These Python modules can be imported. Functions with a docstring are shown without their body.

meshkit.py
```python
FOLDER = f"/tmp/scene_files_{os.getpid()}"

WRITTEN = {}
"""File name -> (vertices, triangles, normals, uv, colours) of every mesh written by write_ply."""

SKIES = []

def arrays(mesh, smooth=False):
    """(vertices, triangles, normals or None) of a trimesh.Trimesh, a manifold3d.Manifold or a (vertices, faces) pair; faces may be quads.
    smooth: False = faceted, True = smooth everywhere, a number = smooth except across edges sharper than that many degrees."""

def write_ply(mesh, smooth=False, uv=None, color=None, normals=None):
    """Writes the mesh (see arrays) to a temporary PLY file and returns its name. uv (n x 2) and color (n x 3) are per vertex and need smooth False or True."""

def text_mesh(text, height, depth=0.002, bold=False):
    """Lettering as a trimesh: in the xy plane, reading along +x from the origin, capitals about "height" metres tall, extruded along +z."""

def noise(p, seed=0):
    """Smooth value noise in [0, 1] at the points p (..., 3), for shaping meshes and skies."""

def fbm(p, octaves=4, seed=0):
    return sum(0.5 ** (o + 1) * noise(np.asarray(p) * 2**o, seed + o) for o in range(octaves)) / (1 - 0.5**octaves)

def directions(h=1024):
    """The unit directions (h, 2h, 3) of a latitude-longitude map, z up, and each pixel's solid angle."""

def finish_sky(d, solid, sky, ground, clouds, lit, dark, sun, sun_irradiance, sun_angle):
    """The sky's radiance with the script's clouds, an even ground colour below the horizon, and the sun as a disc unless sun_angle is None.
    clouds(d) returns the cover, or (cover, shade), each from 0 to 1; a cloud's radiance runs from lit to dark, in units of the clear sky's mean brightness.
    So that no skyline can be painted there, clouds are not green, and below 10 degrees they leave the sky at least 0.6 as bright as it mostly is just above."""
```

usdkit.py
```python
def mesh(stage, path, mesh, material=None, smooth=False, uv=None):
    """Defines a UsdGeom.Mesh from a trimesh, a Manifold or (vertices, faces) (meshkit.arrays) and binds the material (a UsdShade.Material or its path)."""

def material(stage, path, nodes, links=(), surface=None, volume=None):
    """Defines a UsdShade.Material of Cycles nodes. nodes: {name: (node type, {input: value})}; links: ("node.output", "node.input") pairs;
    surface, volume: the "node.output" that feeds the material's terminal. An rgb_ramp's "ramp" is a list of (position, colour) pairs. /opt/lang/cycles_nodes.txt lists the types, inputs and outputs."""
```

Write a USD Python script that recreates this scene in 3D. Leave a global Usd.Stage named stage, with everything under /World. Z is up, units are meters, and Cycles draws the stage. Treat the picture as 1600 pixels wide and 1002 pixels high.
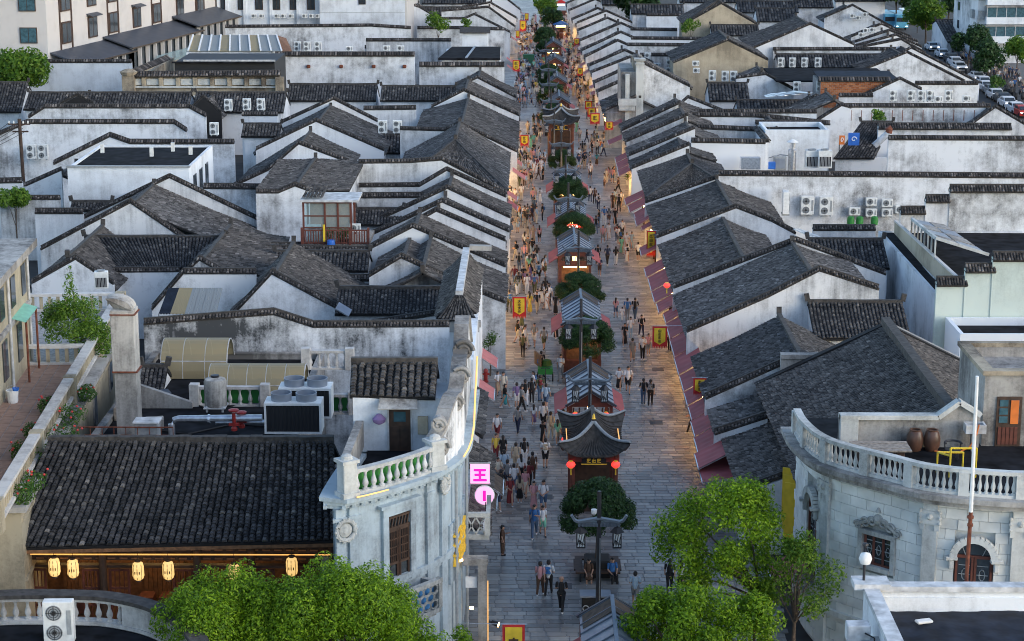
import math, random, numpy as np, trimesh, usdkit, meshkit
import manifold3d as m3
from shapely.geometry import Polygon
from pxr import Usd, UsdGeom, UsdLux, UsdShade, Gf, Sdf, Vt
stage = Usd.Stage.CreateInMemory()
UsdGeom.SetStageUpAxis(stage, 'Z'); UsdGeom.SetStageMetersPerUnit(stage, 1)
UsdGeom.Xform.Define(stage, '/World')
# ---------------------------------------------------------------- camera, sky, sun
F, H = 3100.0, 35.0
TILT = math.atan(741 / F); YAW = math.atan(32 * math.cos(TILT) / F)
cam = UsdGeom.Camera.Define(stage, '/World/camera')
cam.AddTranslateOp().Set((0, 0, H)); cam.AddRotateZOp().Set(math.degrees(YAW)); cam.AddRotateXOp().Set(90 - math.degrees(TILT))
cam.CreateHorizontalApertureAttr(36.0); cam.CreateVerticalApertureAttr(36.0 * 641 / 1024)
cam.CreateFocalLengthAttr(36.0 * F / 1600); cam.CreateClippingRangeAttr((0.5, 5000))
cam.CreateExposureAttr(0.85)
SUNV = np.array([0.88, -0.47, 0.0]); SUNV /= np.linalg.norm(SUNV); SUN_EL = math.radians(22)
SUN = np.array([SUNV[0] * math.cos(SUN_EL), SUNV[1] * math.cos(SUN_EL), math.sin(SUN_EL)])
usdkit.material(stage, '/World/Looks/sky', {
    's': ('sky_texture', {'sky_type': 'single_scattering', 'sun_disc': False, 'sun_elevation': SUN_EL, 'sun_rotation': math.atan2(SUN[0], SUN[1]), 'aerosol_density': 0.8, 'ozone_density': 1.5}),
    'b': ('background_shader', {'strength': 0.15})}, [('s.color', 'b.color')], surface='b.background')
dome = UsdLux.DomeLight.Define(stage, '/World/sky')
UsdShade.MaterialBindingAPI.Apply(dome.GetPrim()).Bind(UsdShade.Material.Get(stage, '/World/Looks/sky'))
dome.GetPrim().SetCustomDataByKey('kind', 'structure')
sun = UsdLux.DistantLight.Define(stage, '/World/sun')
sun.CreateNormalizeAttr(True); sun.CreateIntensityAttr(0.12); sun.CreateAngleAttr(45); sun.CreateColorAttr((1.0, 0.97, 0.94))
sun.AddRotateZOp().Set(math.degrees(math.atan2(SUN[0], -SUN[1]))); sun.AddRotateXOp().Set(90 - math.degrees(SUN_EL))

# ---------------------------------------------------------------- measuring: photograph pixel (1600 x 1002) -> point of the place
def ray(px, py):
    x, y = (px - 800) / F, -(py - 501) / F
    d = np.array([x, math.cos(TILT) + y * math.sin(TILT), -math.sin(TILT) + y * math.cos(TILT)])
    c, s = math.cos(YAW), math.sin(YAW)
    return np.array([c * d[0] - s * d[1], s * d[0] + c * d[1], d[2]])
CAM = np.array([0, 0, H])
def atZ(px, py, z): d = ray(px, py); return CAM + d * (z - H) / d[2]
def atY(px, py, y): d = ray(px, py); return CAM + d * y / d[1]
def atX(px, py, x): d = ray(px, py); return CAM + d * x / d[0]
def V(*a): return np.array(a, float)

# ---------------------------------------------------------------- materials
MAT = {}; ISL = set()
def mat(name, nodes, links, surface='p.BSDF'):
    MAT[name] = usdkit.material(stage, '/World/Looks/' + name, nodes, links, surface=surface); return name
def plain(name, c, rough=0.6, metal=0.0, var=0.12, scale=3.0, bump=0.0, emit=None, spec=0.5, alpha=None):
    """a colour with soft mottling in world space"""
    c = np.array(c, float)
    n = {'g': ('geometry', {}), 'n': ('noise_texture', {'scale': scale, 'detail': 4.0}),
         'r': ('rgb_ramp', {'ramp': [(0.25, tuple(c * (1 - var * 1.6))), (0.5, tuple(c)), (0.75, tuple(np.minimum(c * (1 + var * 1.4), 0.95)))]}),
         'p': ('principled_bsdf', {'roughness': rough, 'metallic': metal, 'specular_ior_level': spec})}
    l = [('g.position', 'n.vector'), ('n.fac', 'r.fac'), ('r.color', 'p.base_color')]
    if emit: n['p'][1].update({'emission_color': tuple(emit[:3]), 'emission_strength': emit[3]})
    if bump:
        n['b'] = ('bump', {'strength': 0.5, 'distance': bump}); l += [('n.fac', 'b.height'), ('b.normal', 'p.normal')]
    return mat(name, n, l)
def islands(name, stops, rough=0.8, nscale=2.0, namt=0.35, spec=0.3, nlo=0.55):
    """colour varies from piece to piece (every loose tile, stone or leaf) and slowly over the surface"""
    ISL.add(name); n = {'i': ('attribute', {'attribute': 'piece'}), 'g': ('geometry', {}), 'r': ('rgb_ramp', {'ramp': stops}), 'n': ('noise_texture', {'scale': nscale, 'detail': 5.0}),
         'm': ('map_range', {'from_min': 0.3, 'from_max': 0.7, 'to_min': nlo, 'to_max': 1.25}), 'c': ('combine_color', {}),
         'x': ('mix', {'mix_type': 'multiply', 'fac': namt}), 'p': ('principled_bsdf', {'roughness': rough, 'specular_ior_level': spec})}
    l = [('i.fac', 'r.fac'), ('g.position', 'n.vector'), ('n.fac', 'm.value'), ('m.result', 'c.r'), ('m.result', 'c.g'), ('m.result', 'c.b'),
         ('r.color', 'x.color1'), ('c.color', 'x.color2'), ('x.color', 'p.base_color')]
    return mat(name, n, l)
def plaster(name, clean, dirt, amount, streak=0.5, scale=0.45, warm=None):
    """lime plaster: blotches of grime, fine speckle and vertical rain streaks"""
    clean, dirt = np.array(clean), np.array(dirt)
    n = {'g': ('geometry', {}),
         'big': ('noise_texture', {'scale': scale, 'detail': 9.0, 'roughness': 0.68}),
         'mp': ('mapping', {'scale': (1.9, 1.9, 0.16)}), 'st': ('noise_texture', {'scale': 1.3, 'detail': 6.0, 'roughness': 0.65}),
         'fine': ('noise_texture', {'scale': 9.0, 'detail': 6.0, 'roughness': 0.7}), 'pa': ('noise_texture', {'scale': 0.13, 'detail': 3.0}), 'pm': ('math', {'math_type': 'multiply_add', 'value2': .95, 'value3': -.475}), 'ps': ('math', {'math_type': 'add'}),
         'a': ('math', {'math_type': 'multiply', 'value2': streak}), 'b': ('math', {'math_type': 'add'}),
         'c': ('math', {'math_type': 'multiply_add', 'value2': 0.35}),
         'k': ('map_range', {'from_min': 0.74 + 0.5 * streak - amount * 0.32 - 0.05, 'from_max': 0.95 + 0.5 * streak - amount * 0.32 + 0.12, 'to_min': 0.0, 'to_max': 1.0, 'clamp': True}),
         'r': ('rgb_ramp', {'ramp': [(0, tuple(clean)), (0.35, tuple(clean * 0.72 + dirt * 0.28)), (0.7, tuple(clean * 0.35 + dirt * 0.65)), (1, tuple(dirt))]}),
         'bu': ('bump', {'strength': 0.35, 'distance': 0.02}),
         'p': ('principled_bsdf', {'roughness': 0.9, 'specular_ior_level': 0.2})}
    l = [('g.position', 'big.vector'), ('g.position', 'mp.vector'), ('mp.vector', 'st.vector'), ('g.position', 'fine.vector'), ('st.fac', 'a.value1'), ('a.value', 'b.value1'),
         ('g.position', 'pa.vector'), ('pa.fac', 'pm.value1'), ('pm.value', 'ps.value1'), ('big.fac', 'ps.value2'), ('ps.value', 'b.value2'), ('fine.fac', 'c.value1'), ('b.value', 'c.value3'), ('c.value', 'k.value'), ('k.result', 'r.fac'), ('r.color', 'p.base_color'),
         ('fine.fac', 'bu.height'), ('bu.normal', 'p.normal')]
    return mat(name, n, l)
plaster('plaster', (.74, .755, .77), (.28, .29, .30), 0.36, 0.4)
plaster('plaster_aged', (.74, .76, .77), (.22, .22, .22), 0.42, 0.35, 0.9); plaster('plaster_fresh', (.75, .77, .79), (.34, .35, .37), 0.22, 0.5, 0.25); plaster('plaster_streaked', (.71, .725, .735), (.24, .245, .25), 0.4, 0.7, 0.35)
plaster('plaster_clean', (.74, .78, .82), (.45, .47, .49), 0.25, 0.4)
plaster('plaster_worn', (.77, .79, .81), (.22, .222, .225), 0.42, 0.4, 0.6)
plaster('plaster_grimy', (.78, .80, .82), (.07, .075, .08), 0.72, 0.55, 0.7)
plaster('plaster_green', (.60, .68, .62), (.36, .42, .38), 0.4, 0.4, 0.3)
plaster('concrete', (.40, .39, .37), (.13, .125, .12), 0.7, 0.6, 0.5)
plaster('stone_grey', (.56, .575, .56), (.20, .21, .205), 0.4, 0.4, 0.5)
plaster('stucco_blue', (.39, .47, .52), (.16, .18, .195), 0.28, 0.6, 0.6)
plaster('stone_yellow', (.44, .385, .28), (.16, .14, .10), 0.55, 0.5, 0.5)
plaster('stone_tan', (.42, .36, .27), (.12, .10, .08), 0.65, 0.4, 0.7)
plaster('beige', (.50, .43, .32), (.24, .205, .15), 0.5, 0.4, 0.3)
plaster('cream_wall', (.60, .57, .54), (.5, .47, .44), 0.25, 0.3)
plaster('rail_white', (.56, .55, .53), (.25, .24, .23), 0.55, 0.5, 1.1)
plaster('metal_old', (.52, .50, .46), (.16, .15, .14), 0.5, 0.9, 0.5)
islands('tile', [(0, (0.026, 0.026, 0.028)), (.35, (0.052, 0.051, 0.053)), (.65, (0.075, 0.073, 0.074)), (.9, (0.103, 0.099, 0.097)), (.98, (0.148, 0.140, 0.131)), (1, (0.245, 0.225, 0.204))], 0.75, 0.5, 0.6)
islands('tile_brown', [(0, (0.038, 0.035, 0.034)), (.35, (0.079, 0.072, 0.067)), (.65, (0.113, 0.102, 0.095)), (.92, (0.143, 0.131, 0.120)), (.985, (0.192, 0.174, 0.158)), (1, (0.282, 0.253, 0.227))], 0.85, 0.4, 0.55)
for n_, k_, w_ in (('tile_warm', 1.4, 1.08), ('tile_cool', 1.1, 1.0), ('tile_pale', 1.65, 1.04)): islands(n_, [(p_, (c_ * k_ * w_, c_ * k_ * .97, c_ * k_ * .96 / w_)) for p_, c_ in ((0, .028), (.35, .06), (.65, .086), (.92, .112), (.985, .155), (1, .22))], 0.85, 0.4, 0.6)
islands('tile_dark', [(0, (0.021, 0.022, 0.023)), (.5, (0.050, 0.049, 0.051)), (.9, (0.081, 0.078, 0.079)), (.98, (0.113, 0.107, 0.100)), (1, (0.190, 0.178, 0.162))], 0.7, 0.6, 0.6)
islands('coping_tile', [(0, (0.028, 0.026, 0.025)), (.5, (0.076, 0.068, 0.064)), (.85, (0.138, 0.121, 0.113)), (1, (0.275, 0.243, 0.218))], 0.8, 0.8, 0.5)
islands('brick', [(0, (.26, .085, .035)), (.5, (.36, .13, .055)), (1, (.46, .2, .095))], 0.9, 3, 0.4)
plain('under_tile', (.012, .012, .013), 0.9, bump=0.02)
plain('ridge_dark', (.05, .046, .043), 0.85, var=0.4, scale=4, bump=0.02)
plain('ridge_brown', (.085, .062, .045), 0.85, var=0.3, scale=4)
plain('mortar', (.30, .29, .28), 0.9, var=.3, scale=5)
plain('ground_dirt', (.035, .034, .033), 0.9, var=.4, scale=.6)
plain('asphalt', (.05, .05, .052), 0.8, var=.2, scale=1)
plain('felt', (.013, .014, .017), 0.95, var=.6, scale=1.2, bump=0.03, spec=.12)
plain('felt_blue', (.012, .017, .028), 0.7, spec=.25, var=.5, scale=1.5, bump=0.05)
plain('roof_metal', (.27, .30, .345), 0.45, 0.35, var=.12, scale=1.5)
plain('roof_metal_dark', (.055, .062, .078), 0.5, 0.3, var=.15, scale=1.0)
plain('steel', (.62, .63, .65), 0.28, 0.9, var=.2, scale=5)
plain('ac_white', (.72, .73, .71), 0.5, var=.1, scale=4)
plain('ac_grey', (.30, .32, .33), 0.6, var=.15, scale=5)
plain('black', (.012, .012, .013), 0.6)
plain('dark_iron', (.022, .023, .028), 0.45, 0.2)
plain('iron_blue', (.10, .13, .17), 0.45, 0.3)
plain('rust', (.16, .045, .022), 0.8, var=.4, scale=6)
plain('white_paint', (.80, .80, .78), 0.45, var=.08)
plain('white_old', (.48, .49, .50), 0.7, var=.28, scale=2.5)
plain('wood_dark', (.050, .026, .016), 0.6, var=.35, scale=4)
plain('wood_red', (.115, .034, .022), 0.55, var=.25, scale=4)
plain('wood_mid', (.21, .10, .045), 0.6, var=.3, scale=5)
plain('wood_grey', (.28, .24, .20), 0.8, var=.35, scale=6)
plain('red_enamel', (.28, .025, .02), 0.4)
plain('red_cloth', (.50, .025, .025), 0.8)
plain('yellow_cloth', (.72, .50, .035), 0.8, var=.1)
plain('mauve', (.33, .08, .085), 0.75, var=.12, scale=1.2)
plain('pink', (.48, .17, .16), 0.8, var=.12, scale=1.2)
plain('gold', (.80, .50, .06), 0.4, 0.3, emit=(1, .6, .05, .06))
plain('yellow_paint', (.72, .50, .03), 0.5)
plain('green_plastic', (.025, .20, .035), 0.5)
plain('green_sheet', (.20, .48, .36), 0.5)
plain('green_box', (.015, .10, .05), 0.6)
plain('blue_plastic', (.03, .14, .50), 0.4)
plain('ceramic_brown', (.085, .042, .028), 0.35, var=.3)
plain('terracotta', (.30, .19, .14), 0.8, var=.15, scale=3)
plain('skin', (.46, .27, .19), 0.6, var=.05)
plain('hair', (.012, .010, .010), 0.5)
plain('trunk', (.085, .062, .045), 0.9, var=.35, scale=8, bump=0.03)
plain('flower_red', (.62, .06, .05), 0.6)
plain('car_white', (.72, .73, .75), 0.25); plain('car_dark', (.03, .032, .036), 0.25); plain('car_silver', (.35, .37, .39), 0.25, .4); plain('car_red', (.4, .03, .02), .25); plain('bus_blue', (.10, .34, .50), 0.35)
plain('tyre', (.012, .012, .012), 0.9); plain('orange_cloth', (.65, .17, .03), .8)
plain('window_dark', (.025, .032, .038), 0.08, var=.2, spec=.8)
plain('window_blue', (.045, .10, .125), 0.08, var=.3, spec=.8)
plain('glow_warm', (.8, .6, .3), emit=(1.0, .60, .2, 5.0)); plain('glow_shop', (.8, .6, .3), emit=(1.0, .58, .2, 9.5)); plain('glow_soft', (.8, .6, .3), emit=(1.0, .60, .20, 1.0)); plain('glow_strip', (.8, .5, .2), emit=(1.0, .46, .10, .55))
plain('glow_white', (.8, .8, .8), emit=(1, .93, .85, 2)); plain('glow_pink', (.8, .3, .6), emit=(1, .45, .72, .6)); plain('glow_magenta', (.6, .0, .3), emit=(.95, .01, .36, .55)); plain('glow_red', (.7, .1, .08), emit=(1, .045, .03, .75))
plain('glow_lantern', (.8, .6, .3), emit=(1, .60, .18, .5)); plain('glow_redsign', (.8, .1, .05), emit=(1, .07, .04, 1.0))
plain('glow_interior', (.5, .3, .12), var=.6, scale=1.8, emit=(1.0, .46, .11, .5))
plain('pot_blue', (.05, .2, .45), .5)
islands('paving', [(0, (.13, .13, .13)), (.15, (.19, .188, .185)), (.6, (.265, .255, .24)), (.85, (.35, .338, .315)), (.94, (.17, .15, .14)), (1, (.22, .19, .175))], 0.4, 0.3, 0.95, spec=0.5, nlo=.6)
islands('paving_dark', [(0, (.075, .075, .08)), (1, (.12, .12, .125))], 0.45, 0.5, 0.5, spec=0.55)
islands('ashlar', [(0, (.56, .575, .56)), (1, (.64, .655, .635))], 0.85, 1.2, 0.7, nlo=.75)
def leaf(name, stops, trans=0.3):
    ISL.add(name); n = {'g': ('attribute', {'attribute': 'piece'}), 'r': ('rgb_ramp', {'ramp': stops}), 'd': ('principled_bsdf', {'roughness': 0.5, 'specular_ior_level': 0.35}), 't': ('translucent_bsdf', {}), 'm': ('mix_closure', {'fac': trans})}
    return mat(name, n, [('g.fac', 'r.fac'), ('r.color', 'd.base_color'), ('r.color', 't.color'), ('d.BSDF', 'm.closure1'), ('t.BSDF', 'm.closure2')], 'm.closure')
leaf('leaf_bright', [(0, (.045, .105, .005)), (.5, (.13, .255, .009)), (1, (.30, .46, .02))], .4)
leaf('leaf_mid', [(0, (.04, .10, .01)), (.5, (.09, .19, .018)), (1, (.2, .31, .035))], .4)
leaf('leaf_dark', [(0, (.010, .03, .008)), (.6, (.022, .06, .014)), (1, (.05, .11, .024))], .2)
leaf('leaf_planter', [(0, (.03, .08, .012)), (.6, (.055, .13, .02)), (1, (.1, .17, .03))])
def glassy(name, tint, tfac):
    mat(name, {'t': ('transparent_bsdf', {'color': tint}), 'p': ('principled_bsdf', {'base_color': tuple(np.array(tint) * .8), 'roughness': .25}), 'm': ('mix_closure', {'fac': tfac})},
        [('t.BSDF', 'm.closure1'), ('p.BSDF', 'm.closure2')], 'm.closure')
glassy('polycarbonate', (.56, .48, .30), .5); glassy('glass_pane', (.7, .8, .82), .14); glassy('polycarbonate_grey', (.36, .38, .37), .8)
CLOTH = {'white': (.70, .71, .73), 'black': (.013, .013, .015), 'grey': (.20, .21, .22), 'navy': (.02, .03, .07), 'pale blue': (.34, .47, .60), 'blue': (.04, .15, .38), 'beige': (.45, .37, .27),
         'pink': (.58, .30, .32), 'dark red': (.17, .025, .03), 'mint green': (.20, .52, .38), 'brown': (.10, .055, .035), 'olive': (.10, .11, .05), 'cream': (.62, .57, .47), 'purple': (.20, .14, .30), 'denim': (.06, .11, .20), 'yellow': (.62, .45, .07), 'orange': (.65, .2, .04), 'teal': (.05, .30, .34)}
for k, c in CLOTH.items(): plain('cloth_' + k.replace(' ', '_'), c, .85, var=.08, scale=6)

# ---------------------------------------------------------------- objects
USED = {}
def numbered(parent, name):
    k = (parent, name); USED[k] = USED.get(k, -1) + 1
    return name if USED[k] == 0 else '%s_%03d' % (name, USED[k])
def data(prim, **kw):
    for k, v in kw.items():
        if v is not None: prim.SetCustomDataByKey(k, v)
class MB:
    """collects shapes into one mesh"""
    def __init__(s): s.v, s.f, s.n = [], [], 0
    def add(s, v, f):
        v = np.asarray(v, float).reshape(-1, 3); f = np.asarray(f, int)
        if len(v) == 0 or len(f) == 0: return s
        if f.shape[1] == 4: f = np.vstack([f[:, [0, 1, 2]], f[:, [0, 2, 3]]])
        s.v.append(v); s.f.append(f + s.n); s.n += len(v); return s
    def tm(s, m): return s.add(m.vertices, m.faces)
    def arrays(s): return (np.vstack(s.v), np.vstack(s.f)) if s.v else (np.zeros((0, 3)), np.zeros((0, 3), int))
    def box(s, c, size, rz=0.0, bev=0.0):
        c, h = np.asarray(c, float), np.asarray(size, float) / 2
        if bev and min(h) > bev * 1.2:
            g = [(-1 if i & 1 else 1, -1 if i & 2 else 1, -1 if i & 4 else 1) for i in range(8)]; q = []
            for a in g:
                for k in range(3):
                    w = h - bev; w = w.copy(); w[k] = h[k]; q.append(np.array(a) * w)
            m = trimesh.convex.convex_hull(np.array(q)); v, f = np.array(m.vertices), np.array(m.faces)
        else:
            v = np.array([(x, y, z) for z in (-1, 1) for y in (-1, 1) for x in (-1, 1)], float) * h
            f = np.array([(0, 2, 3, 1), (4, 5, 7, 6), (0, 1, 5, 4), (2, 6, 7, 3), (0, 4, 6, 2), (1, 3, 7, 5)])
        if rz: cs, sn = math.cos(rz), math.sin(rz); v = v @ np.array([[cs, sn, 0], [-sn, cs, 0], [0, 0, 1]])
        return s.add(v + c, f)
    def bb(s, x0, x1, y0, y1, z0, z1): return s.box(((x0 + x1) / 2, (y0 + y1) / 2, (z0 + z1) / 2), (abs(x1 - x0), abs(y1 - y0), abs(z1 - z0)))
    def bar(s, p, q, w, h=None, up=(0, 0, 1)):
        p, q = np.asarray(p, float), np.asarray(q, float); h = h or w
        t = q - p; L = np.linalg.norm(t); t = t / max(L, 1e-9)
        up = np.asarray(up, float)
        if abs(t @ up) > .97: up = np.array([1., 0, 0])
        a = np.cross(t, up); a /= np.linalg.norm(a); b = np.cross(a, t)
        v = [e + i * a * w / 2 + j * b * h / 2 for e in (p, q) for i, j in ((-1, -1), (1, -1), (1, 1), (-1, 1))]
        return s.add(v, [(0, 1, 2, 3), (7, 6, 5, 4), (0, 4, 5, 1), (1, 5, 6, 2), (2, 6, 7, 3), (3, 7, 4, 0)])
    def tube(s, pts, r, n=8, cap=True):
        p = np.asarray(pts, float); r = np.broadcast_to(np.asarray(r, float), (len(p),)); t = np.gradient(p, axis=0); t /= np.linalg.norm(t, axis=1)[:, None] + 1e-12
        a = np.cross(t, np.where(np.abs(t[:, 2:]) < .9, [[0, 0, 1.]], [[1., 0, 0]])); a /= np.linalg.norm(a, axis=1)[:, None] + 1e-12; b = np.cross(t, a)
        th = np.arange(n) * 2 * math.pi / n
        v = p[:, None] + r[:, None, None] * (np.cos(th)[None, :, None] * a[:, None] + np.sin(th)[None, :, None] * b[:, None])
        k = len(p); f = [(i * n + j, i * n + (j + 1) % n, (i + 1) * n + (j + 1) % n, (i + 1) * n + j) for i in range(k - 1) for j in range(n)]
        f = [t3 for q in f for t3 in ((q[0], q[1], q[2]), (q[0], q[2], q[3]))]
        if cap: f += [(0, j + 1, j) for j in range(1, n - 1)] + [((k - 1) * n, (k - 1) * n + j, (k - 1) * n + j + 1) for j in range(1, n - 1)]
        return s.add(v.reshape(-1, 3), f)
    def lathe(s, prof, c, n=12):
        """profile of (radius, z) turned about the vertical through c"""
        pr = np.asarray(prof, float); th = np.arange(n) * 2 * math.pi / n
        v = np.stack([pr[:, None, 0] * np.cos(th), pr[:, None, 0] * np.sin(th), np.broadcast_to(pr[:, None, 1], (len(pr), n))], -1).reshape(-1, 3) + np.asarray(c, float)
        k = len(pr); f = [(i * n + j, i * n + (j + 1) % n, (i + 1) * n + (j + 1) % n, (i + 1) * n + j) for i in range(k - 1) for j in range(n)]
        return s.add(v, f)
    def prism(s, poly, a, b):
        """closed outline (list of 3D points, planar) swept from offset a to offset b (3D vectors)"""
        P = np.asarray(poly, float); n = len(P); e1 = P[1] - P[0]; e1 /= np.linalg.norm(e1); nn = np.zeros(3)
        for i in range(n): nn += np.cross(P[i] - P[0], P[(i + 1) % n] - P[0])
        nn /= np.linalg.norm(nn); e2 = np.cross(nn, e1)
        P2 = np.c_[(P - P[0]) @ e1, (P - P[0]) @ e2]
        tri = tri2(P2)
        a, b = np.asarray(a, float), np.asarray(b, float)
        v = np.vstack([P + a, P + b]); fl = (np.array(tri) + 0)
        f = [tuple(t) for t in fl] + [(t[0] + n, t[2] + n, t[1] + n) for t in fl]
        for i in range(n):
            j = (i + 1) % n; f += [(i, i + n, j + n), (i, j + n, j)]
        return s.add(v, f)
    def slab(s, a, b, c, d, t):
        """four corners, thickness t downwards along the normal"""
        q = np.array([a, b, c, d], float); nn = np.cross(q[2] - q[0], q[3] - q[1]); nn /= np.linalg.norm(nn)
        if nn[2] < 0: nn = -nn
        v = np.vstack([q, q - nn * t]); return s.add(v, [(0, 1, 2, 3), (7, 6, 5, 4), (0, 4, 5, 1), (1, 5, 6, 2), (2, 6, 7, 3), (3, 7, 4, 0)])
    def quad(s, a, b, c, d): return s.add([a, b, c, d], [(0, 1, 2, 3)])
def tri2(P2):
    poly = Polygon(P2); v, f = trimesh.creation.triangulate_polygon(poly, engine='earcut')
    idx = [int(np.argmin(((P2 - p) ** 2).sum(1))) for p in v]
    out = []
    for t in f:
        a, b, c = (idx[i] for i in t)
        if len({a, b, c}) < 3: continue
        out.append((a, b, c))
    return out
def lay(p, v, f, m, smooth):
    M_ = usdkit.mesh(stage, p, (v, f), MAT[m], smooth=smooth)
    if m in ISL:                                                     # every loose piece gets a number of its own
        from scipy.sparse import coo_matrix; from scipy.sparse.csgraph import connected_components as cc
        f = np.asarray(f); k, lab = cc(coo_matrix((np.ones(2 * len(f)), (np.r_[f[:, 0], f[:, 0]], np.r_[f[:, 1], f[:, 2]])), shape=(len(v), len(v))), False)
        r = np.random.default_rng(sum(map(ord, p)) + len(v)).random(k)
        UsdGeom.PrimvarsAPI(M_).CreatePrimvar('piece', Sdf.ValueTypeNames.FloatArray, 'vertex').Set(Vt.FloatArray.FromNumpy(r[lab].astype(np.float32)))
    return M_.GetPrim()
class Thing:
    def __init__(s, name, label, cat, loc=(0, 0, 0), group=None, kind=None):
        s.loc = np.asarray(loc, float); s.path = '/World/' + numbered('/World', name)
        x = UsdGeom.Xform.Define(stage, s.path); x.AddTranslateOp().Set(Gf.Vec3d(*map(float, s.loc))); s.prim = x.GetPrim()
        data(s.prim, label=label, category=cat, group=group, kind=kind)
    def part(s, name, mb, m, parent=None, label=None, kind=None, smooth=False):
        v, f = mb.arrays() if isinstance(mb, MB) else mb
        if len(f) == 0: return None
        base = parent or s.path; p = base + '/' + numbered(base, name)
        prim = lay(p, v - s.loc, f, m, False if m in ISL else smooth); data(prim, label=label, kind=kind)
        return p
def single(name, label, cat, mb, m, group=None, kind=None, smooth=False):
    p = '/World/' + numbered('/World', name); v, f = mb.arrays() if isinstance(mb, MB) else mb
    prim = lay(p, v, f, m, False if m in ISL else smooth); data(prim, label=label, category=cat, group=group, kind=kind); return p
def structure(name, mb, m, smooth=False): return single(name, None, None, mb, m, kind='structure', smooth=smooth)
def copy_of(path, name, label, cat, loc, rz=0.0, group=None, scale=None):
    p = '/World/' + numbered('/World', name); x = UsdGeom.Xform.Define(stage, p)
    x.AddTranslateOp().Set(Gf.Vec3d(*map(float, loc))); x.AddRotateZOp().Set(math.degrees(rz))
    if scale is not None: x.AddScaleOp().Set(Gf.Vec3f(*map(float, np.broadcast_to(scale, (3,)))))
    x.GetPrim().GetReferences().AddInternalReference(path); x.GetPrim().SetInstanceable(True)
    data(x.GetPrim(), label=label, category=cat, group=group); return x.GetPrim()
class Proto(Thing):
    """a class prim that copies refer to"""
    def __init__(s, name):
        s.loc = np.zeros(3); s.path = '/World/Kinds/' + name
        if not stage.GetPrimAtPath('/World/Kinds'): stage.CreateClassPrim('/World/Kinds')
        s.prim = UsdGeom.Xform.Define(stage, s.path).GetPrim()

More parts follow.
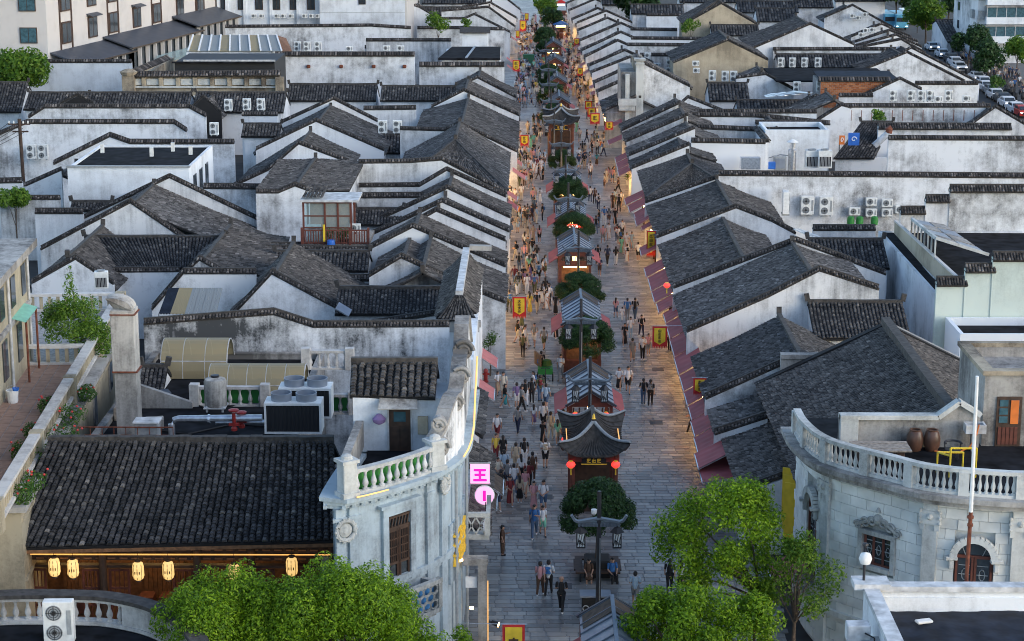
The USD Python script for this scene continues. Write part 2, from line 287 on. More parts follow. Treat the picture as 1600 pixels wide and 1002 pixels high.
# ---------------------------------------------------------------- tiled roofs
TRI = [0]
def lod(y): return (.235, .2) if y < 128 else (.27, .26) if y < 175 else (.34, .38) if y < 240 else (.42, .6) if y < 320 else (.52, .9)
def tiles(mb, a, b, c, d, sp, row, seed=0, h=None, sag=0.05):
    """loose arched tiles: a, b the ends of the ridge, d below a and c below b at the eaves"""
    a, b, c, d = (np.asarray(p, float) for p in (a, b, c, d)); rng = np.random.default_rng(seed)
    w = max(np.linalg.norm(b - a), np.linalg.norm(c - d)); l = (np.linalg.norm(d - a) + np.linalg.norm(c - b)) / 2
    nc, nr = max(1, int(round(w / sp))), max(1, int(round(l / row))); h = h or min(sp * .42, .13)
    nn = np.cross(b - a, d - a); nn /= np.linalg.norm(nn) + 1e-9
    if nn[2] < 0: nn = -nn
    i, j = np.meshgrid(np.arange(nc), np.arange(nr), indexing='ij'); i, j = i.ravel(), j.ravel(); N = len(i)
    u0 = (i + .5) / nc + rng.normal(0, .05, N) / nc; v0 = (j + rng.normal(0, .1, N)) / nr; v1 = v0 + 1.08 / nr
    prof = np.array([(-.42, 0.), (-.2, .85), (.2, .85), (.42, 0.)])
    def pos(u, v, hh):
        p = (a + np.outer(u, b - a)) * (1 - v)[:, None] + (d + np.outer(u, c - d)) * v[:, None]
        s_ = meshkit.noise(p * .45, 3) - .5
        return p + nn * (hh + s_ * sag * 2 - sag * 1.5 * np.sin(np.clip(v, 0, 1) * math.pi))[:, None]
    V_ = []
    for v, lift in ((np.maximum(v0, 0), .15), (np.minimum(v1, 1.02), .55)):
        for t, hh in prof: V_.append(pos(u0 + t / nc, v, (hh + lift) * h + rng.normal(0, .04, N) * h))
    V_ = np.stack(V_, 1)                                             # N, 8, 3
    Fq = np.array([(0, 1, 5, 4), (1, 2, 6, 5), (2, 3, 7, 6), (4, 5, 6, 7)])
    f = (Fq[None] + (np.arange(N) * 8)[:, None, None]).reshape(-1, 4)
    TRI[0] += len(f) * 2
    return mb.add(V_.reshape(-1, 3), f)
def coping(th, pts, y, w=.75, h=.28, seed=0, m='coping_tile', brick=True, ext=.0):
    """the tiled cap on top of a wall: pts (3D) is its crest"""
    sp, row = lod(y); sp *= .8
    ct, base = MB(), MB()
    for k in range(len(pts) - 1):
        p, q = np.asarray(pts[k], float), np.asarray(pts[k + 1], float)
        t = q - p; n = np.array([t[1], -t[0], 0.]); n /= np.linalg.norm(n) + 1e-9
        if n[1] > 0: n = -n
        p, q = p - t / np.linalg.norm(t) * ext, q + t / np.linalg.norm(t) * ext
        dz = V(0, 0, h)
        for sg in (1, -1):
            tiles(ct, p, q, q + n * sg * w / 2 - dz, p + n * sg * w / 2 - dz, sp, max(.2, row * .8), seed + k * 7 + sg, sag=.015)
            base.slab(p - V(0, 0, .02), q - V(0, 0, .02), q + n * sg * w / 2 * .94 - dz - V(0, 0, .02), p + n * sg * w / 2 * .94 - dz - V(0, 0, .02), .06)
        base.bar(p + V(0, 0, .06), q + V(0, 0, .06), .16, .14)
        base.bar(p - dz * 1.0 - V(0, 0, .06), q - dz * 1.0 - V(0, 0, .06), w * .62, .14)
    b = th.part('coping', base, 'ridge_dark'); th.part('coping_tiles', ct, m, parent=b, kind='stuff')
def wall_poly(pts, zb, t=.38):
    """a wall under a crest of points that all lie at one y"""
    P = [np.asarray(p, float) - V(0, 0, .28) for p in pts]; y = P[0][1]
    out = [V(P[0][0], y, zb)] + P + [V(P[-1][0], y, zb)]
    return MB().prism(out, (0, -t / 2, 0), (0, t / 2, 0))
def roof_slope(th, a, b, c, d, y, m, seed=0, name='roof', t=.14, spr=None, kind='stuff'):
    sp, row = spr or lod(y)
    p = th.part(name, MB().slab(a, b, c, d, t), 'under_tile')
    tb = MB(); up = V(0, 0, .02); tiles(tb, a + up, b + up, c + up, d + up, sp, row, seed)
    th.part('roof_tiles', tb, m, parent=p, kind=kind); return p
def ridge(th, p, q, y, m='ridge_dark', h=.3, w=.26, ends=True):
    b = MB(); t = (q - p) / np.linalg.norm(q - p)
    n = max(2, int(np.linalg.norm(q - p) / 1.5)); pts = [p + (q - p) * k / n + V(0, 0, .1 + .02 * math.sin(k * 2.1)) for k in range(n + 1)]
    for k in range(n): b.bar(pts[k], pts[k + 1], w, h)
    if ends:
        for e, s in ((p, -1), (q, 1)): b.bar(e + V(0, 0, .15), e + t * s * .1 + V(0, 0, .62), .26, .3)
    th.part('ridge', b, m)
def proj(p):
    p = np.asarray(p, float) - CAM; c, s = math.cos(YAW), math.sin(YAW); x, y = c * p[0] + s * p[1], -s * p[0] + c * p[1]
    d = y * math.cos(TILT) - p[2] * math.sin(TILT); u = y * math.sin(TILT) + p[2] * math.cos(TILT)
    return 800 + F * x / d, 501 - F * u / d
# ================================================================ ground and street
XL, XR = -2.7, 10.2                                                  # street edges
structure('ground', MB().quad(V(-900, -60, -.02), V(900, -60, -.02), V(900, 1600, -.02), V(-900, 1600, -.02)), 'ground_dirt')
st = Thing('street', None, None, (0, 0, 0), kind='structure')
st.part('road_bed', MB().quad(V(-7, 40, 0), V(11.6, 40, 0), V(11.6, 480, 0), V(-7, 480, 0)), 'mortar')
def pave():
    rng = np.random.default_rng(5); big, rest = [], MB()
    y = 78.0
    while y < 470:
        hgt = .5 if y < 200 else .75 if y < 300 else 1.5
        x = -6.6 + rng.uniform(-.8, 0); row = []
        while x < 11.4:
            w = rng.choice([.55, .75, .9]) * (1 if y < 200 else 1.6)
            g = .026; z = .03 + rng.uniform(-.004, .006); tl = rng.uniform(-.004, .004, 2)
            x0, x1, y0, y1 = x + g, x + w - g, y + g, y + hgt - g
            if x1 > -6.5 and x0 < 11.3:
                v = [(x0, y0, z - tl[0]), (x1, y0, z + tl[0]), (x1, y1, z + tl[1]), (x0, y1, z - tl[1]), (x0, y0, -.02), (x1, y0, -.02), (x1, y1, -.02), (x0, y1, -.02)]
                f = [(0, 1, 2, 3), (0, 4, 5, 1), (1, 5, 6, 2), (2, 6, 7, 3), (3, 7, 4, 0)]
                if len(big) < 300 and -2.6 < x0 < 9.6 and y > 84: big.append((v, f))
                else: rest.add(v, f)
            x += w
        y += hgt
    for x, yy in ((1.2, 90.4), (6.8, 97.2), (0.4, 104), (7.4, 118.6), (1.0, 125), (6.2, 139), (-1.2, 113), (8.3, 131.5)): st.part('drain_cover', MB().bb(x, x + .8, yy, yy + .8, .02, .041), 'dark_iron')
    for v, f in big: st.part('paving_stone', MB().add(v, f), 'paving')
    st.part('paving_stones', rest, 'paving', kind='stuff')
pave()

# ================================================================ houses
LOG = []
def yof(pts, a):
    k, i, v = a; px, py = pts[i]
    return (atX(px, py, v) if k == 'X' else atZ(px, py, v))[1] if k != 'Y' else v
def shopfront(T, x, side, y0, y1, zt, seed):
    """the street side of a house: dark timber bays, lit shop openings, upper lattice windows"""
    rng = random.Random(seed); fr, gl, up = MB(), MB(), MB(); d = side
    n = max(2, int((y1 - y0) / 2.6)); w = (y1 - y0) / n
    T.part('shop_floor', MB().bb(x + d * .02, x + d * 3.0, y0, y1, .0, .06), 'wood_mid')
    fr.bb(x - d * .02, x + d * .25, y0, y1, 2.55, 2.95); fr.bb(x + d * 2.9, x + d * 3.05, y0, y1, 0, 2.6)
    fr.bb(x + d * .25, x + d * 3.0, y0, y1, 2.6, 2.7)
    for k in range(n + 1): fr.bb(x - d * .03, x + d * .2, y0 + k * w - .11, y0 + k * w + .11, 0, zt)
    for k in range(n):
        a, b = y0 + k * w + .25, y0 + (k + 1) * w - .25
        gl.bb(x + d * .3, x + d * .5, a, b, 2.3, 2.5); gl.bb(x - d * .16, x - d * .04, a + .4, b - .4, 2.2, 2.3)
        if rng.random() < .6: gl.bb(x + d * 2.7, x + d * 2.85, a + .2, b - .2, .5, 2.0)
        fr.bb(x + d * .5, x + d * 1.2, a, b, .05, .85)
        for j in range(3):
            yy = a + (b - a) * (j + .5) / 3; up.bb(x - d * .01, x + d * .1, yy - .3, yy + .3, 3.15, max(3.6, zt - .45))
    T.part('timber_front', fr, 'wood_dark'); T.part('shop_lamps', gl, 'glow_shop'); T.part('upper_windows', up, 'wood_red')
    T.part('upper_wall', MB().bb(x + d * .05, x + d * .3, y0, y1, 2.95, zt), 'wood_mid' if rng.random() < .5 else 'plaster_worn')
def gable(label, pts, anch, depth, roof=None, wall='plaster', tile='tile_brown', base=0.0, rear=None, drop=.95, name='gable_house', shop=0, group=None, hip=0.0, seed=None, cop=(.55, .17), walls=True, peak=None, rz=0):
    Y0 = yof(pts, anch); seed = seed if seed is not None else len(LOG) * 13 + 1
    P3 = [atY(px, py, Y0) for px, py in pts]
    if roof:
        L, Pk = atY(*roof[0], Y0), atY(*roof[1], Y0)
        R = atY(*roof[2], Y0) if len(roof) > 2 and roof[2] else V(2 * Pk[0] - L[0], Y0, L[2])
        dd = (.85 if shop else .4) * (not hip); L, Pk, R = (p - V(0, 0, dd) for p in (L, Pk, R))
    else:
        ip = peak if peak is not None else min(range(len(pts)), key=lambda i: pts[i][1])
        L, Pk, R = P3[0] - V(0, 0, drop), P3[ip] - V(0, 0, drop), P3[-1] - V(0, 0, drop)
    if rear: Y1 = yof(rear[0], rear[1]); depth = Y1 - Y0
    Y1 = Y0 + depth
    LOG.append((label[:40], round(Y0, 1), round(Y1, 1), [tuple(np.round(p, 1)) for p in P3][:4], 'roof', np.round(L, 1), np.round(Pk, 1), np.round(R, 1)))
    if tile == 'tile_brown': tile = ('tile_brown', 'tile_warm', 'tile_cool', 'tile_pale', 'tile_warm')[seed * 7 % 5]
    if wall == 'plaster': wall = ('plaster', 'plaster_aged', 'plaster_fresh', 'plaster_streaked')[(seed * 5 // 3) % 4]
    T = Thing(name, label, 'house', (Pk[0], (Y0 + Y1) / 2, base), group)
    g = T.part('gable_wall', wall_poly(P3, base), wall); coping(T, P3, Y0, cop[0], cop[1], seed)
    if rear:
        Q3 = [atY(px, py, Y1) for px, py in rear[0]]
        T.part('gable_wall', wall_poly(Q3, base), wall); coping(T, Q3, Y1, cop[0], cop[1], seed + 3)
    ya, yb = Y0 + .12, Y1 - .12; o = lambda p, y: V(p[0], y, p[2])
    yr = ya + hip
    roof_slope(T, o(Pk, yb), o(Pk, yr), o(L, ya), o(L, yb), Y0, tile, seed)
    roof_slope(T, o(Pk, yr), o(Pk, yb), o(R, yb), o(R, ya), Y0, tile, seed + 1)
    if hip:
        roof_slope(T, o(Pk, yr) - V(.05, 0, 0), o(Pk, yr) + V(.05, 0, 0), o(R, ya), o(L, ya), Y0, tile, seed + 2)
        for E_ in (L, R): ridge(T, o(Pk, yr), o(E_, ya), Y0, ends=False, h=.2)
    ridge(T, o(Pk, yr), o(Pk, yb), Y0)
    if walls:
        for E_, s in ((L, 1), (R, -1)):
            if E_[2] - base < .8: continue
            x = E_[0] + s * .55; zt = E_[2] - .05
            if (shop == 1 and s == 1) or (shop == -1 and s == -1):
                shopfront(T, x, s, Y0 + .2, Y1 - .2, zt, seed)
            else: T.part('side_wall', MB().bb(x - .15, x + .15, Y0 + .19, Y1 - .19, base, zt), wall)
    return T, Y0, Y1, P3, (L, Pk, R)
def xroof(label, pxl, pxr, pyr, zr, pye, slope=.5, wall='plaster', tile='tile', base=0.0, back=3.5, seed=None, name='tiled_house', group=None, pxe=None, spr=None, kind='stuff', rm='ridge_dark', ends=True):
    """a roof whose ridge runs across the picture; ridge and eaves rows give its run"""
    m_ = (pxl + pxr) / 2; Yr = atZ(m_, pyr, zr)[1]; d = ray(m_, pye); k = -d[2] / d[1]
    Ye = (H - zr + slope * Yr) / (k + slope); ze = H - Ye * k
    xl, xr = atY(pxl, pyr, Yr)[0], atY(pxr, pyr, Yr)[0]
    xl2, xr2 = (atY(pxe[0], pye, Ye)[0], atY(pxe[1], pye, Ye)[0]) if pxe else (xl, xr)
    seed = seed if seed is not None else len(LOG) * 17 + 5
    LOG.append((label[:40], 'ridge', round(Yr, 1), 'eave', round(Ye, 1), round(ze, 1), round(xl, 1), round(xr, 1)))
    T = Thing(name, label, 'house', ((xl + xr) / 2, Yr, base), group)
    a, b, c, e = V(xl, Yr, zr), V(xr, Yr, zr), V(xr2, Ye, ze), V(xl2, Ye, ze)
    roof_slope(T, a, b, c, e, Ye, tile, seed, spr=spr, kind=kind)
    zb = zr - slope * back
    roof_slope(T, b, a, V(xl, Yr + back, zb), V(xr, Yr + back, zb), Yr, tile, seed + 1)
    ridge(T, a, b, Yr, rm, .26, .3, ends)
    T.part('front_wall', MB().bb(min(xl, xl2) + .3, max(xr, xr2) - .3, Ye + .35, Ye + .6, base, ze + .05), wall)
    for x in (xl + .2, xr - .2):
        T.part('end_wall', MB().prism([V(x, Ye + .6, base), V(x, Yr + back - .3, base), V(x, Yr + back - .3, zb), V(x, Yr, zr - .2), V(x, Ye + .6, ze + .1)], (-.12, 0, 0), (.12, 0, 0)), wall)
    return T, Yr, Ye, xl, xr, ze
def fwall(label, pts, anch, wall='plaster', base=0.0, name='courtyard_wall', cop=(.72, .25), t=.38, ret=0, group=None, cat='wall'):
    Y0 = yof(pts, anch); P3 = [atY(px, py, Y0) for px, py in pts]
    LOG.append((label[:40], 'wall', round(Y0, 1), [tuple(np.round(p, 1)) for p in P3]))
    if wall == 'plaster': wall = ('plaster', 'plaster_aged', 'plaster_fresh', 'plaster_streaked')[len(LOG) % 4]
    T = Thing(name, label, cat, ((P3[0] + P3[-1])[0] / 2, Y0, base), group)
    T.part('wall_face', wall_poly(P3, base, t), wall); coping(T, P3, Y0, cop[0], cop[1], len(LOG))
    if ret:
        for e in ret:
            i, dy, zt = e; p = P3[i]; q = p + V(0, dy, (zt or 0))
            x = p[0] + (-.2 if i == 0 else .2)
            T.part('return_wall', MB().bb(x - .18, x + .18, Y0 + .2, Y0 + dy, base, p[2] - .3), wall)
            coping(T, [V(x, Y0 + .3, p[2]), V(x, Y0 + dy, p[2])], Y0, cop[0], cop[1], len(LOG) + 5)
    return T, Y0, P3
def flat(label, xl, xr, y0, y1, zt, wall='plaster', top='felt', base=0.0, par=.5, name='flat_roof_building', cat='building', group=None, cap=None):
    """a flat roofed block with a parapet"""
    T = Thing(name, label, cat, ((xl + xr) / 2, (y0 + y1) / 2, base), group)
    b = MB()
    for (p, q, r, s) in ((xl, xr, y0, y0 + .25), (xl, xr, y1 - .25, y1), (xl, xl + .25, y0 + .25, y1 - .25), (xr - .25, xr, y0 + .25, y1 - .25)): b.bb(p, q, r, s, base, zt)
    T.part('walls', b, wall); T.part('flat_roof', MB().bb(xl + .25, xr - .25, y0 + .25, y1 - .25, zt - par - .2, zt - par), top)
    if cap:
        b = MB()
        for (p, q, r, s) in ((xl - .06, xr + .06, y0 - .06, y0 + .31), (xl - .06, xr + .06, y1 - .31, y1 + .06), (xl - .06, xl + .31, y0 + .31, y1 - .31), (xr - .31, xr + .06, y0 + .31, y1 - .31)): b.bb(p, q, r, s, zt, zt + .08)
        T.part('parapet_cap', b, cap)
    return T

# ---------------------------------------------------------------- right-hand row along the street (near to far)
X0 = 10.0
RW = 'row houses along the right side of the street'
gable('long grey tiled row house opposite the pavilion, sharing the big grey stained gable', [(1102, 617), (1222, 563)], ('X', 0, X0), 11.3, roof=[(1104, 614), (1255, 543)], shop=1, tile='tile_brown', peak=1)
gable('row house with a bare white gable triangle and an angled ridge, right row', [(1073, 513), (1200, 458), (1280, 417), (1373, 447)], ('X', 0, X0), 15.5, roof=[(1073, 510), (1277, 421), (1376, 452)], rear=([(1052, 445), (1244, 372), (1384, 424)], ('X', 0, X0)), shop=1)
gable('row house with a short raised ridge stub on its street slope', [(1052, 447), (1160, 402)], ('X', 0, X0 + .1), 18, roof=[(1053, 443), (1166, 396), (1240, 425)], shop=1, peak=1, walls=True, cop=(.5, .2))
gable('row house with scratched white gable and plain street slope, below the long white wall', [(1026, 367), (1150, 320), (1205, 341), (1243, 361)], ('X', 0, X0), 16.3, roof=[(1027, 364), (1149, 320), (1240, 357)], shop=1)
gable('row house whose fan-shaped hip roof turns behind its gable coping', [(1008, 313), (1118, 275)], ('X', 0, X0), 15, roof=[(1009, 311), (1094, 283), (1150, 300)], hip=9, shop=1, peak=1)
gable('row house with thick white gable band below two stacked courtyard walls', [(987, 260), (1077, 223)], ('Z', 0, 4.6), 8, roof=[(988, 258), (1068, 222), (1120, 240)], shop=1, peak=1)
gable('row house with narrow roof just left of the white walled courtyard', [(983, 240), (1086, 197)], ('Z', 0, 4.7), 8, roof=[(983, 238), (1080, 196), (1130, 215)], shop=1, peak=1)
gable('row house with dark coping, second below the pilastered stone front', [(979, 218), (1075, 177)], ('X', 0, X0), 10, roof=[(979, 217), (1073, 176), (1120, 195)], shop=1, peak=1)
gable('row house right below the tall pilastered stone front', [(972, 201), (1063, 158)], ('X', 0, X0), 8, roof=[(973, 199), (1062, 157), (1110, 175)], shop=1, peak=1)
for i, (e, p, lab) in enumerate([((935, 141), (1000, 112), 'row house with a black felt patched slope, tucked left of the pilastered front'), ((930, 127), (992, 99), 'narrow row house behind the pilastered front'), ((925, 111), (984, 88), 'row house with the thin white band left of the condenser yard'),
                                 ((921, 101), (976, 77), 'row house meeting the low white condenser yard wall'), ((915, 87), (965, 62), 'row house with black felted street slope in the far right row'), ((910, 77), (970, 49), 'far row house with a short double gable'),
                                 ((907, 62), (970, 35), 'far row house with the tall speckled gable wall on the right'), ((904, 46), (949, 27), 'far row house with the bright narrow gable band'), ((901, 35), (947, 16), 'far row house with patchy grey gable near the top'),
                                 ((895, 29), (934, 12), 'second farthest row house on the right of the street'), ((890, 15), (930, -2), 'farthest row house on the right of the street'), ((886, 4), (925, -14), 'row house at the top edge right of the street')]):
    gable(lab, [e, p, (p[0] + 45, p[1] + 20)], ('Z', 0, 4.6), 8.6 + i * .35, shop=1, group=None, wall='plaster_worn' if i in (6, 8) else 'plaster', drop=1.0)
gable('low annex house with a white coping band below the grey tiled row house', [(1116, 672), (1199, 645)], ('X', 0, X0), 5, roof=[(1117, 671), (1232, 632)], shop=0, peak=1)
gable('lowest annex roof beside the yellow banners, above the leafy tree', [(1160, 762), (1228, 738)], ('Y', 0, 95.6), 8.8, roof=[(1152, 752), (1258, 712)], peak=1, cop=(.3, .08))
gable('dark timber fronted house tucked left of the stone front', [(946, 170), (994, 149)], ('Z', 0, 4.7), 15, roof=[(944, 172), (1000, 146)], shop=1, peak=1, wall='concrete')
# walls running right from the row
fwall('long white stained wall hung with air conditioners, dark coping the full width', [(1122, 268), (1600, 272), (1640, 273)], ('Y', 0, 174.5), 'plaster_worn')
fwall('white wall with tiled coping beside the row house with the thick gable band', [(1080, 217), (1196, 219)], ('Z', 0, 6.6), 'plaster', ret=[(1, 10, 0)])
fwall('white courtyard wall behind the duct tower, its coping reaching the clean white block', [(1090, 196), (1212, 201)], ('Z', 0, 6.6), 'plaster', ret=[(1, 9, 0)])
fwall('long low coped wall above the clean white block', [(1078, 177), (1180, 178), (1295, 190)], ('Z', 0, 6.6), 'plaster')
fwall('coped wall along the lane behind the tile-roofed shed', [(1066, 172), (1276, 172)], ('Z', 0, 6.4), 'plaster')
# ================================================================ left-hand row along the street (far to near)
G = gable
def left(lab, pts, zr=4.9, **k):
    k.setdefault('shop', -1); return G(lab, pts, ('Z', len(pts) - 1, zr), k.pop('depth', 7), **k)
def pxs(*p): return [proj(q) for q in p]
left('farthest row house left of the street, cut by the top edge of the view', [(752, -4), (782, -10), (813, 14)], depth=9)
left('far left row house with bright gable band, third from the top', [(722, 10), (766, 3), (807, 27)], depth=9)
left('far left row house with two roof vents, third below the top edge', [(690, 16), (763, 10), (804, 40)], depth=9, peak=1)
left('far left row house with a round vent in its white gable', [(667, 28), (726, 28), (741, 21), (797, 49)], depth=9, peak=2, roof=[(722, 33), (741, 24), (797, 52)])
left('hipped house with bright white verge line, beside the half grey half white wall', [(709, 137), (746, 119), (806, 150)], depth=14, hip=3)
left('row house with crisp white gable band under a small ridge finial, left row', [(674, 165), (725, 139), (811, 178)], depth=16.5)
left('row house beside the three tall wall ducts, its ridge running down to a white wall', [(625, 199), (694, 201), (718, 191), (808, 234)], depth=27.5, peak=2, roof=[(640, 215), (719, 194), (808, 236)])
h_ = pxs(V(-12.8, 177.5, 4.6), V(-2.2, 177.5, 4.6), V(-7.3, 177.5, 7.6)); G('hipped row house with a striped tile triangle facing the viewer', [h_[0], h_[1]], ('Y', 0, 177.5), 23, roof=[h_[0], h_[2], h_[1]], hip=11, shop=-1)
left('row house with long horizontal coping and white wall, left row', [(560, 251), (640, 250), (690, 246), (792, 299)], depth=1.6, peak=2, roof=[(660, 262), (694, 249), (792, 302)])
left('row house with a swept coping ending in a finial post, left row', [(560, 288), (656, 287), (698, 262), (791, 304)], depth=1.5, peak=2, roof=[(640, 292), (698, 266), (791, 308)])
left('row house with cream edged coping, fourth roof above the tile-capped pillar', [(575, 347), (640, 318), (699, 290), (797, 336)], depth=9.8, peak=2)
left('row house with flaking white gable band, third roof above the tile-capped pillar', [(573, 366), (640, 336), (691, 311), (796, 358)], depth=6, peak=2)
left('row house with a weedy broken ridge, second roof above the tile-capped pillar', [(575, 385), (645, 346), (682, 325), (790, 372)], depth=3.5, peak=2)
left('row house with a long flat coping joining the red roof terrace wall', [(400, 384), (572, 387), (645, 350), (790, 412)], depth=9.7, peak=2, roof=[(580, 392), (645, 355), (790, 418)])
left('row house beside the tile-capped pillar with a tall white street gable', [(697, 427), (745, 450), (790, 468)], depth=11.8, roof=[(600, 440), (660, 408), (790, 470)], peak=0, zr=4.9)
G('small white gable below the flat coping, dark stains under its eaves', [(577, 427), (627, 397), (700, 431)], ('Z', 1, 7.6), 12, rear=None, hip=0, name='gable_house')
fwall('stained wall with dark coping behind the blue gutter', [(430, 414), (465, 408), (530, 431), (702, 431)], ('Z', 2, 5.7), 'plaster_worn')

# ================================================================ blocks behind the left row, front to back
fwall('big blackened plaster wall behind the polycarbonate canopies', [(225, 500), (428, 484), (490, 504), (702, 503)], ('Z', 2, 8.6), 'plaster_grimy', cop=(.55, .2))
fwall('wall with dark coping beside the corrugated canopy', [(238, 478), (287, 421), (400, 421)], ('Z', 1, 7.6), 'plaster_worn', cop=(.6, .22))
G('brown tiled roof with broken ridge tiles and a blue glazed rooflight', [(360, 492), (425, 422), (556, 492)], ('Z', 1, 8.3), 11, wall='plaster_worn', roof=[(355, 488), (428, 424), (562, 494)])
xroof('dark striped tile roof under the blue gutter', 528, 697, 452, 7.0, 492, .45, wall='plaster_worn')
fwall('long cream ledge of the parapet beside the tile-capped pillar', [(560, 506), (702, 483)], ('Z', 1, 6.6), 'cream_wall', cop=(.5, .1))
xroof('dark striped tile roof left of the small white gable', 430, 578, 395, 6.2, 424, .45)
xroof('wide dark striped tile roof below the big white triangle gable', 132, 352, 372, 6.6, 420, .42, pxe=(180, 330))
G('brown tiled house roof by the yellow stone terrace', [(50, 438), (118, 400), (178, 440)], ('Z', 1, 7.0), 12, roof=[(40, 445), (105, 396), (180, 448)], wall='plaster_worn', cop=(.4, .12))
G('brown tiled house with small white gable above the stained wall', [(287, 425), (312, 401), (346, 420)], ('Z', 1, 7.4), 14, roof=[(285, 424), (314, 404), (415, 424)], cop=(.5, .18))
fwall('pale wall with rusty drain pipes below the striped roof', [(176, 420), (280, 419)], ('Z', 0, 5.2), 'plaster_worn', cop=(.5, .2))
G('big double gabled house with a tall white triangle and long brown slope', [(64, 386), (204, 312), (288, 369)], ('Z', 1, 8.2), 15, rear=([(113, 346), (265, 273), (425, 350)], ('Z', 1, 8.55)), roof=[(64, 390), (204, 316), (400, 396)])
fwall('white wall with tiled coping left of the double gable', [(55, 327), (130, 327)], ('Z', 0, 6.0))
fwall('white wall with thin coping behind the power pole', [(0, 307), (94, 307)], ('Z', 0, 5.6), cop=(.6, .2))
fwall('low white coped wall in front of the white flat roofed block', [(110, 300), (205, 300)], ('Z', 0, 5.0))
xroof('small striped tile roof below the white flat roofed block', 112, 175, 317, 5.4, 330, .5)
fwall('white wall with tiled coping at the left edge below the cables', [(-10, 280), (35, 279)], ('Z', 0, 6.4))
G('sloping coped white gable wall at the left of the flat roofed block', [(-30, 300), (42, 286), (96, 262)], ('Z', 2, 7.0), 6, roof=[(42, 290), (96, 268)], cop=(.5, .2), walls=False)
fwall('worn white wall with tiled coping right of the double gable', [(318, 288), (400, 289), (434, 289)], ('Z', 1, 6.8), 'plaster_worn')
G('brown gabled house with a pale blank gable behind the red roof terrace', [(400, 297), (435, 297), (461, 286), (500, 300)], ('Z', 2, 8.0), 16, roof=[(400, 290), (461, 288), (545, 292)], peak=2, wall='plaster_worn')
G('long brown gabled roof crossing behind the pale blank gable', [(360, 290), (420, 262), (467, 221), (545, 250)], ('Z', 2, 8.4), 10, peak=2, roof=[(368, 285), (467, 224), (548, 262)])
fwall('white wall with striped coping right of the dim timber loft', [(476, 256), (546, 256)], ('Z', 0, 7.2), cop=(1.1, .5))
fwall('low white wall with dark coping right of the red roof terrace', [(552, 303), (662, 302)], ('Z', 0, 5.6))
xroof('dark striped tile roof right of the red roof terrace', 556, 630, 328, 5.2, 352, .5)
fwall('long dark coped wall under the red roof terrace', [(330, 378), (400, 380), (575, 381)], ('Z', 1, 6.2))
G('wide double gabled house with a ridge board running between two white gables', [(400, 231), (494, 186), (600, 232)], ('Z', 1, 8.0), 13, rear=([(438, 190), (521, 152), (590, 187)], ('Z', 1, 8.35)), roof=[(396, 236), (494, 190), (602, 236)])
xroof('brown tiled slope behind the wide double gable', 380, 440, 195, 6.2, 214, .5, tile='tile_brown')
xroof('dark roof patch between the double gable and the blank white wall', 600, 630, 212, 5.0, 240, .5)
fwall('white wall with tile coping and two round stains beside the big condensers', [(378, 176), (434, 176)], ('Z', 0, 6.0))
fwall('coped white wall with brick openings behind the roof condensers', [(568, 167), (650, 166)], ('Z', 0, 6.6))
# the long striped roofs of the back lane
xroof('long striped tile roof along the back lane with two small cross gables', 45, 300, 146, 6.8, 172, .5)
xroof('striped tile roof with chimney pots along the back lane', 306, 448, 146, 6.8, 176, .5)
xroof('striped tile roof under the great stained wall, left piece', 452, 590, 133, 6.6, 158, .5)
xroof('striped tile roof under the great stained wall, right piece', 596, 712, 136, 6.6, 158, .5)
xroof('steep dark tile roof at the left edge by the leafy shrub', -30, 44, 130, 7.2, 176, .7)
for i, (a, p, b) in enumerate([((92, 162), (122, 146), (146, 160)), ((300, 166), (318, 149), (346, 174))]):
    G(['small cross gable on the striped lane roof, left one', 'small cross gable on the striped lane roof, right one with a white cable'][i], [a, p, b], ('Z', 1, 7.4), 6, cop=(.3, .1), wall='under_tile', walls=False)
fwall('double coped wall framing a sunken striped roof, rear crest', [(45, 180), (70, 164), (296, 164), (322, 178)], ('Z', 1, 7.4), 'plaster_worn')
xroof('sunken striped roof between the two copings', 85, 278, 174, 5.8, 188, .45)
fwall('white wall with long tiled coping behind the power pole condensers', [(-20, 214), (42, 188), (272, 188), (292, 201)], ('Z', 1, 6.9), 'plaster_worn')
fwall('wall whose coping rises to a blunt peak behind the flat roofed block', [(84, 252), (172, 208), (203, 219), (366, 219)], ('Z', 1, 7.6), 'plaster_worn')
fwall('long clean bluish white wall below the modern hotel', [(-30, 94), (206, 94)], ('Z', 0, 7.6), 'plaster_clean')
fwall('great stained plaster wall with four rusty stains', [(430, 82), (648, 82)], ('Z', 0, 8.8), 'plaster_worn', cop=(1.0, .4))
fwall('wall half grey and half fresh white beside the street', [(655, 98), (788, 98)], ('Z', 0, 7.4), 'plaster_worn', cop=(1.0, .4))
fwall('coped wall with pale strip in front of the white office block', [(352, 40), (488, 39), (580, 38), (642, 42)], ('Z', 0, 7.6), 'plaster_worn')
fwall('short coped wall behind the white plastered shed', [(572, 61), (705, 61)], ('Z', 0, 6.8), 'plaster')
fwall('weathered low wall behind the great stained wall', [(570, 72), (700, 72)], ('Z', 0, 5.6), 'plaster_worn')
fwall('coped wall topped by green creepers', [(652, 42), (720, 42), (788, 44)], ('Z', 0, 6.6), 'plaster')
xroof('dark tiled roof of the far left block near the white office tower', 655, 745, 12, 7.0, 24, .5)
G('far gabled house with grey stepped coping next to the office block', [(643, 6), (655, 10), (694, 33)], ('Z', 1, 7.6), 8, roof=[(630, 14), (650, 8), (694, 35)], peak=1)

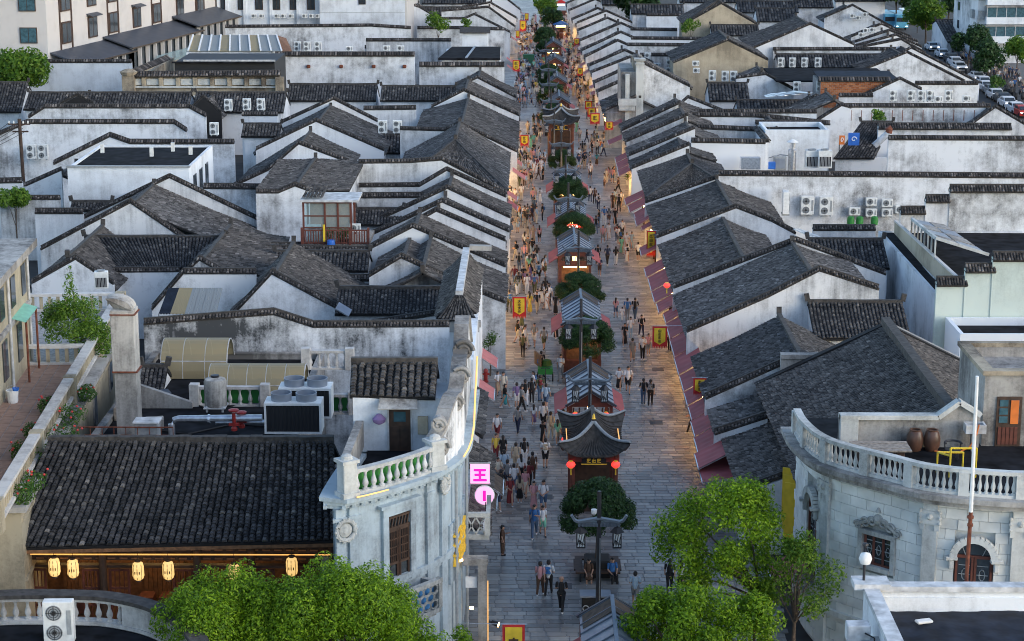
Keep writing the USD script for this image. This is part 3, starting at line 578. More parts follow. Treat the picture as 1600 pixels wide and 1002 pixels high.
# ================================================================ blocks behind the right row
fwall('low coped wall with long stain streaks near the road', [(1312, 163), (1548, 163)], ('Z', 0, 6.4), 'plaster_worn')
G('gabled end of the streaked wall beside the rubble roof', [(1274, 188), (1315, 162), (1330, 166)], ('Z', 1, 6.6), 7, peak=1, wall='plaster_worn', roof=[(1240, 178), (1304, 152), (1330, 168)])
fwall('white coped wall left of the streaked wall', [(1180, 189), (1297, 190)], ('Z', 0, 6.4))
fwall('long plain white wall with dark coping on the far right', [(1388, 213), (1600, 214), (1640, 214)], ('Z', 0, 6.6), 'plaster_worn')
fwall('broken tile coping above the plain white wall', [(1372, 193), (1580, 194)], ('Z', 0, 6.4), 'plaster_worn', cop=(1.4, .5))
G('gable wall sloping down to the road at the right edge', [(1520, 190), (1555, 165), (1640, 215)], ('Z', 1, 6.8), 6)
xroof('rubble covered tile roof beside the blue and yellow signs', 1345, 1395, 192, 6.0, 248, .55, pxe=(1302, 1366))
flat('clean white flat roofed block behind the duct tower', atZ(1196, 203, 6.8)[0], atZ(1295, 203, 6.8)[0], atZ(1240, 203, 6.8)[1], atZ(1240, 203, 6.8)[1] + 6, 6.8, 'plaster_clean')
G('beige gabled building with a dirty band across its gable', [(1052, 96), (1137, 61), (1200, 92)], ('Z', 1, 9.6), 14, wall='beige', tile='tile', cop=(.5, .15), drop=.2)
T_, *_ = G('grey hipped building with three dark attic windows', [(1066, 38), (1127, 4), (1183, 37)], ('Z', 1, 11.0), 12, wall='beige', cop=(.4, .1), drop=.2, hip=6, roof=[(1066, 38), (1127, 6), (1183, 37)])
xroof('loose striped tile roof of the low shed', 1105, 1168, 131, 5.6, 158, .5)
xroof('low striped roof tucked behind the coped lane wall', 1150, 1272, 158, 4.6, 172, .4)
G('blotchy white gable falling to the right of the stone front', [(996, 92), (1012, 100), (1078, 133)], ('Z', 0, 10.5), 8, roof=[(994, 92), (1000, 92), (1082, 135)], wall='plaster_worn', peak=0, walls=False)
G('low tiled roof ridge right of the blotchy gable', [(1066, 158), (1075, 150), (1130, 172)], ('Z', 1, 6.4), 7, peak=1)
fwall('white wall of the condenser yard beside the beige gable', [(980, 68), (1100, 69)], ('Z', 0, 6.8))
fwall('second coping above the condenser yard wall', [(986, 58), (1106, 59)], ('Z', 0, 7.4))
fwall('low coped wall below the condenser yard', [(1000, 84), (1062, 84)], ('Z', 0, 5.8))
fwall('white wall with dark coping below the grey hipped building', [(985, 44), (1058, 45)], ('Z', 0, 6.6))
fwall('bright white wall behind the far condenser rack', [(1010, 22), (1082, 22)], ('Z', 0, 6.2), 'plaster_clean')
G('white gabled building with red verge boards and one small window', [(1176, 74), (1266, 36), (1334, 68)], ('Z', 1, 10.5), 16, tile='tile_brown', roof=[(1172, 72), (1266, 37), (1337, 69)], cop=(.4, .12), drop=.1)
G('small tiled gable in front of the red verged building', [(1248, 74), (1272, 63), (1290, 73)], ('Z', 1, 7.6), 6, roof=[(1218, 72), (1258, 52), (1292, 72)])
G('white gable with wall condensers near the road', [(1288, 26), (1332, 7), (1395, 42)], ('Z', 1, 9.0), 10, wall='plaster_worn')
fwall('long coped wall with white band below the red verged gable', [(1208, 75), (1400, 75)], ('Z', 0, 7.0))
xroof('striped tile roof behind the row of four condensers', 1212, 1378, 86, 6.2, 106, .45)
G('weathered white gable with a round vent facing the road', [(1352, 106), (1417, 80), (1508, 126)], ('Z', 1, 8.2), 12, wall='plaster_worn')
for i, (a, p, b) in enumerate([((1345, 72), (1408, 60), (1446, 82)), ((1338, 70), (1400, 53), (1440, 72)), ((1336, 64), (1390, 46), (1434, 64)), ((1330, 56), (1377, 36), (1424, 57))]):
    G('white gable in the stepped row by the road, %s' % ['nearest of four', 'second of four', 'third of four', 'farthest of four'][i], [a, p, b], ('Z', 1, 8.0), 7)
G('long dark roof falling towards the queue of cars', [(1372, 100), (1424, 73), (1530, 128)], ('Z', 1, 7.6), 9)
fwall('coped white wall ending above the queue of cars', [(1430, 128), (1528, 128)], ('Z', 0, 6.2))
G('grey tiled gable in front of the red brick wall', [(1352, 146), (1406, 121), (1440, 138)], ('Z', 1, 7.4), 9, wall='plaster_worn', roof=[(1362, 152), (1408, 124), (1442, 142)])
fwall('coping of the condenser terrace wall', [(1311, 147), (1364, 147)], ('Z', 0, 5.6))
G('pale speckled gable at the felt roof, left of the brick wall', [(1150, 120), (1196, 114), (1240, 138)], ('Z', 1, 6.8), 6, wall='plaster_worn', roof=[(1150, 124), (1190, 108), (1240, 140)])
G('pair of low white gables beside the brick wall, left one', [(1232, 170), (1275, 148), (1286, 152)], ('Z', 1, 6.6), 6)
# middle right, behind the row
xroof('dark striped tile roof between the gables and the stepped white wall', 1262, 1380, 376, 6.6, 420, .45)
xroof('dark striped tile roof beyond the angled ridge house', 1262, 1410, 474, 6.6, 530, .42)
fwall('low coped wall in front of the condenser wall', [(1270, 353), (1368, 353)], ('Z', 0, 5.4))
# stepped horse-head walls on the right
sa = atZ(1420, 292, 9.5)[1]
for i, (x0, x1, y) in enumerate([(1484, 1640, 290), (1446, 1484, 306), (1407, 1446, 324)]):
    fwall('white stepped wall with tile caps, %s step' % ['broad top', 'middle', 'lower'][i], [(x0, y), (x1, y)], ('Y', 0, sa + i * .05), 'plaster', cop=(1.0, .42))
sb = atZ(1500, 394, 9.5)[1]
for i, (x0, x1, y) in enumerate([(1551, 1640, 395), (1508, 1555, 413), (1463, 1511, 434)]):
    fwall('pale green stepped wall with tile caps, %s step' % ['upper', 'middle', 'lowest'][i], [(x0, y), (x1, y)], ('Y', 0, sb + i * .05), 'plaster_green', cop=(1.0, .42))
flat('white block joining the two stepped walls, with black felt roof', atY(1372, 345, sa)[0], atY(1640, 345, sa)[0], sb + .4, sa - .3, atY(1372, 348, sa)[2] - .6, 'plaster', par=.1)
p_ = atY(1480, 520, sb); flat('pale lean-to building under the green stepped wall', atY(1474, 520, sb)[0], atY(1650, 520, sb)[0], sb - 5, sb - .4, atY(1480, 522, sb - 5)[2], 'plaster_clean')
# roofs that close the view at the top edge
for a, b, y0, y1, lab in [(985, 1068, 8, 22, 'dark long roof left of the grey hipped building'), (1150, 1245, 3, 20, 'broad dark roof behind the red verged gable'), (1240, 1300, -2, 12, 'dark roof at the top edge right of the broad one'), (940, 1000, -6, 8, 'dark roof at the top edge beside the dark tree'), (1060, 1200, -12, 4, 'long roof crossing the top edge'), (660, 760, -8, 6, 'dark roof left of the street at the top edge'), (1300, 1380, -16, 2, 'far roof by the roadside trees'), (1110, 1185, 40, 56, 'dark striped roof below the grey hipped building'), (1180, 1240, 14, 34, 'tiled roof stepping behind the red verged gable')]: xroof(lab, a, b, y0, 7.5, y1, .5)
# ================================================================ foreground buildings
class Path:
    """a smooth line in plan"""
    def __init__(s, pts, n=160):
        from scipy.interpolate import PchipInterpolator as PI_
        p = np.array(pts, float); t = np.r_[0, np.cumsum(np.linalg.norm(np.diff(p, axis=0), axis=1))]
        tt = np.linspace(0, t[-1], n); q = np.c_[PI_(t, p[:, 0])(tt), PI_(t, p[:, 1])(tt)]
        s.t = np.r_[0, np.cumsum(np.linalg.norm(np.diff(q, axis=0), axis=1))]; s.q = q; s.L = s.t[-1]
    def __call__(s, u, off=0.0, z=0.0):
        x, y = np.interp(u, s.t, s.q[:, 0]), np.interp(u, s.t, s.q[:, 1]); e = .05
        dx, dy = np.interp(min(u + e, s.L), s.t, s.q[:, 0]) - np.interp(max(u - e, 0), s.t, s.q[:, 0]), np.interp(min(u + e, s.L), s.t, s.q[:, 1]) - np.interp(max(u - e, 0), s.t, s.q[:, 1])
        l = math.hypot(dx, dy); n = (dy / l, -dx / l)                # to the right of the direction of travel
        return V(x + n[0] * off, y + n[1] * off, z)
    def at_px(s, px, z):
        us = np.linspace(getattr(s, 'lo', 0), s.L, 300); return us[int(np.argmin([abs(proj(s(u, 0, z))[0] - px) for u in us]))]
    def ribbon(s, mb, u0, u1, o0, o1, z0, z1, step=.5, ztop=None):
        """a wall following the line between offsets o0 and o1"""
        n = max(1, int((u1 - u0) / step)); us = np.linspace(u0, u1, n + 1)
        v = []
        for u in us:
            zt = ztop(u) if ztop else z1
            v += [s(u, o0, z0), s(u, o1, z0), s(u, o1, zt), s(u, o0, zt)]
        f = [(0, 1, 2, 3), tuple(np.array((3, 2, 1, 0)) + 4 * n)]
        for k in range(n):
            a = 4 * k
            for i in range(4): j = (i + 1) % 4; f.append((a + i, a + 4 + i, a + 4 + j, a + j))
        return mb.add(v, f)
def baluster(mb, p, h, r=.1, n=8):
    pr = [(.95, 0), (.95, .08), (.55, .1), (.62, .16), (1.0, .3), (.95, .4), (.5, .62), (.42, .72), (.55, .86), (.6, .9), (.95, .91), (.95, 1.0)]
    return mb.lathe([(a * r, b * h) for a, b in pr], p, n)

# ---- timber house with the big tiled roof, lower left
def big_roof():
    zr, ze = 8.7, 5.5; Yr = atZ(300, 692, zr)[1]; Ye = atZ(260, 858, ze)[1]
    a, b, c, d = atZ(76, 692, zr), atZ(522, 692, zr), atZ(526, 846, ze + .15), atZ(-6, 858, ze)
    T = Thing('timber_house', 'timber house with the largest dark tiled roof, warm lit front under its eaves', 'house', ((b[0] + a[0]) / 2, Yr, 0))
    p = T.part('roof', MB().slab(a, b, c, d, .16), 'under_tile')
    n = 50; rng = np.random.default_rng(3)
    for k in range(n):                                               # every run of tiles by itself
        f0, f1 = k / n, (k + 1) / n; A, B, C_, D = a + (b - a) * f0, a + (b - a) * f1, d + (c - d) * f1, d + (c - d) * f0
        m = MB(); l = np.linalg.norm(D - A); tiles(m, A + V(0, 0, .03), B + V(0, 0, .03), C_ + V(0, 0, .03), D + V(0, 0, .03), 1.0, .19, 50 + k, h=.15, sag=.05)
        T.part('tile_row', m, 'tile_dark' if k % 3 else 'tile', parent=p)
    ba, bb_ = a + V(0, 3.6, -2), b + V(0, 3.6, -2)
    T.part('rear_roof', MB().slab(a, b, bb_, ba, .16), 'under_tile')
    m = MB(); t = b - a
    for k in range(24): m.bar(a + t * k / 24 + V(0, 0, .14), a + t * (k + .985) / 24 + V(0, 0, .14), .34, .34 + .03 * (k % 3))
    T.part('ridge', m, 'ridge_dark')
    # eaves, brackets, posts, walls, the lit room behind
    e = c - d; fas = MB().bar(d + V(0, .12, -.2), c + V(0, .12, -.2), .1, .16); T.part('eaves_board', fas, 'wood_mid')
    m = MB()
    for k in range(60): q = d + e * (k + .5) / 60; m.bar(q + V(0, .15, -.14), q + V(0, 1.3, .45), .07, .09)
    T.part('rafters', m, 'wood_dark')
    y0 = Ye + 1.3; xs = [atY(x, 900, y0)[0] for x in (10, 38, 163, 310, 395, 520)]
    for x in xs: T.part('post', MB().tube([V(x, y0 - .2, 0), V(x, y0 - .2, ze + .3)], .17, 10), 'wood_dark')
    T.part('lamp_strip', MB().bar(V(xs[1], y0 - .45, 4.92), V(xs[-1], y0 - .45, 4.95), .035, .05), 'glow_strip')
    T.part('lintel', MB().bb(xs[0], xs[-1], y0 - .12, y0 + .12, 4.55, 5.3).bb(xs[0], xs[-1], y0 - .16, y0 + .16, 4.2, 4.32), 'wood_dark')
    m = MB()
    for k in range(26):
        x = xs[1] + (xs[-1] - xs[1]) * (k + .5) / 26
        for j in range(3): m.bb(x - .17, x + .17, y0 - .2, y0 - .14, 4.62 + j * .2, 4.68 + j * .2)
    T.part('fretwork', m, 'wood_mid')
    T.part('floor', MB().bb(xs[0], xs[-1], y0 - .4, y0 + 4, 1.4, 1.6), 'wood_dark'); T.part('room_back', MB().bb(xs[0], xs[-1], y0 + 3.2, y0 + 3.4, 1.6, 5.4), 'wood_mid'); T.part('ceiling', MB().bb(xs[0], xs[-1], y0 + .2, y0 + 3.2, 5.25, 5.35), 'wood_dark')
    T.part('room_lamps', MB().bb(xs[1] + .6, xs[2] - .6, y0 + 1.8, y0 + 2.2, 5.1, 5.2).bb(xs[2] + .6, xs[3] - .6, y0 + 1.8, y0 + 2.2, 5.1, 5.2).bb(xs[3] + .4, xs[4] - .2, y0 + 1.8, y0 + 2.2, 5.1, 5.2), 'glow_warm')
    for i in range(1, 5):
        x0, x1 = xs[i] + .2, xs[i + 1] - .2; w = (x1 - x0) / 4
        for k in (0, 3):                                             # shutters and lattice leaves at both sides of each opening
            m = MB(); xa, xb = x0 + k * w + .06, x0 + (k + 1) * w - .06
            for xx in (xa, xb): m.bb(xx - .05, xx + .05, y0 - .04, y0 + .06, 1.6, 4.1)
            for z in (1.65, 2.4, 3.2, 4.05): m.bb(xa, xb, y0 - .03, y0 + .05, z - .05, z + .05)
            for j in range(1, 4): xx = xa + (xb - xa) * j / 4; m.bb(xx - .02, xx + .02, y0 - .01, y0 + .03, 1.7, 4.05)
            T.part('lattice_leaf', m, 'wood_red')
        m = MB()
        for j in range(9): xx = x0 + w + (2 * w) * (j + .5) / 9; m.bb(xx - w / 10, xx + w / 10, y0 + 2.9, y0 + 3.0, 1.6, 3.9)
        T.part('wall_panelling', m, 'wood_mid')
        m = MB()
        for j in range(2): m.bb(x0 + w * (1.1 + j), x0 + w * (1.8 + j), y0 + 1.0, y0 + 1.8, 1.6, 2.35)
        T.part('counter', m, 'wood_red')
    m = MB().box((xs[-1] - .2, y0 - .1, 3.2), (.5, .4, 3.2)).bb(xs[0] - .6, xs[0] + .1, y0 - .2, y0 + 3, 0, 5.2); T.part('end_piers', m, 'concrete')
    T.part('rear_wall', MB().bb(a[0] + .4, b[0] - .4, Yr + 3.0, Yr + 3.3, 0, 6.7), 'plaster_worn')
    for i, (px, py) in enumerate([(85, 886), (114, 888), (216, 892), (263, 891), (366, 896), (456, 885)]):
        q = atY(px, py, y0 - .75); L = Thing('paper_lantern', ['paper lantern nearest the left end of the timber house', 'paper lantern second from the left under the eaves', 'paper lantern just right of the second timber post', 'paper lantern in front of the open panelled room', 'paper lantern half hidden by the treetop', 'paper lantern beside the blue corner building'][i], 'lantern', q)
        L.part('lamp_shade', MB().lathe([(.0, .42), (.12, .42), (.22, .34), (.255, .2), (.26, -.2), (.22, -.34), (.12, -.42), (0, -.42)], q, 12), 'glow_lantern')
        m = MB().lathe([(.13, .42), (.15, .5), (0, .52)], q, 10).lathe([(0, -.5), (.15, -.48), (.13, -.42)], q, 10)
        for k in range(8): t_ = k * math.pi / 4; m.tube([q + V(.23 * math.cos(t_), .23 * math.sin(t_), .34), q + V(.265 * math.cos(t_), .265 * math.sin(t_), 0), q + V(.23 * math.cos(t_), .23 * math.sin(t_), -.34)], .012, 4)
        for k in range(3): m.box(q + V(-.1 + .1 * k, -.263, -.02), (.04, .012, .12))
        L.part('frame', m, 'wood_dark'); L.part('cord', MB().tube([q + V(0, 0, .5), V(q[0], q[1], 5.3)], .012, 5), 'black')
big_roof()

# ---- blue corner building
def corner():
    zc = 9.2
    pth = Path([(-7.45, 82.5)] + [tuple(atZ(a, b, zc)[:2]) for a, b in ((519, 783), (566, 773), (620, 758), (672, 739), (704, 718), (719, 695))] + [(-3.1, 87.5), (-3.05, 93)])
    pth.lo = 5.6
    T = Thing('corner_building', 'pale blue rendered corner building with curved front, terrace balustrade and baroque gable', 'building', (-6.5, 84, 0))
    pth.ribbon(w := MB(), 0, pth.L, 0, -.4, 0, zc - .3); w.bb(-7.7, -7.3, 82.6, 90, 0, zc - .3).bb(-7.7, -3.4, 89.6, 90, 0, zc - .3); T.part('wall', w, 'stucco_blue')
    T.part('terrace_floor', MB().prism([V(*pth(u, -.3, zc - .05)) for u in np.linspace(0, pth.L, 24)] + [V(-7.5, 90, zc - .05)], (0, 0, -.2), (0, 0, 0)), 'felt')
    m = MB(); pth.ribbon(m, 0, pth.L, .55, -.3, zc - .05, zc + .12); pth.ribbon(m, 0, pth.L, .38, -.3, zc - .2, zc - .05); pth.ribbon(m, 0, pth.L, .22, -.3, zc - .36, zc - .2)
    k = 0.2
    while k < pth.L - .2: q = pth(k, .3, zc - .28); m.box(q, (.16, .16, .16)); k += .45
    T.part('cornice', m, 'stucco_blue')
    m = MB(); pth.ribbon(m, 0, pth.L, .16, 0, 5.0, 5.25); pth.ribbon(m, 0, pth.L, .1, 0, 4.85, 5.0); T.part('string_course', m, 'stucco_blue')
    for px in (530, 552, 668, 690, 716):                              # pilasters
        u = pth.at_px(px, 7.5); m = MB(); pth.ribbon(m, u - .22, u + .22, .14, 0, 0.2, zc - .38); pth.ribbon(m, u - .28, u + .28, .2, 0, zc - .9, zc - .75); T.part('pilaster', m, 'stucco_blue')
    for px, z in ((537, 7.9), (689, 8.45)):
        u = pth.at_px(px, z); c0 = pth(u, .16, z); n = pth(u, 1, z) - pth(u, 0, z); t = V(-n[1], n[0], 0); m = MB()
        rr = .42 if px < 600 else .34
        ring = [c0 + n * .05 + t * rr * math.cos(a) + V(0, 0, rr * math.sin(a)) for a in np.linspace(0, 2 * math.pi, 25)]
        m.tube(ring, .09, 7); m.tube([c0 - n * .05, c0 + n * .04, c0 + n * .1], [rr * .75, rr * .7, rr * .3], 16)
        for k in range(14): a = k * math.pi / 7; m.box(c0 + n * .08 + t * (rr + .07) * math.cos(a) + V(0, 0, (rr + .07) * math.sin(a)), (.1, .1, .1), bev=.03)
        T.part('medallion', m, 'stone_grey')
    # window with lattice leaves, surround and stone balcony
    u = pth.at_px(621, 7); hw = .62; z0, z1 = 4.95, 7.9
    m = MB(); pth.ribbon(m, u - hw - .3, u - hw, .16, 0, z0, z1 + .1); pth.ribbon(m, u + hw, u + hw + .3, .16, 0, z0, z1 + .1); pth.ribbon(m, u - hw - .3, u + hw + .3, .18, 0, z1 + .1, z1 + .5); pth.ribbon(m, u - hw - .5, u + hw + .5, .32, 0, z1 + .5, z1 + .64)
    wd = T.part('window', m, 'stucco_blue')
    P = lambda uu, o, z: pth(uu, o, z)
    for sg in (-1, 1):
        m = MB(); a, b = (u - hw, u - .02) if sg < 0 else (u + .02, u + hw)
        for q in (a + .05, b - .05): m.bar(P(q, .05, z0), P(q, .05, z1 - .55), .1, .08)
        for z in (z0 + .05, z0 + .9, z1 - .6): m.bar(P(a, .05, z), P(b, .05, z), .08, .1)
        c_ = (a + b) / 2
        for z in (z0 + 1.25, z0 + 1.6, z0 + 1.95): m.bar(P(a, .05, z), P(b, .05, z), .05, .04)
        for q in (a + .2, c_, b - .2): m.bar(P(q, .05, z0 + .9), P(q, .05, z1 - .6), .04, .05)
        T.part('casement', m, 'wood_dark', parent=wd)
    m = MB().bar(P(u - hw, .05, z1 - .03), P(u + hw, .05, z1 - .03), .1, .08).bar(P(u - hw, .05, z1 - .5), P(u + hw, .05, z1 - .5), .1, .1)
    for k in range(7): q = u - hw + (2 * hw) * (k + .5) / 7; m.bar(P(q - .05, .05, z1 - .45), P(q + .05, .05, z1 - .08), .05, .05)
    T.part('transom_carving', m, 'wood_dark', parent=wd)
    m = MB(); pth.ribbon(m, u - hw, u + hw, .01, -.02, z0, z1); T.part('pane', m, 'window_dark', parent=wd)
    m = MB(); ub = u + .35; pth.ribbon(m, ub - 1.05, ub + 1.15, 1.0, 0, 3.4, 3.6); pth.ribbon(m, ub - .95, ub + 1.05, .8, 0, 3.22, 3.4); pth.ribbon(m, ub - 1.1, ub + 1.2, 1.05, .78, 4.72, 4.9)
    for s_ in (ub - 1.08, ub + 1.0): pth.ribbon(m, s_, s_ + .2, 1.02, 0, 3.6, 4.72)
    bal = T.part('balcony', m, 'stone_grey')
    m = MB()
    for r in range(3):
        for c_ in range(5):
            uc = ub - .82 + c_ * .4 + (.2 if r % 2 else 0); zc_ = 3.82 + r * .35
            if uc > ub + 1: continue
            hx = [P(uc + .2 * math.cos(a), .95, zc_ + .2 * math.sin(a)) for a in np.arange(7) * math.pi / 3 + math.pi / 6]
            for k in range(6): m.bar(hx[k], hx[k + 1], .06, .05)
    T.part('balcony_lattice', m, 'stone_grey', parent=bal); m = MB(); pth.ribbon(m, ub - .9, ub + 1.0, .72, .7, 3.6, 4.7); T.part('balcony_back', m, 'pot_blue', parent=bal)
    # sign with gilded strokes on the street side
    u0 = pth.at_px(712, 5.6); sg = T.part('sign_board', (lambda m: (pth.ribbon(m, u0 - 1.2, u0 + 3.2, .1, 0, 3.6, 6.3), m)[1])(MB()), 'stucco_blue')
    m = MB(); rng = random.Random(4)
    for k in range(3):
        uc = u0 - .5 + k * .95
        for z in (5.7, 5.25, 4.8, 4.35): m.bar(P(uc - .34, .16, z), P(uc + .34, .16, z + .05), .12, .09)
        m.bar(P(uc, .16, 4.25), P(uc, .16, 5.8), .12, .1); m.bar(P(uc - .3, .16, 4.4), P(uc, .16, 5.2), .1, .09)
    T.part('gilded_lettering', m, 'gold', parent=sg)
    # terrace balustrade with urn-shaped balusters, green netting behind
    ua, ub = pth.at_px(546, 9.6), pth.at_px(672, 9.6); zb = zc + .12
    rail = MB(); pth.ribbon(rail, ua, ub, .28, -.06, zb + .95, zb + 1.1); pth.ribbon(rail, ua, ub, .24, -.02, zb, zb + .12); T.part('balustrade_rail', rail, 'stone_grey')
    n = 11
    for k in range(n): T.part('baluster', baluster(MB(), pth(ua + (ub - ua) * (k + .7) / n, .11, zb + .12), .84, .13, 10), 'white_old', smooth=40)
    m = MB(); pth.ribbon(m, ua + .2, ub - .1, -.12, -.15, zb, zb + .9); T.part('netting', m, 'green_plastic')
    for uu, hh in ((ua - .15, 1.45), (ub + .25, 1.2)):
        q = pth(uu, .1, zb); m = MB().box(q + V(0, 0, hh / 2), (.62, .62, hh), rz=.6, bev=.03).box(q + V(0, 0, hh + .06), (.78, .78, .14), rz=.6).box(q + V(0, 0, .1), (.76, .76, .2), rz=.6)
        m.lathe([(.26, 0), (.22, .14), (.1, .2), (0, .22)], q + V(0, 0, hh + .13), 10)
        T.part('balustrade_pier', m, 'stone_grey')
    T.part('side_parapet', MB().bar(pth(ua - .3, -.1, zb + .6), V(-7.4, 88.0, zb + .6), .35, 1.2), 'concrete')
    # baroque crest wall along the street side
    us, ue = ub + .4, pth.L
    def top(u):
        x = (u - us) / (ue - us); return zc + .1 + np.interp(x, [0, .05, .1, .16, .24, .33, .42, .5, .56, .62, .7, .8, .9, 1], [1.2, 1.5, 2.2, 2.6, 2.5, 3.2, 3.4, 3.3, 3.8, 4.3, 4.5, 4.2, 3.2, 2.4])
    m = MB(); pth.ribbon(m, us, ue, .12, -.32, zc + .1, 0, step=.25, ztop=top); T.part('crest_wall', m, 'plaster_grimy')
    m = MB(); n = 40
    for k in range(n):
        a, b = us + (ue - us) * k / n, us + (ue - us) * (k + 1) / n
        m.bar(pth(a, -.1, top(a) + .05), pth(b, -.1, top(b) + .05), .66, .14)
    T.part('crest_moulding', m, 'concrete')
    m = MB()
    for x, z, r in ((.03, 1.0, .5), (.03, 2.0, .32), (.2, 2.35, .4), (.34, 3.1, .45), (.55, 3.6, .5)):
        u = us + (ue - us) * x; c0 = pth(u, 0, zc + z)
        sp = [c0 + V(0, -.33, 0) + V(math.cos(a) * r * (1 - a / 14), 0, math.sin(a) * r * (1 - a / 14)) for a in np.linspace(0, 11, 30)]
        m.tube(sp, .085, 6); m.tube([c0 + V(0, -.3, 0), c0 + V(0, .3, 0)], r * .9, 14)
    T.part('scroll', m, 'concrete')
    for k in range(3):
        u = us + .4 + k * 1.5; m = MB(); pth.ribbon(m, u, u + .25, .2, .1, zc + .1, top(u) - .1); T.part('crest_pilaster', m, 'plaster')
    strip = [pth(u, .62, zc + .2 + z) for u, z in zip(np.linspace(us + 1.6, us + 7.5, 9), (0, .1, .3, .7, 1.3, 1.9, 2.0, 2.4, 2.9))]
    T.part('lamp_strip', MB().tube(strip, .04, 6), 'glow_strip'); T.part('lamp_strip', MB().tube([pth(u, .6, zc + .17) for u in np.linspace(ua, ua + 1.5, 4)], .03, 6), 'glow_strip')
    b = MB().bb(*sorted((pth(pth.at_px(541, 6))[0] - .3, pth(pth.at_px(541, 6))[0] + .35)), pth(pth.at_px(541, 6))[1] - .55, pth(pth.at_px(541, 6))[1] - .1, 5.0, 6.2)
    T.part('meter_box', b, 'dark_iron')
    m = MB()
    for u in (pth.at_px(706, 5), pth.at_px(722, 5)): m.tube([pth(u, .22, 0), pth(u, .22, zc - .4)], .07, 7)
    T.part('downpipe', m, 'ac_grey')
    # stair house on the terrace
    S = Thing('stair_house', 'small white stair house with a tiled roof and brown door on the corner terrace', 'building', (-7, 84, zc))
    a, b = atZ(549, 568, 12.75), atZ(684, 568, 12.75); d, c = atZ(546, 620, 11.6), atZ(680, 623, 11.6)
    p = S.part('roof', MB().slab(a, b, c, d, .14), 'under_tile')
    n = 12
    for k in range(n):
        f0, f1 = k / n, (k + 1) / n; A, B, C_, D = (a + (b - a) * f0, a + (b - a) * f1, d + (c - d) * f1, d + (c - d) * f0); m = MB()
        tiles(m, A + V(0, 0, .02), B + V(0, 0, .02), C_ + V(0, 0, .02), D + V(0, 0, .02), 1.0, .16, 200 + k, h=.15, sag=.01); S.part('tile_row', m, 'tile', parent=p)
    S.part('ridge', MB().bar(a + V(0, 0, .12), b + V(0, 0, .12), .3, .32), 'ridge_dark')
    yf = c[1] + .25; x0, x1 = d[0] + .15, c[0] + 1.1
    S.part('wall', MB().bb(x0, x1, yf, yf + 2.6, zc - .1, 11.55), 'plaster_clean')
    S.part('rear_roof', MB().slab(a, b, b + V(0, 1.6, -1), a + V(0, 1.6, -1), .14), 'under_tile')
    q0, q1 = atY(609, 705, yf)[0], atY(642, 705, yf)[0]
    dr = S.part('door', MB().bb(q0, q1, yf - .07, yf, zc - .05, zc + 1.95), 'wood_dark')
    S.part('door_pane', MB().bb(q0 + .2, q1 - .2, yf - .1, yf - .06, zc + 1.3, zc + 1.75), 'window_blue', parent=dr); S.part('door_planks', MB().bb(q0 + .1, (q0 + q1) / 2 - .03, yf - .1, yf - .06, zc + .1, zc + 1.1).bb((q0 + q1) / 2 + .03, q1 - .1, yf - .1, yf - .06, zc + .1, zc + 1.1), 'wood_dark', parent=dr)
    S.part('door_frame', MB().bb(q0 - .08, q0 - .01, yf - .09, yf, zc, zc + 2.05).bb(q1 + .01, q1 + .08, yf - .09, yf, zc, zc + 2.05), 'white_old')
    S.part('door_awning', MB().slab(V(q0 - .4, yf, zc + 2.4), V(q1 + .3, yf, zc + 2.4), V(q1 + .35, yf - .7, zc + 2.05), V(q0 - .45, yf - .7, zc + 2.05), .04), 'metal_old')
    S.part('meter_cabinet', MB().box((q1 + .55, yf - .12, zc + 1.15), (.45, .22, .8), bev=.02), 'beige')
    m = MB().lathe([(0, .28), (.12, .24), (.3, .05), (.27, -.1), (.1, -.2), (0, -.2)], V(q0 - .42, yf - .3, zc + 1.45), 10); single('hanging_bag', 'purple cloth bundle hanging beside the brown terrace door', 'bag', m, 'cloth_purple', smooth=50)
    return pth
CP = corner()

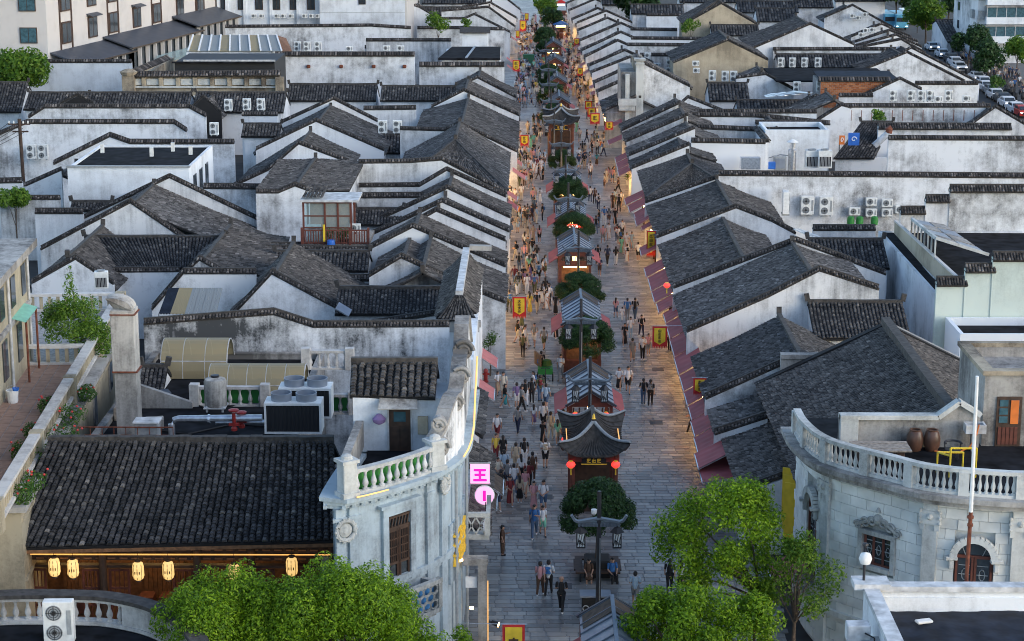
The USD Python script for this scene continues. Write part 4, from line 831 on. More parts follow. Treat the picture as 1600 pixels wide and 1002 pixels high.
# ---- tile-capped pier block further up the left side of the street
def pier_block():
    z = 9.9; A, B = atZ(714, 462, z), atZ(733, 393, z); A[0] = B[0] = -4.15
    T = Thing('tile_capped_parapet', 'tall street parapet with a steep tiled cap and white ridge, left of the street', 'wall', (-4.1, 118, 0))
    T.part('wall', MB().bb(-4.75, -3.15, A[1], B[1], 0, z - 1.4).bb(-3.45, -3.05, A[1] - 10.5, A[1] + .3, 0, 8.8), 'plaster_worn')
    for s in (-1, 1):
        e = V(s * 1.35, 0, -1.35) if s < 0 else V(1.0, 0, -1.1)
        roof_slope(T, A, B, B + e, A + e, 110, 'tile_brown', 60 + s)
    roof_slope(T, A - V(.25, 0, 0), A + V(.25, 0, 0), A + V(1.0, -.9, -1.15), A + V(-1.35, -.9, -1.35), 110, 'tile', 64)
    T.part('ridge', MB().bar(A + V(0, 0, .12), B + V(0, 0, .12), .42, .3), 'white_old')
    T.part('cornice', MB().bb(-5.2, -2.9, A[1] - .55, A[1] - .2, z - 1.75, z - 1.4).bb(-5.0, -3.0, A[1] - .5, A[1] - .2, z - 2.05, z - 1.75), 'concrete')
    T.part('front_face', MB().bb(-4.9, -3.05, A[1] - .35, A[1] - .0, 0, z - 2.05), 'plaster'); T.part('emblem_panel', MB().bb(-4.4, -3.6, A[1] - .42, A[1] - .36, z - 2.9, z - 2.2), 'concrete')
    T.part('rear_cap', MB().bar(B + V(.2, .1, .25), B + V(1.6, .1, .2), .5, .3), 'concrete')
    m = MB(); m.slab(V(-3.9, 99.5, 5.9), V(-3.9, 108, 5.9), V(-2.5, 108, 4.9), V(-2.5, 99.5, 4.9), .1); roof = T.part('lean_to_roof', m, 'under_tile')
    tb = MB(); tiles(tb, V(-3.9, 99.5, 5.93), V(-3.9, 108, 5.93), V(-2.5, 108, 4.93), V(-2.5, 99.5, 4.93), .27, .24, 77); T.part('lean_to_tiles', tb, 'tile', parent=roof, kind='stuff')
    T.part('street_wall', MB().bb(-3.4, -3.15, 88, 107, 0, 4.9), 'wood_dark')
    for k, (ya, yb) in enumerate(((86, 92), (93, 98.5))):
        r = T.part('lean_to_roof', MB().slab(V(-3.3, ya, 5.2), V(-3.3, yb, 5.2), V(-1.9, yb, 4.2), V(-1.9, ya, 4.2), .1), 'under_tile')
        tb = MB(); tiles(tb, V(-3.3, ya, 5.23), V(-3.3, yb, 5.23), V(-1.9, yb, 4.23), V(-1.9, ya, 4.23), .27, .24, 78 + k); T.part('lean_to_tiles', tb, 'tile_brown', parent=r, kind='stuff')
pier_block()

# ---- yellow stone house with planted terrace, left edge
def yellow():
    zf = 8.0; A, B = atZ(-8, 782, 9.05), atZ(188, 458, 9.05); A[2] = B[2] = 0; t = (B - A) / np.linalg.norm(B - A); n = V(t[1], -t[0], 0); L = np.linalg.norm(B - A)
    at = lambda s, o, z: A + t * s + n * o + V(0, 0, z)
    T = Thing('stone_house', 'yellow stone house at the left edge with a long planted roof terrace', 'building', at(L / 2, -5, 0))
    T.part('wall', MB().prism([at(3.4, .35, 0), at(L + 1, .35, 0), at(L + 1, -22, 0), at(-4, -22, 0), at(-4, -2.4, 0), at(3.4, -1.2, 0)], V(0, 0, 0), V(0, 0, zf - .6)), 'stone_yellow')
    T.part('ledge', MB().prism([at(3.2, .6, 0), at(L + 1.2, .6, 0), at(L + 1.2, -.3, 0), at(3.2, -.3, 0)], V(0, 0, zf - .6), V(0, 0, zf - .35)), 'concrete')
    fl = T.part('terrace_floor', MB().prism([at(.2, -.3, 0), at(L + 1, -.3, 0), at(L + 1, -22, 0), at(.2, -22, 0)], V(0, 0, zf - .25), V(0, 0, zf)), 'mortar')
    k = 0; s = 4.0
    while s < 26:
        for o in np.arange(-.35, -3.1, -.6):
            m = MB().prism([at(s + .02, o - .02, 0), at(s + .58, o - .02, 0), at(s + .58, o - .58, 0), at(s + .02, o - .58, 0)], V(0, 0, zf), V(0, 0, zf + .015 + .006 * (k % 2)))
            T.part('floor_tile', m, 'terracotta', parent=fl) if k < 220 else None; k += 1
        s += .6
    # balustrade of square bars, with piers
    T.part('rail', MB().bar(at(0, 0, zf + 1.0), at(L, 0, zf + 1.0), .5, .16).bar(at(0, 0, zf + .06), at(L, 0, zf + .06), .4, .14), 'rail_white')
    for s in np.arange(0, L + .1, L / 4): T.part('rail_pier', MB().bar(at(s, 0, zf - .3), at(s, 0, zf + 1.12), .6, .6, up=t), 'stone_yellow')
    s = .3; c = 0
    while s < L:
        T.part('rail_bar', MB().bar(at(s, 0, zf + .1), at(s, 0, zf + .95), .13, .2, up=t), 'stone_yellow'); s += .42
    for o0, o1, sL in ((-.3, -6.5, L), (-.3, -3.2, 26)):
        T.part('cross_rail', MB().bar(at(sL, o0, zf + 1.0), at(sL, o1, zf + 1.0), .45, .16), 'rail_white'); T.part('cross_kerb', MB().bar(at(sL, o0, zf + .06), at(sL, o1, zf + .06), .4, .14), 'rail_white')
        for o in np.arange(o0 - .4, o1, -.5): T.part('rail_bar', MB().bar(at(sL, o, zf + .1), at(sL, o, zf + .95), .18, .16, up=t), 'stone_yellow')
    for s, z in ((9, 5.2), (16, 5.4), (24, 5.0), (30, 5.3)):
        w = T.part('window', MB().prism([at(s, .35, z), at(s + 1.1, .35, z), at(s + 1.1, .35, z + 1.8), at(s, .35, z + 1.8)], n * -.05, n * .08), 'concrete'); T.part('pane', MB().prism([at(s + .12, .43, z + .1), at(s + .98, .43, z + .1), at(s + .98, .43, z + 1.7), at(s + .12, .43, z + 1.7)], n * 0, n * .02), 'window_dark', parent=w)
    m = MB()
    for z in (4.2, 6.9): m.prism([at(3.5, .35, z), at(L, .35, z), at(L, .35, z + .15), at(3.5, .35, z + .15)], n * 0, n * .1)
    T.part('string_course', m, 'stone_yellow')
    # upper storey at the far left, with eaves band, lamps and the green lean-to
    U = Thing('upper_storey', 'cream upper storey with flat roof at the left edge behind the terrace', 'building', at(20, -12, zf))
    U.part('wall', MB().prism([at(-4, -3.2, 0), at(27, -3.2, 0), at(27, -20, 0), at(-4, -20, 0)], V(0, 0, zf), V(0, 0, zf + 6.2)), 'stone_yellow')
    U.part('eaves_band', MB().prism([at(-4, -2.7, 0), at(27.5, -2.7, 0), at(27.5, -20, 0), at(-4, -20, 0)], V(0, 0, zf + 6.2), V(0, 0, zf + 6.6)), 'concrete')
    m = MB()
    for s in range(3, 26, 4): m.prism([at(s, -3.19, zf + .9), at(s + 1.2, -3.19, zf + .9), at(s + 1.2, -3.19, zf + 2.9), at(s, -3.19, zf + 2.9)], n * 0, n * .06)
    U.part('windows', m, 'window_dark'); U.part('string_course', MB().prism([at(-4, -3.2, zf + 3.2), at(27, -3.2, zf + 3.2), at(27, -3.2, zf + 3.45), at(-4, -3.2, zf + 3.45)], n * 0, n * .14), 'concrete'); [U.part('upper_window', MB().prism([at(s, -3.19, zf + 4), at(s + 1.1, -3.19, zf + 4), at(s + 1.1, -3.19, zf + 5.6), at(s, -3.19, zf + 5.6)], n * 0, n * .05), 'window_dark') for s in range(4, 26, 3)]; [U.part('downpipe', MB().tube([at(s, -3.1, zf), at(s, -3.1, zf + 6.1)], .07, 6), 'white_old') for s in (14, 21, 26.5)]
    G_ = Thing('lean_to_canopy', 'green corrugated plastic canopy at the far end of the planted terrace', 'canopy', at(23, -3, zf))
    m = MB()
    a0, b0, c0, d0 = at(22, -3.2, zf + 3.5), at(25.5, -3.2, zf + 3.5), at(25.5, -2.5, zf + 3.3), at(22, -2.5, zf + 3.3)
    for k in range(16): m.slab(a0 + (b0 - a0) * k / 16, a0 + (b0 - a0) * (k + .95) / 16, d0 + (c0 - d0) * (k + .95) / 16, d0 + (c0 - d0) * k / 16, .03 + .03 * (k % 2))
    G_.part('sheet', m, 'green_sheet'); G_.part('post', MB().tube([at(22.3, -2.55, zf), at(22.3, -2.55, zf + 3.3)], .06, 6), 'rust'); G_.part('post', MB().tube([at(25.2, -2.55, zf), at(25.2, -2.55, zf + 3.3)], .06, 6), 'rust')
    q = at(18.5, -2.7, zf); Bk = Thing('bucket', 'white plastic bucket on the terracotta terrace', 'bucket', q); Bk.part('pail', MB().lathe([(0, .02), (.24, .02), (.3, .62), (.33, .62), (.33, .66), (.28, .66), (.26, .1), (0, .1)], q, 14), 'white_paint'); Bk.part('handle', MB().tube([q + V(.3 * math.cos(a), 0, .64 + .25 * math.sin(a)) for a in np.linspace(0, math.pi, 9)], .015, 5), 'steel'); single('dipper', 'blue plastic dipper lying on the white bucket', 'dipper', MB().lathe([(0, 0), (.15, .0), (.18, .14), (.16, .14), (.13, .03), (0, .03)], q + V(.2, -.1, .66), 10), 'blue_plastic')
    return at, L, zf
YAT, YL, YZ = yellow()
# tall duct shaft
q = atY(204, 690, 94.0); T = Thing('duct_shaft', 'tall grey ventilation shaft with a bent metal hood beside the yellow house', 'chimney', (q[0], 94, 0))
T.part('shaft', MB().box((q[0], 94, 5.0), (1.05, 1.05, 10.0)), 'concrete'); T.part('upper_shaft', MB().box((q[0] - .03, 94, 11.55), (1.15, 1.15, 3.1), bev=.03), 'metal_old'); T.part('band', MB().box((q[0], 94, 10.03), (1.24, 1.24, .08)).box((q[0], 94, 12.9), (1.24, 1.24, .06)), 'rust')
m = MB(); n = 10; v = []
for k in range(n + 1):
    a = math.pi / 2 * k / n * 1.15; c_ = V(q[0] - .55, 94, 13.1); r1 = 1.08 * .95; v += [c_ + V(r1 * math.cos(a) - 0, -.58, r1 * math.sin(a) * .6), c_ + V(r1 * math.cos(a), .58, r1 * math.sin(a) * .6)]
m.add(v, [(2 * k, 2 * k + 1, 2 * k + 3, 2 * k + 2) for k in range(n)]); m.prism([c_] + [v[2 * k] - V(0, 0, 0) for k in range(n + 1)], (0, .0, 0), (0, .02, 0)); T.part('hood', m, 'metal_old')

# ---- equipment deck between the timber house and the blackened wall
dk = flat('flat roofed service deck behind the big tiled roof', -21.5, -11.8, 92.2, 109.4, 6.9, 'concrete', 'felt', par=.3, cap='concrete')
for i, (x, y, w, d, h, m_, l_) in enumerate([(-20.6, 97, 1.2, .8, .7, 'wood_grey', 'weathered crate on the service deck by the shaft'), (-18.9, 95.5, .9, .7, .5, 'concrete', 'concrete block on the service deck beside the weathered crate'), (-19.8, 100.5, 1.6, .9, .45, 'roof_metal_dark', 'stack of dark sheets on the service deck')]): single('crate' if i == 0 else 'block' if i == 1 else 'sheet_stack', l_, 'crate' if i == 0 else 'block' if i == 1 else 'sheets', MB().box((x, y, 6.6 + h / 2), (w, d, h), rz=.2 * i, bev=.03), m_)
single('deck_cables', 'black cables snaking over the service deck', 'cable', MB().tube([V(-21, 94, 6.66), V(-19, 95, 6.66), V(-17, 94.2, 6.66), V(-15, 96, 6.66), V(-12.5, 95.4, 6.66)], .05, 5).tube([V(-20, 102, 6.66), V(-17, 99, 6.66), V(-13, 100, 6.66)], .05, 5), 'black')
dk.part('slanting_wall', MB().prism([V(-21, 99, 6.6), V(-17.6, 99, 6.6), V(-17.6, 99, 6.9), V(-21, 99, 8.1)], (0, 0, 0), (0, .3, 0)), 'concrete')
def vault(label, px0, px1, pyt, y0, r, zb, m='polycarbonate'):
    x0, x1 = atY(px0, pyt, y0)[0], atY(px1, pyt, y0)[0]; T = Thing('vaulted_canopy', label, 'canopy', ((x0 + x1) / 2, y0, zb))
    n = 12; N = max(3, int((x1 - x0) / .95)); w = (x1 - x0) / N; an = np.linspace(-.12, math.pi * .92, n + 1)
    for i in range(N):
        a, b = x0 + i * w + .02, x0 + (i + 1) * w - .02; v = []
        for t_ in an: v += [V(a, y0 - r * math.cos(t_), zb + r * 1.15 * math.sin(t_)), V(b, y0 - r * math.cos(t_), zb + r * 1.15 * math.sin(t_))]
        T.part('sheet', MB().add(v, [(2 * k, 2 * k + 1, 2 * k + 3, 2 * k + 2) for k in range(n)]), m)
    for i in range(N + 1):
        x = x0 + i * w; T.part('rib', MB().tube([V(x, y0 - (r - .03) * math.cos(t_), zb + (r - .03) * 1.15 * math.sin(t_)) for t_ in an], .03, 5), 'white_old')
        if i in (0, N): T.part('post', MB().tube([V(x, y0 - r, zb - 1.6), V(x, y0 - r, zb)], .05, 6), 'steel')
    T.part('purlin', MB().tube([V(x0, y0 - .2 * r, zb + r * 1.1), V(x1, y0 - .2 * r, zb + r * 1.1)], .03, 5).tube([V(x0, y0 - .9 * r, zb + .5 * r), V(x1, y0 - .9 * r, zb + .5 * r)], .03, 5), 'white_old')
vault('yellowed barrel canopy with torn sheets against the blackened wall', 258, 360, 560, 106, 1.5, 6.9); vault('cleaner barrel canopy in front, beside the rooftop coolers', 330, 478, 580, 101.5, 1.35, 6.8)
def rails(label, p, q, n, zb, h=1.0, green=True):
    T = Thing('balustrade', label, 'balustrade', (p + q) / 2); t = (q - p)
    T.part('rail', MB().bar(p + V(0, 0, zb + h), q + V(0, 0, zb + h), .35, .14).bar(p + V(0, 0, zb + .05), q + V(0, 0, zb + .05), .3, .1), 'rail_white')
    for k in range(n): T.part('baluster', baluster(MB(), p + t * (k + .5) / n + V(0, 0, zb + .1), h - .17, .12, 8), 'rail_white', smooth=40)
    for e in (p, q): T.part('pier', MB().box(e + V(0, 0, zb + .6), (.5, .5, 1.2), bev=.02), 'rail_white')
    if green: T.part('netting', MB().bar(p + V(0, .25, zb + .5), q + V(0, .25, zb + .5), .04, .8), 'green_plastic')
xx = lambda px, y, z: V(atY(px, 640, y)[0], y, 0)
rails('white balustrade with green netting behind the water tank', xx(305, 99.5, 0), xx(415, 99.5, 0), 7, 6.6); rails('white balustrade with green netting right of the coolers', xx(485, 97, 0), xx(552, 97, 0), 5, 6.9); rails('small upper balustrade behind the rooftop coolers', xx(480, 104, 0), xx(548, 104, 0), 5, 7.4, green=False)
q = V(atY(338, 650, 97.5)[0], 97.5, 7.0); T = Thing('water_tank', 'dull steel water tank on a stand beside the balustrade', 'tank', q); T.part('tank', MB().lathe([(0, .2), (.56, .2), (.58, .3), (.58, 1.45), (.52, 1.6), (.2, 1.7), (0, 1.72)], q, 20), 'metal_old', smooth=40); T.part('hatch', MB().lathe([(.22, 1.7), (.22, 1.8), (0, 1.82)], q, 12), 'dark_iron'); T.part('stand', MB().box(q + V(-.4, -.4, .1), (.1, .1, .3)).box(q + V(.4, -.4, .1), (.1, .1, .3)).box(q + V(0, 0, .17), (1.1, 1.1, .06)), 'white_old')
def cooler(label, px0, px1, y, zb, h=1.55, d=1.3):
    x0, x1 = atY(px0, 660, y)[0], atY(px1, 660, y)[0]; T = Thing('rooftop_cooler', label, 'cooling unit', ((x0 + x1) / 2, y, zb))
    T.part('casing', MB().bb(x0, x1, y, y + d, zb + h - .12, zb + h).bb(x0, x0 + .1, y, y + d, zb, zb + h - .12).bb(x1 - .1, x1, y, y + d, zb, zb + h - .12).bb(x0 + .1, x1 - .1, y, y + d, zb, zb + .1), 'ac_white')
    T.part('coil', MB().bb(x0 + .1, x1 - .1, y + .05, y + d - .05, zb + .1, zb + h - .12), 'black')
    m = MB()
    for k in range(14): x = x0 + .15 + (x1 - x0 - .3) * k / 13; m.bb(x - .012, x + .012, y + .02, y + .05, zb + .12, zb + h - .14)
    T.part('fins', m, 'dark_iron')
    for i in (.28, .72):
        c_ = V(x0 + (x1 - x0) * i, y + d / 2, zb + h); T.part('fan_cowl', MB().lathe([(.5, 0), (.52, .38), (.48, .38), (.46, .06), (.1, .06), (0, .1)], c_, 20), 'roof_metal', smooth=40)
cooler('rooftop cooling unit with two fans, nearer of the pair', 413, 502, 92.6, 7.15); cooler('rooftop cooling unit with two fans, partly hidden behind its neighbour', 436, 518, 94.6, 7.35)
T = Thing('duct_pipe', 'shiny steel pipe run with bends along the service deck', 'pipe', (-16, 92.5, 7)); x0, x1 = atY(268, 665, 93)[0], atY(410, 665, 93)[0]
T.part('pipe', MB().tube([V(x0, 93, 6.6), V(x0, 93, 7.5), V(x0 + .15, 93, 7.72), V(x0 + .4, 93, 7.8), V(x1, 93, 7.85)], .17, 10).tube([V(x0 + 2, 94, 7.3), V(x1, 94, 7.35)], .12, 8), 'steel', smooth=60); T.part('flange', MB().tube([V(x0 + 1.8, 93, 7.81), V(x0 + 1.9, 93, 7.81)], .22, 10).tube([V(x0 + 3.1, 93, 7.82), V(x0 + 3.2, 93, 7.82)], .22, 10), 'steel')
for i, (px, y, h) in enumerate(((366, 92.7, 1.0), (378, 93.2, .75))):
    q = V(atY(px, 670, y)[0], y, 7.3); T = Thing('valve', ['red enamelled valve with a tall stem on the pipe run', 'red capped valve next to the tall stemmed one'][i], 'valve', q); T.part('body', MB().lathe([(0, 0), (.16, 0), (.16, .12), (.09, .2), (.09, h - .1), (0, h - .1)], q, 10).box(q + V(0, 0, .3), (.5, .16, .12)), 'red_enamel'); T.part('wheel', MB().lathe([(.0, h - .02), (.24, h - .02), (.26, h + .05), (.1, h + .1), (0, h + .1)], q, 12), 'red_enamel')
q = V(atY(232, 700, 91.5)[0], 91.5, 6.9); T = Thing('vent_box', 'squat metal vent box behind the ridge near the duct shaft', 'vent', q); T.part('box', MB().box(q + V(0, 0, .6), (1.1, .8, 1.2), bev=.03), 'ac_grey'); T.part('lid', MB().box(q + V(0, 0, 1.24), (1.25, .95, .08)), 'white_old')
T = Thing('deck_handrail', 'thin rusty handrail in front of the yellow wall by the duct shaft', 'railing', (-20, 90, 6.5)); xa, xb = atY(122, 665, 91)[0], atY(270, 665, 91)[0]
T.part('rail', MB().tube([V(xa, 91, 7.95), V(xb, 91, 7.95)], .035, 6).tube([V(xa, 91, 7.55), V(xb, 91, 7.55)], .025, 6), 'rust')
for k in range(9): x = xa + (xb - xa) * k / 8; T.part('bar', MB().tube([V(x, 91, 6.7), V(x, 91, 7.95)], .02, 5), 'rust')
xroof('shabby low tiled roof left of the barrel canopies', 222, 262, 575, 7.6, 640, .6, name='low_shed')
T = Thing('corrugated_canopy', 'corrugated grey and yellow plastic canopy in front of the coped wall', 'canopy', (-20, 124, 6)); a, b = atZ(263, 450, 7.6), atZ(348, 450, 7.6); d, c = atZ(248, 490, 6.6), atZ(338, 490, 6.6)
for i in range(3):
    f0, f1 = (0, .2, .45)[i], (.2, .45, 1)[i]; m = MB(); n = 8
    for k in range(n):
        g0, g1 = f0 + (f1 - f0) * k / n, f0 + (f1 - f0) * (k + .92) / n; m.slab(a + (b - a) * g0, a + (b - a) * g1, d + (c - d) * g1, d + (c - d) * g0, .03 + .03 * (k % 2))
    T.part('sheet', m, ('felt_blue', 'polycarbonate', 'polycarbonate_grey')[i])
for e in (c, d): T.part('post', MB().tube([e - V(0, 0, 3), e], .05, 6), 'steel')

# ---- right: the big tiled house and the curved stone building
def big_right():
    Y0, Y1 = 90.2, 109.0; zr, ze, xr_, xe = 8.75, 5.2, 19.95, 12.75; T = Thing('tiled_house', 'big brown tiled house with a heavy ridge roll behind the stone terrace', 'house', (18, 100, 0))
    a, b = V(xr_, Y1, zr), V(xr_, Y0, zr); roof_slope(T, a, b, V(xe, Y0, ze), V(xe, Y1, ze), 100, 'tile_brown', 901, spr=(.25, .2)); roof_slope(T, b, a, V(xr_ + 7.2, Y1, ze), V(xr_ + 7.2, Y0, ze), 100, 'tile_brown', 902)
    m = MB(); pts = [b + (a - b) * k / 14 + V(0, 0, .2) for k in range(15)]
    for k in range(14): m.bar(pts[k], pts[k + 1] * .985 + pts[k] * .015, .5, .5)
    T.part('ridge', m, 'ridge_dark')
    T.part('side_wall', MB().bb(xe + .7, xe + 1.0, Y0, Y1, 0, ze), 'plaster'); T.part('front_wall', MB().prism([V(xe + .7, Y0, 0), V(xr_ + 6.5, Y0, 0), V(xr_ + 6.5, Y0, ze - .1), V(xr_, Y0, zr - .2), V(xe + .7, Y0, ze - .1)], (0, 0, 0), (0, .3, 0)), 'concrete')
    m = MB()
    for k in range(6): y = Y0 + .3 + k * 3.2; m.bb(xe + .45, xe + .72, y, y + .5, 0, ze)
    T.part('pilasters', m, 'plaster_clean')
    P3 = [atY(px, py, 109.3) for px, py in ((1220, 551), (1290, 551), (1352, 527), (1394, 505), (1548, 582))]
    T.part('rear_parapet', wall_poly(P3, 0, .4), 'concrete'); m = MB()
    for p, q in zip(P3[:-1], P3[1:]): m.bar(p - V(0, 0, .18), q - V(0, 0, .18), .62, .24)
    T.part('parapet_cap', m, 'concrete')
    T.part('verge_gutter', MB().bar(V(xe, Y1 - .25, ze + .14), V(xr_, Y1 - .25, zr + .14), .5, .1).bar(V(xr_, Y1 - .25, zr + .14), V(xr_ + 7.2, Y1 - .25, ze + .14), .5, .1), 'under_tile')
    for k in range(3): single('yellow_banner', 'tall plain yellow banner hung on the wall beside the stone building, %s' % ['nearest', 'middle', 'farthest'][k], 'banner', MB().box((xe - .1 + .1 * k, Y0 + 1.2 + k * 1.2, 3.7), (.85, .04, 2.8), rz=-.5), 'yellow_cloth', group=None)
big_right()
def stone():
    r_ = [atZ(a, b, 9.97) for a, b in ((1256, 650), (1277, 672), (1302, 686), (1350, 700), (1400, 712), (1452, 725), (1525, 733), (1600, 737))]; pth = Path([(r_[0][0] - .02, 88.3)] + [(p[0], p[1]) for p in r_] + [(27, r_[-1][1])])
    zc = 8.75; T = Thing('stone_building', 'grey stone building with a curved corner, roof terrace and arched windows', 'building', (18, 80, 0)); P = pth
    w = MB(); pth.ribbon(w, 0, pth.L, -.2, -.5, 0, zc - .35); T.part('wall', w, 'stone_grey')
    us = [pth.at_px(px, 6.5) for px in (1292, 1452, 1590)]
    uw = pth.at_px(1371, 6); ua = pth.at_px(1521, 6); ul = pth.at_px(1271, 6.5)
    holes = [(uw - .85, uw + .85, 4.75, 6.35), (ua - .82, ua + .82, 2.6, 6.9), (ul - .9, ul + .45, 3.0, 7.4)]
    z = .35; r = 0; cnt = 0; rest = MB()
    while z < zc - .5:
        h = .46; u = -.35 * (r % 2) + .3
        while u < pth.L:
            u0, u1 = max(u, 0) + .008, min(u + .86, pth.L) - .008
            for a, b, c, d in holes:                                 # blocks stop at the openings
                if z + h > c and z < d and u1 > a and u0 < b: u0, u1 = (u0, min(u1, a)) if u0 < a else (max(u0, b), u1)
            if u1 - u0 > .06:
                m = MB(); pth.ribbon(m, u0, u1, 0 + .012 * ((r * 7 + int(u * 3)) % 3), -.2, z + .008, z + h - .008)
                if 4 < u < 24 and z > 2.2 and cnt < 298: T.part('ashlar_block', m, 'ashlar'); cnt += 1
                else: rest.add(*m.arrays())
            u += .86
        z += h; r += 1
    T.part('ashlar_blocks', rest, 'ashlar', kind='stuff')
    for u in us:
        m = MB(); pth.ribbon(m, u - .3, u + .3, .16, 0, .3, zc - .35); pl = T.part('pilaster', m, 'stone_grey')
        m = MB(); c0 = pth(u, .2, zc - 1.0); n = pth(u, 1) - pth(u, 0); t = V(-n[1], n[0], 0)
        pth.ribbon(m, u - .42, u + .42, .24, .14, zc - 1.35, zc - .75); m.tube([c0 + n * .02, c0 + n * .14], [.16, .06], 10)
        for s in (-1, 1):
            for k in range(3): m.box(c0 + t * s * .42 + V(0, 0, .22 - .24 * k), (.14, .14, .14), bev=.04)
            pth.ribbon(m, u + s * .3 - .1, u + s * .3 + .1, .22, .14, zc - 1.6, zc - 1.35)
        T.part('carved_capital', m, 'stone_grey', parent=pl)
    m = MB(); pth.ribbon(m, 0, pth.L, .75, -.4, zc - .1, zc + .12); pth.ribbon(m, 0, pth.L, .5, -.4, zc - .35, zc - .1); T.part('cornice', m, 'concrete')
    m = MB(); pth.ribbon(m, 0, pth.L, .2, 0, 2.0, 2.25); T.part('string_course', m, 'stone_grey')
    # leaded window with carved crest
    z0, z1 = 4.85, 6.2; m = MB(); a, b = uw - .72, uw + .72
    for s in ((a - .22, a), (b, b + .22)): pth.ribbon(m, s[0], s[1], .14, -.1, z0 - .2, z1 + .2)
    pth.ribbon(m, a, b, .14, -.1, z1, z1 + .2); pth.ribbon(m, a, b, .2, -.1, z0 - .2, z0)
    wd = T.part('leaded_window', m, 'stone_grey'); m = MB(); pth.ribbon(m, a, b, -.14, -.18, z0, z1); T.part('pane', m, 'window_dark', parent=wd)
    m = MB()
    for q in (a + .05, a + .48, b - .48, b - .05): m.bar(pth(q, -.08, z0), pth(q, -.08, z1), .09, .1)
    for zz in (z0 + .04, z1 - .04): m.bar(pth(a, -.08, zz), pth(b, -.08, zz), .1, .09)
    T.part('frame', m, 'wood_red', parent=wd); m = MB()
    for q in (a + .26, uw, b - .26):
        for zz in (z0 + .3, z0 + .68, z1 - .3): m.bar(pth(q - .2, -.11, zz), pth(q + .2, -.11, zz), .03, .03)
        m.tube([pth(q + .1 * math.cos(t_), -.11, (z0 + z1) / 2 + .22 * math.sin(t_)) for t_ in np.linspace(0, 2 * math.pi, 11)], .018, 4)
    T.part('leading', m, 'ac_grey', parent=wd)
    m = MB(); n = pth(uw, 1) - pth(uw, 0)
    for s in (-1, 1):
        for k, (o, h, r_) in enumerate(((1.0, .32, .2), (.62, .5, .24), (.28, .62, .22))):
            m.tube([pth(uw + s * (o + r_ * (1 - t_ / 12) * math.cos(t_)), .08, z1 + h + r_ * (1 - t_ / 12) * math.sin(t_)) for t_ in np.linspace(0, 9.4, 22)], .055, 6)
        m.bar(pth(uw + s * 1.1, .06, z1 + .3), pth(uw + s * .1, .06, z1 + .85), .12, .12)
    m.tube([pth(uw, .0, z1 + .8), pth(uw, .16, z1 + .85)], [.28, .12], 10); m.tube([pth(uw, .05, z1 + 1.1), pth(uw, .05, z1 + 1.3)], [.14, .05], 8); T.part('carved_crest', m, 'stone_grey', parent=wd)
    # arched windows
    for uc, hw, zs, zb, leaf in ((ua, .72, 6.1, 2.6, 2), (ul - .2, .5, 6.5, 3.0, 1)):
        m = MB(); arc = [pth(uc + (hw + .12) * math.cos(t_), .1, zs + (hw + .12) * math.sin(t_)) for t_ in np.linspace(math.pi, 0, 15)]
        for k in range(14): m.bar(arc[k], arc[k + 1], .3, .26, up=pth(uc, 1) - pth(uc, 0))
        for s in (-1, 1): m.box(pth(uc + s * (hw + .2), .12, zs - .06), (.5, .3, .14), bev=.02); m.box(pth(uc + s * (hw + .2), .1, zs - .35), (.22, .2, .4), bev=.04)
        aw = T.part('arched_window', m, 'stone_grey')
        pts = [pth(uc - hw, -.15, zb), pth(uc + hw, -.15, zb)] + [pth(uc + hw * math.cos(t_), -.15, zs + hw * math.sin(t_)) for t_ in np.linspace(0, math.pi, 12)]
        c0 = pth(uc, -.15, zs - .4); T.part('pane', MB().add(pts + [c0], [(i, (i + 1) % len(pts), len(pts)) for i in range(len(pts))]), 'window_dark', parent=aw)
        m = MB()
        for q in ((uc - hw, uc - .06, uc + .06, uc + hw) if leaf == 2 else (uc - hw, uc + hw)): m.bar(pth(q, -.08, zb), pth(q, -.08, zs), .13, .1)
        for zz in (zs, zb + .5, (zb + zs) / 2): m.bar(pth(uc - hw, -.08, zz), pth(uc + hw, -.08, zz), .1, .12)
        T.part('frame', m, 'wood_red', parent=aw); m = MB()
        for s in (-1, 1):
            for zz in np.arange(zb + .7, zs - .1, .4): m.bar(pth(uc + s * hw * .2, -.12, zz), pth(uc + s * hw * .85, -.12, zz), .03, .03)
            m.tube([pth(uc + s * (hw * .5) + .12 * math.cos(t_), -.12, zs - .8 + .25 * math.sin(t_)) for t_ in np.linspace(0, 2 * math.pi, 11)], .02, 4); m.bar(pth(uc + s * hw * .45, -.12, zs), pth(uc + s * hw * .7, -.12, zs + hw * .6), .03, .03)
        T.part('leading', m, 'ac_grey', parent=aw)
    # terrace: floor, balustrade of piers and square balusters
    T.part('terrace_floor', MB().prism([pth(u, -.3, zc) for u in np.linspace(1, pth.L, 30)] + [V(27, 90, zc), V(12.9, 90, zc)], (0, 0, -.2), (0, 0, 0.04)), 'felt')
    zb = zc + .12; m = MB(); u0 = .9; pth.ribbon(m, u0, pth.L, .32, -.02, zb + .98, zb + 1.14); pth.ribbon(m, u0, pth.L, .28, .02, zb, zb + .12); T.part('balustrade_rail', m, 'stone_grey')
    u = u0; k = 0
    while u < pth.L - .2:
        if k % 8 == 0: m = MB(); pth.ribbon(m, u - .2, u + .2, .36, -.06, zb, zb + 1.0); T.part('balustrade_pier', m, 'stone_grey'); u += .36
        else: T.part('baluster', baluster(MB(), pth(u, .15, zb + .12), .86, .1, 6), 'stone_grey'); u += .27
        k += 1
    yw = 85.4; W_ = [atY(px, 650, yw)[0] for px in (1312, 1466, 1498, 1532)]; wx0 = W_[0]; R = Thing('terrace_wall', 'stained rear wall of the stone terrace with a raised gable step', 'wall', (18, yw, zc))
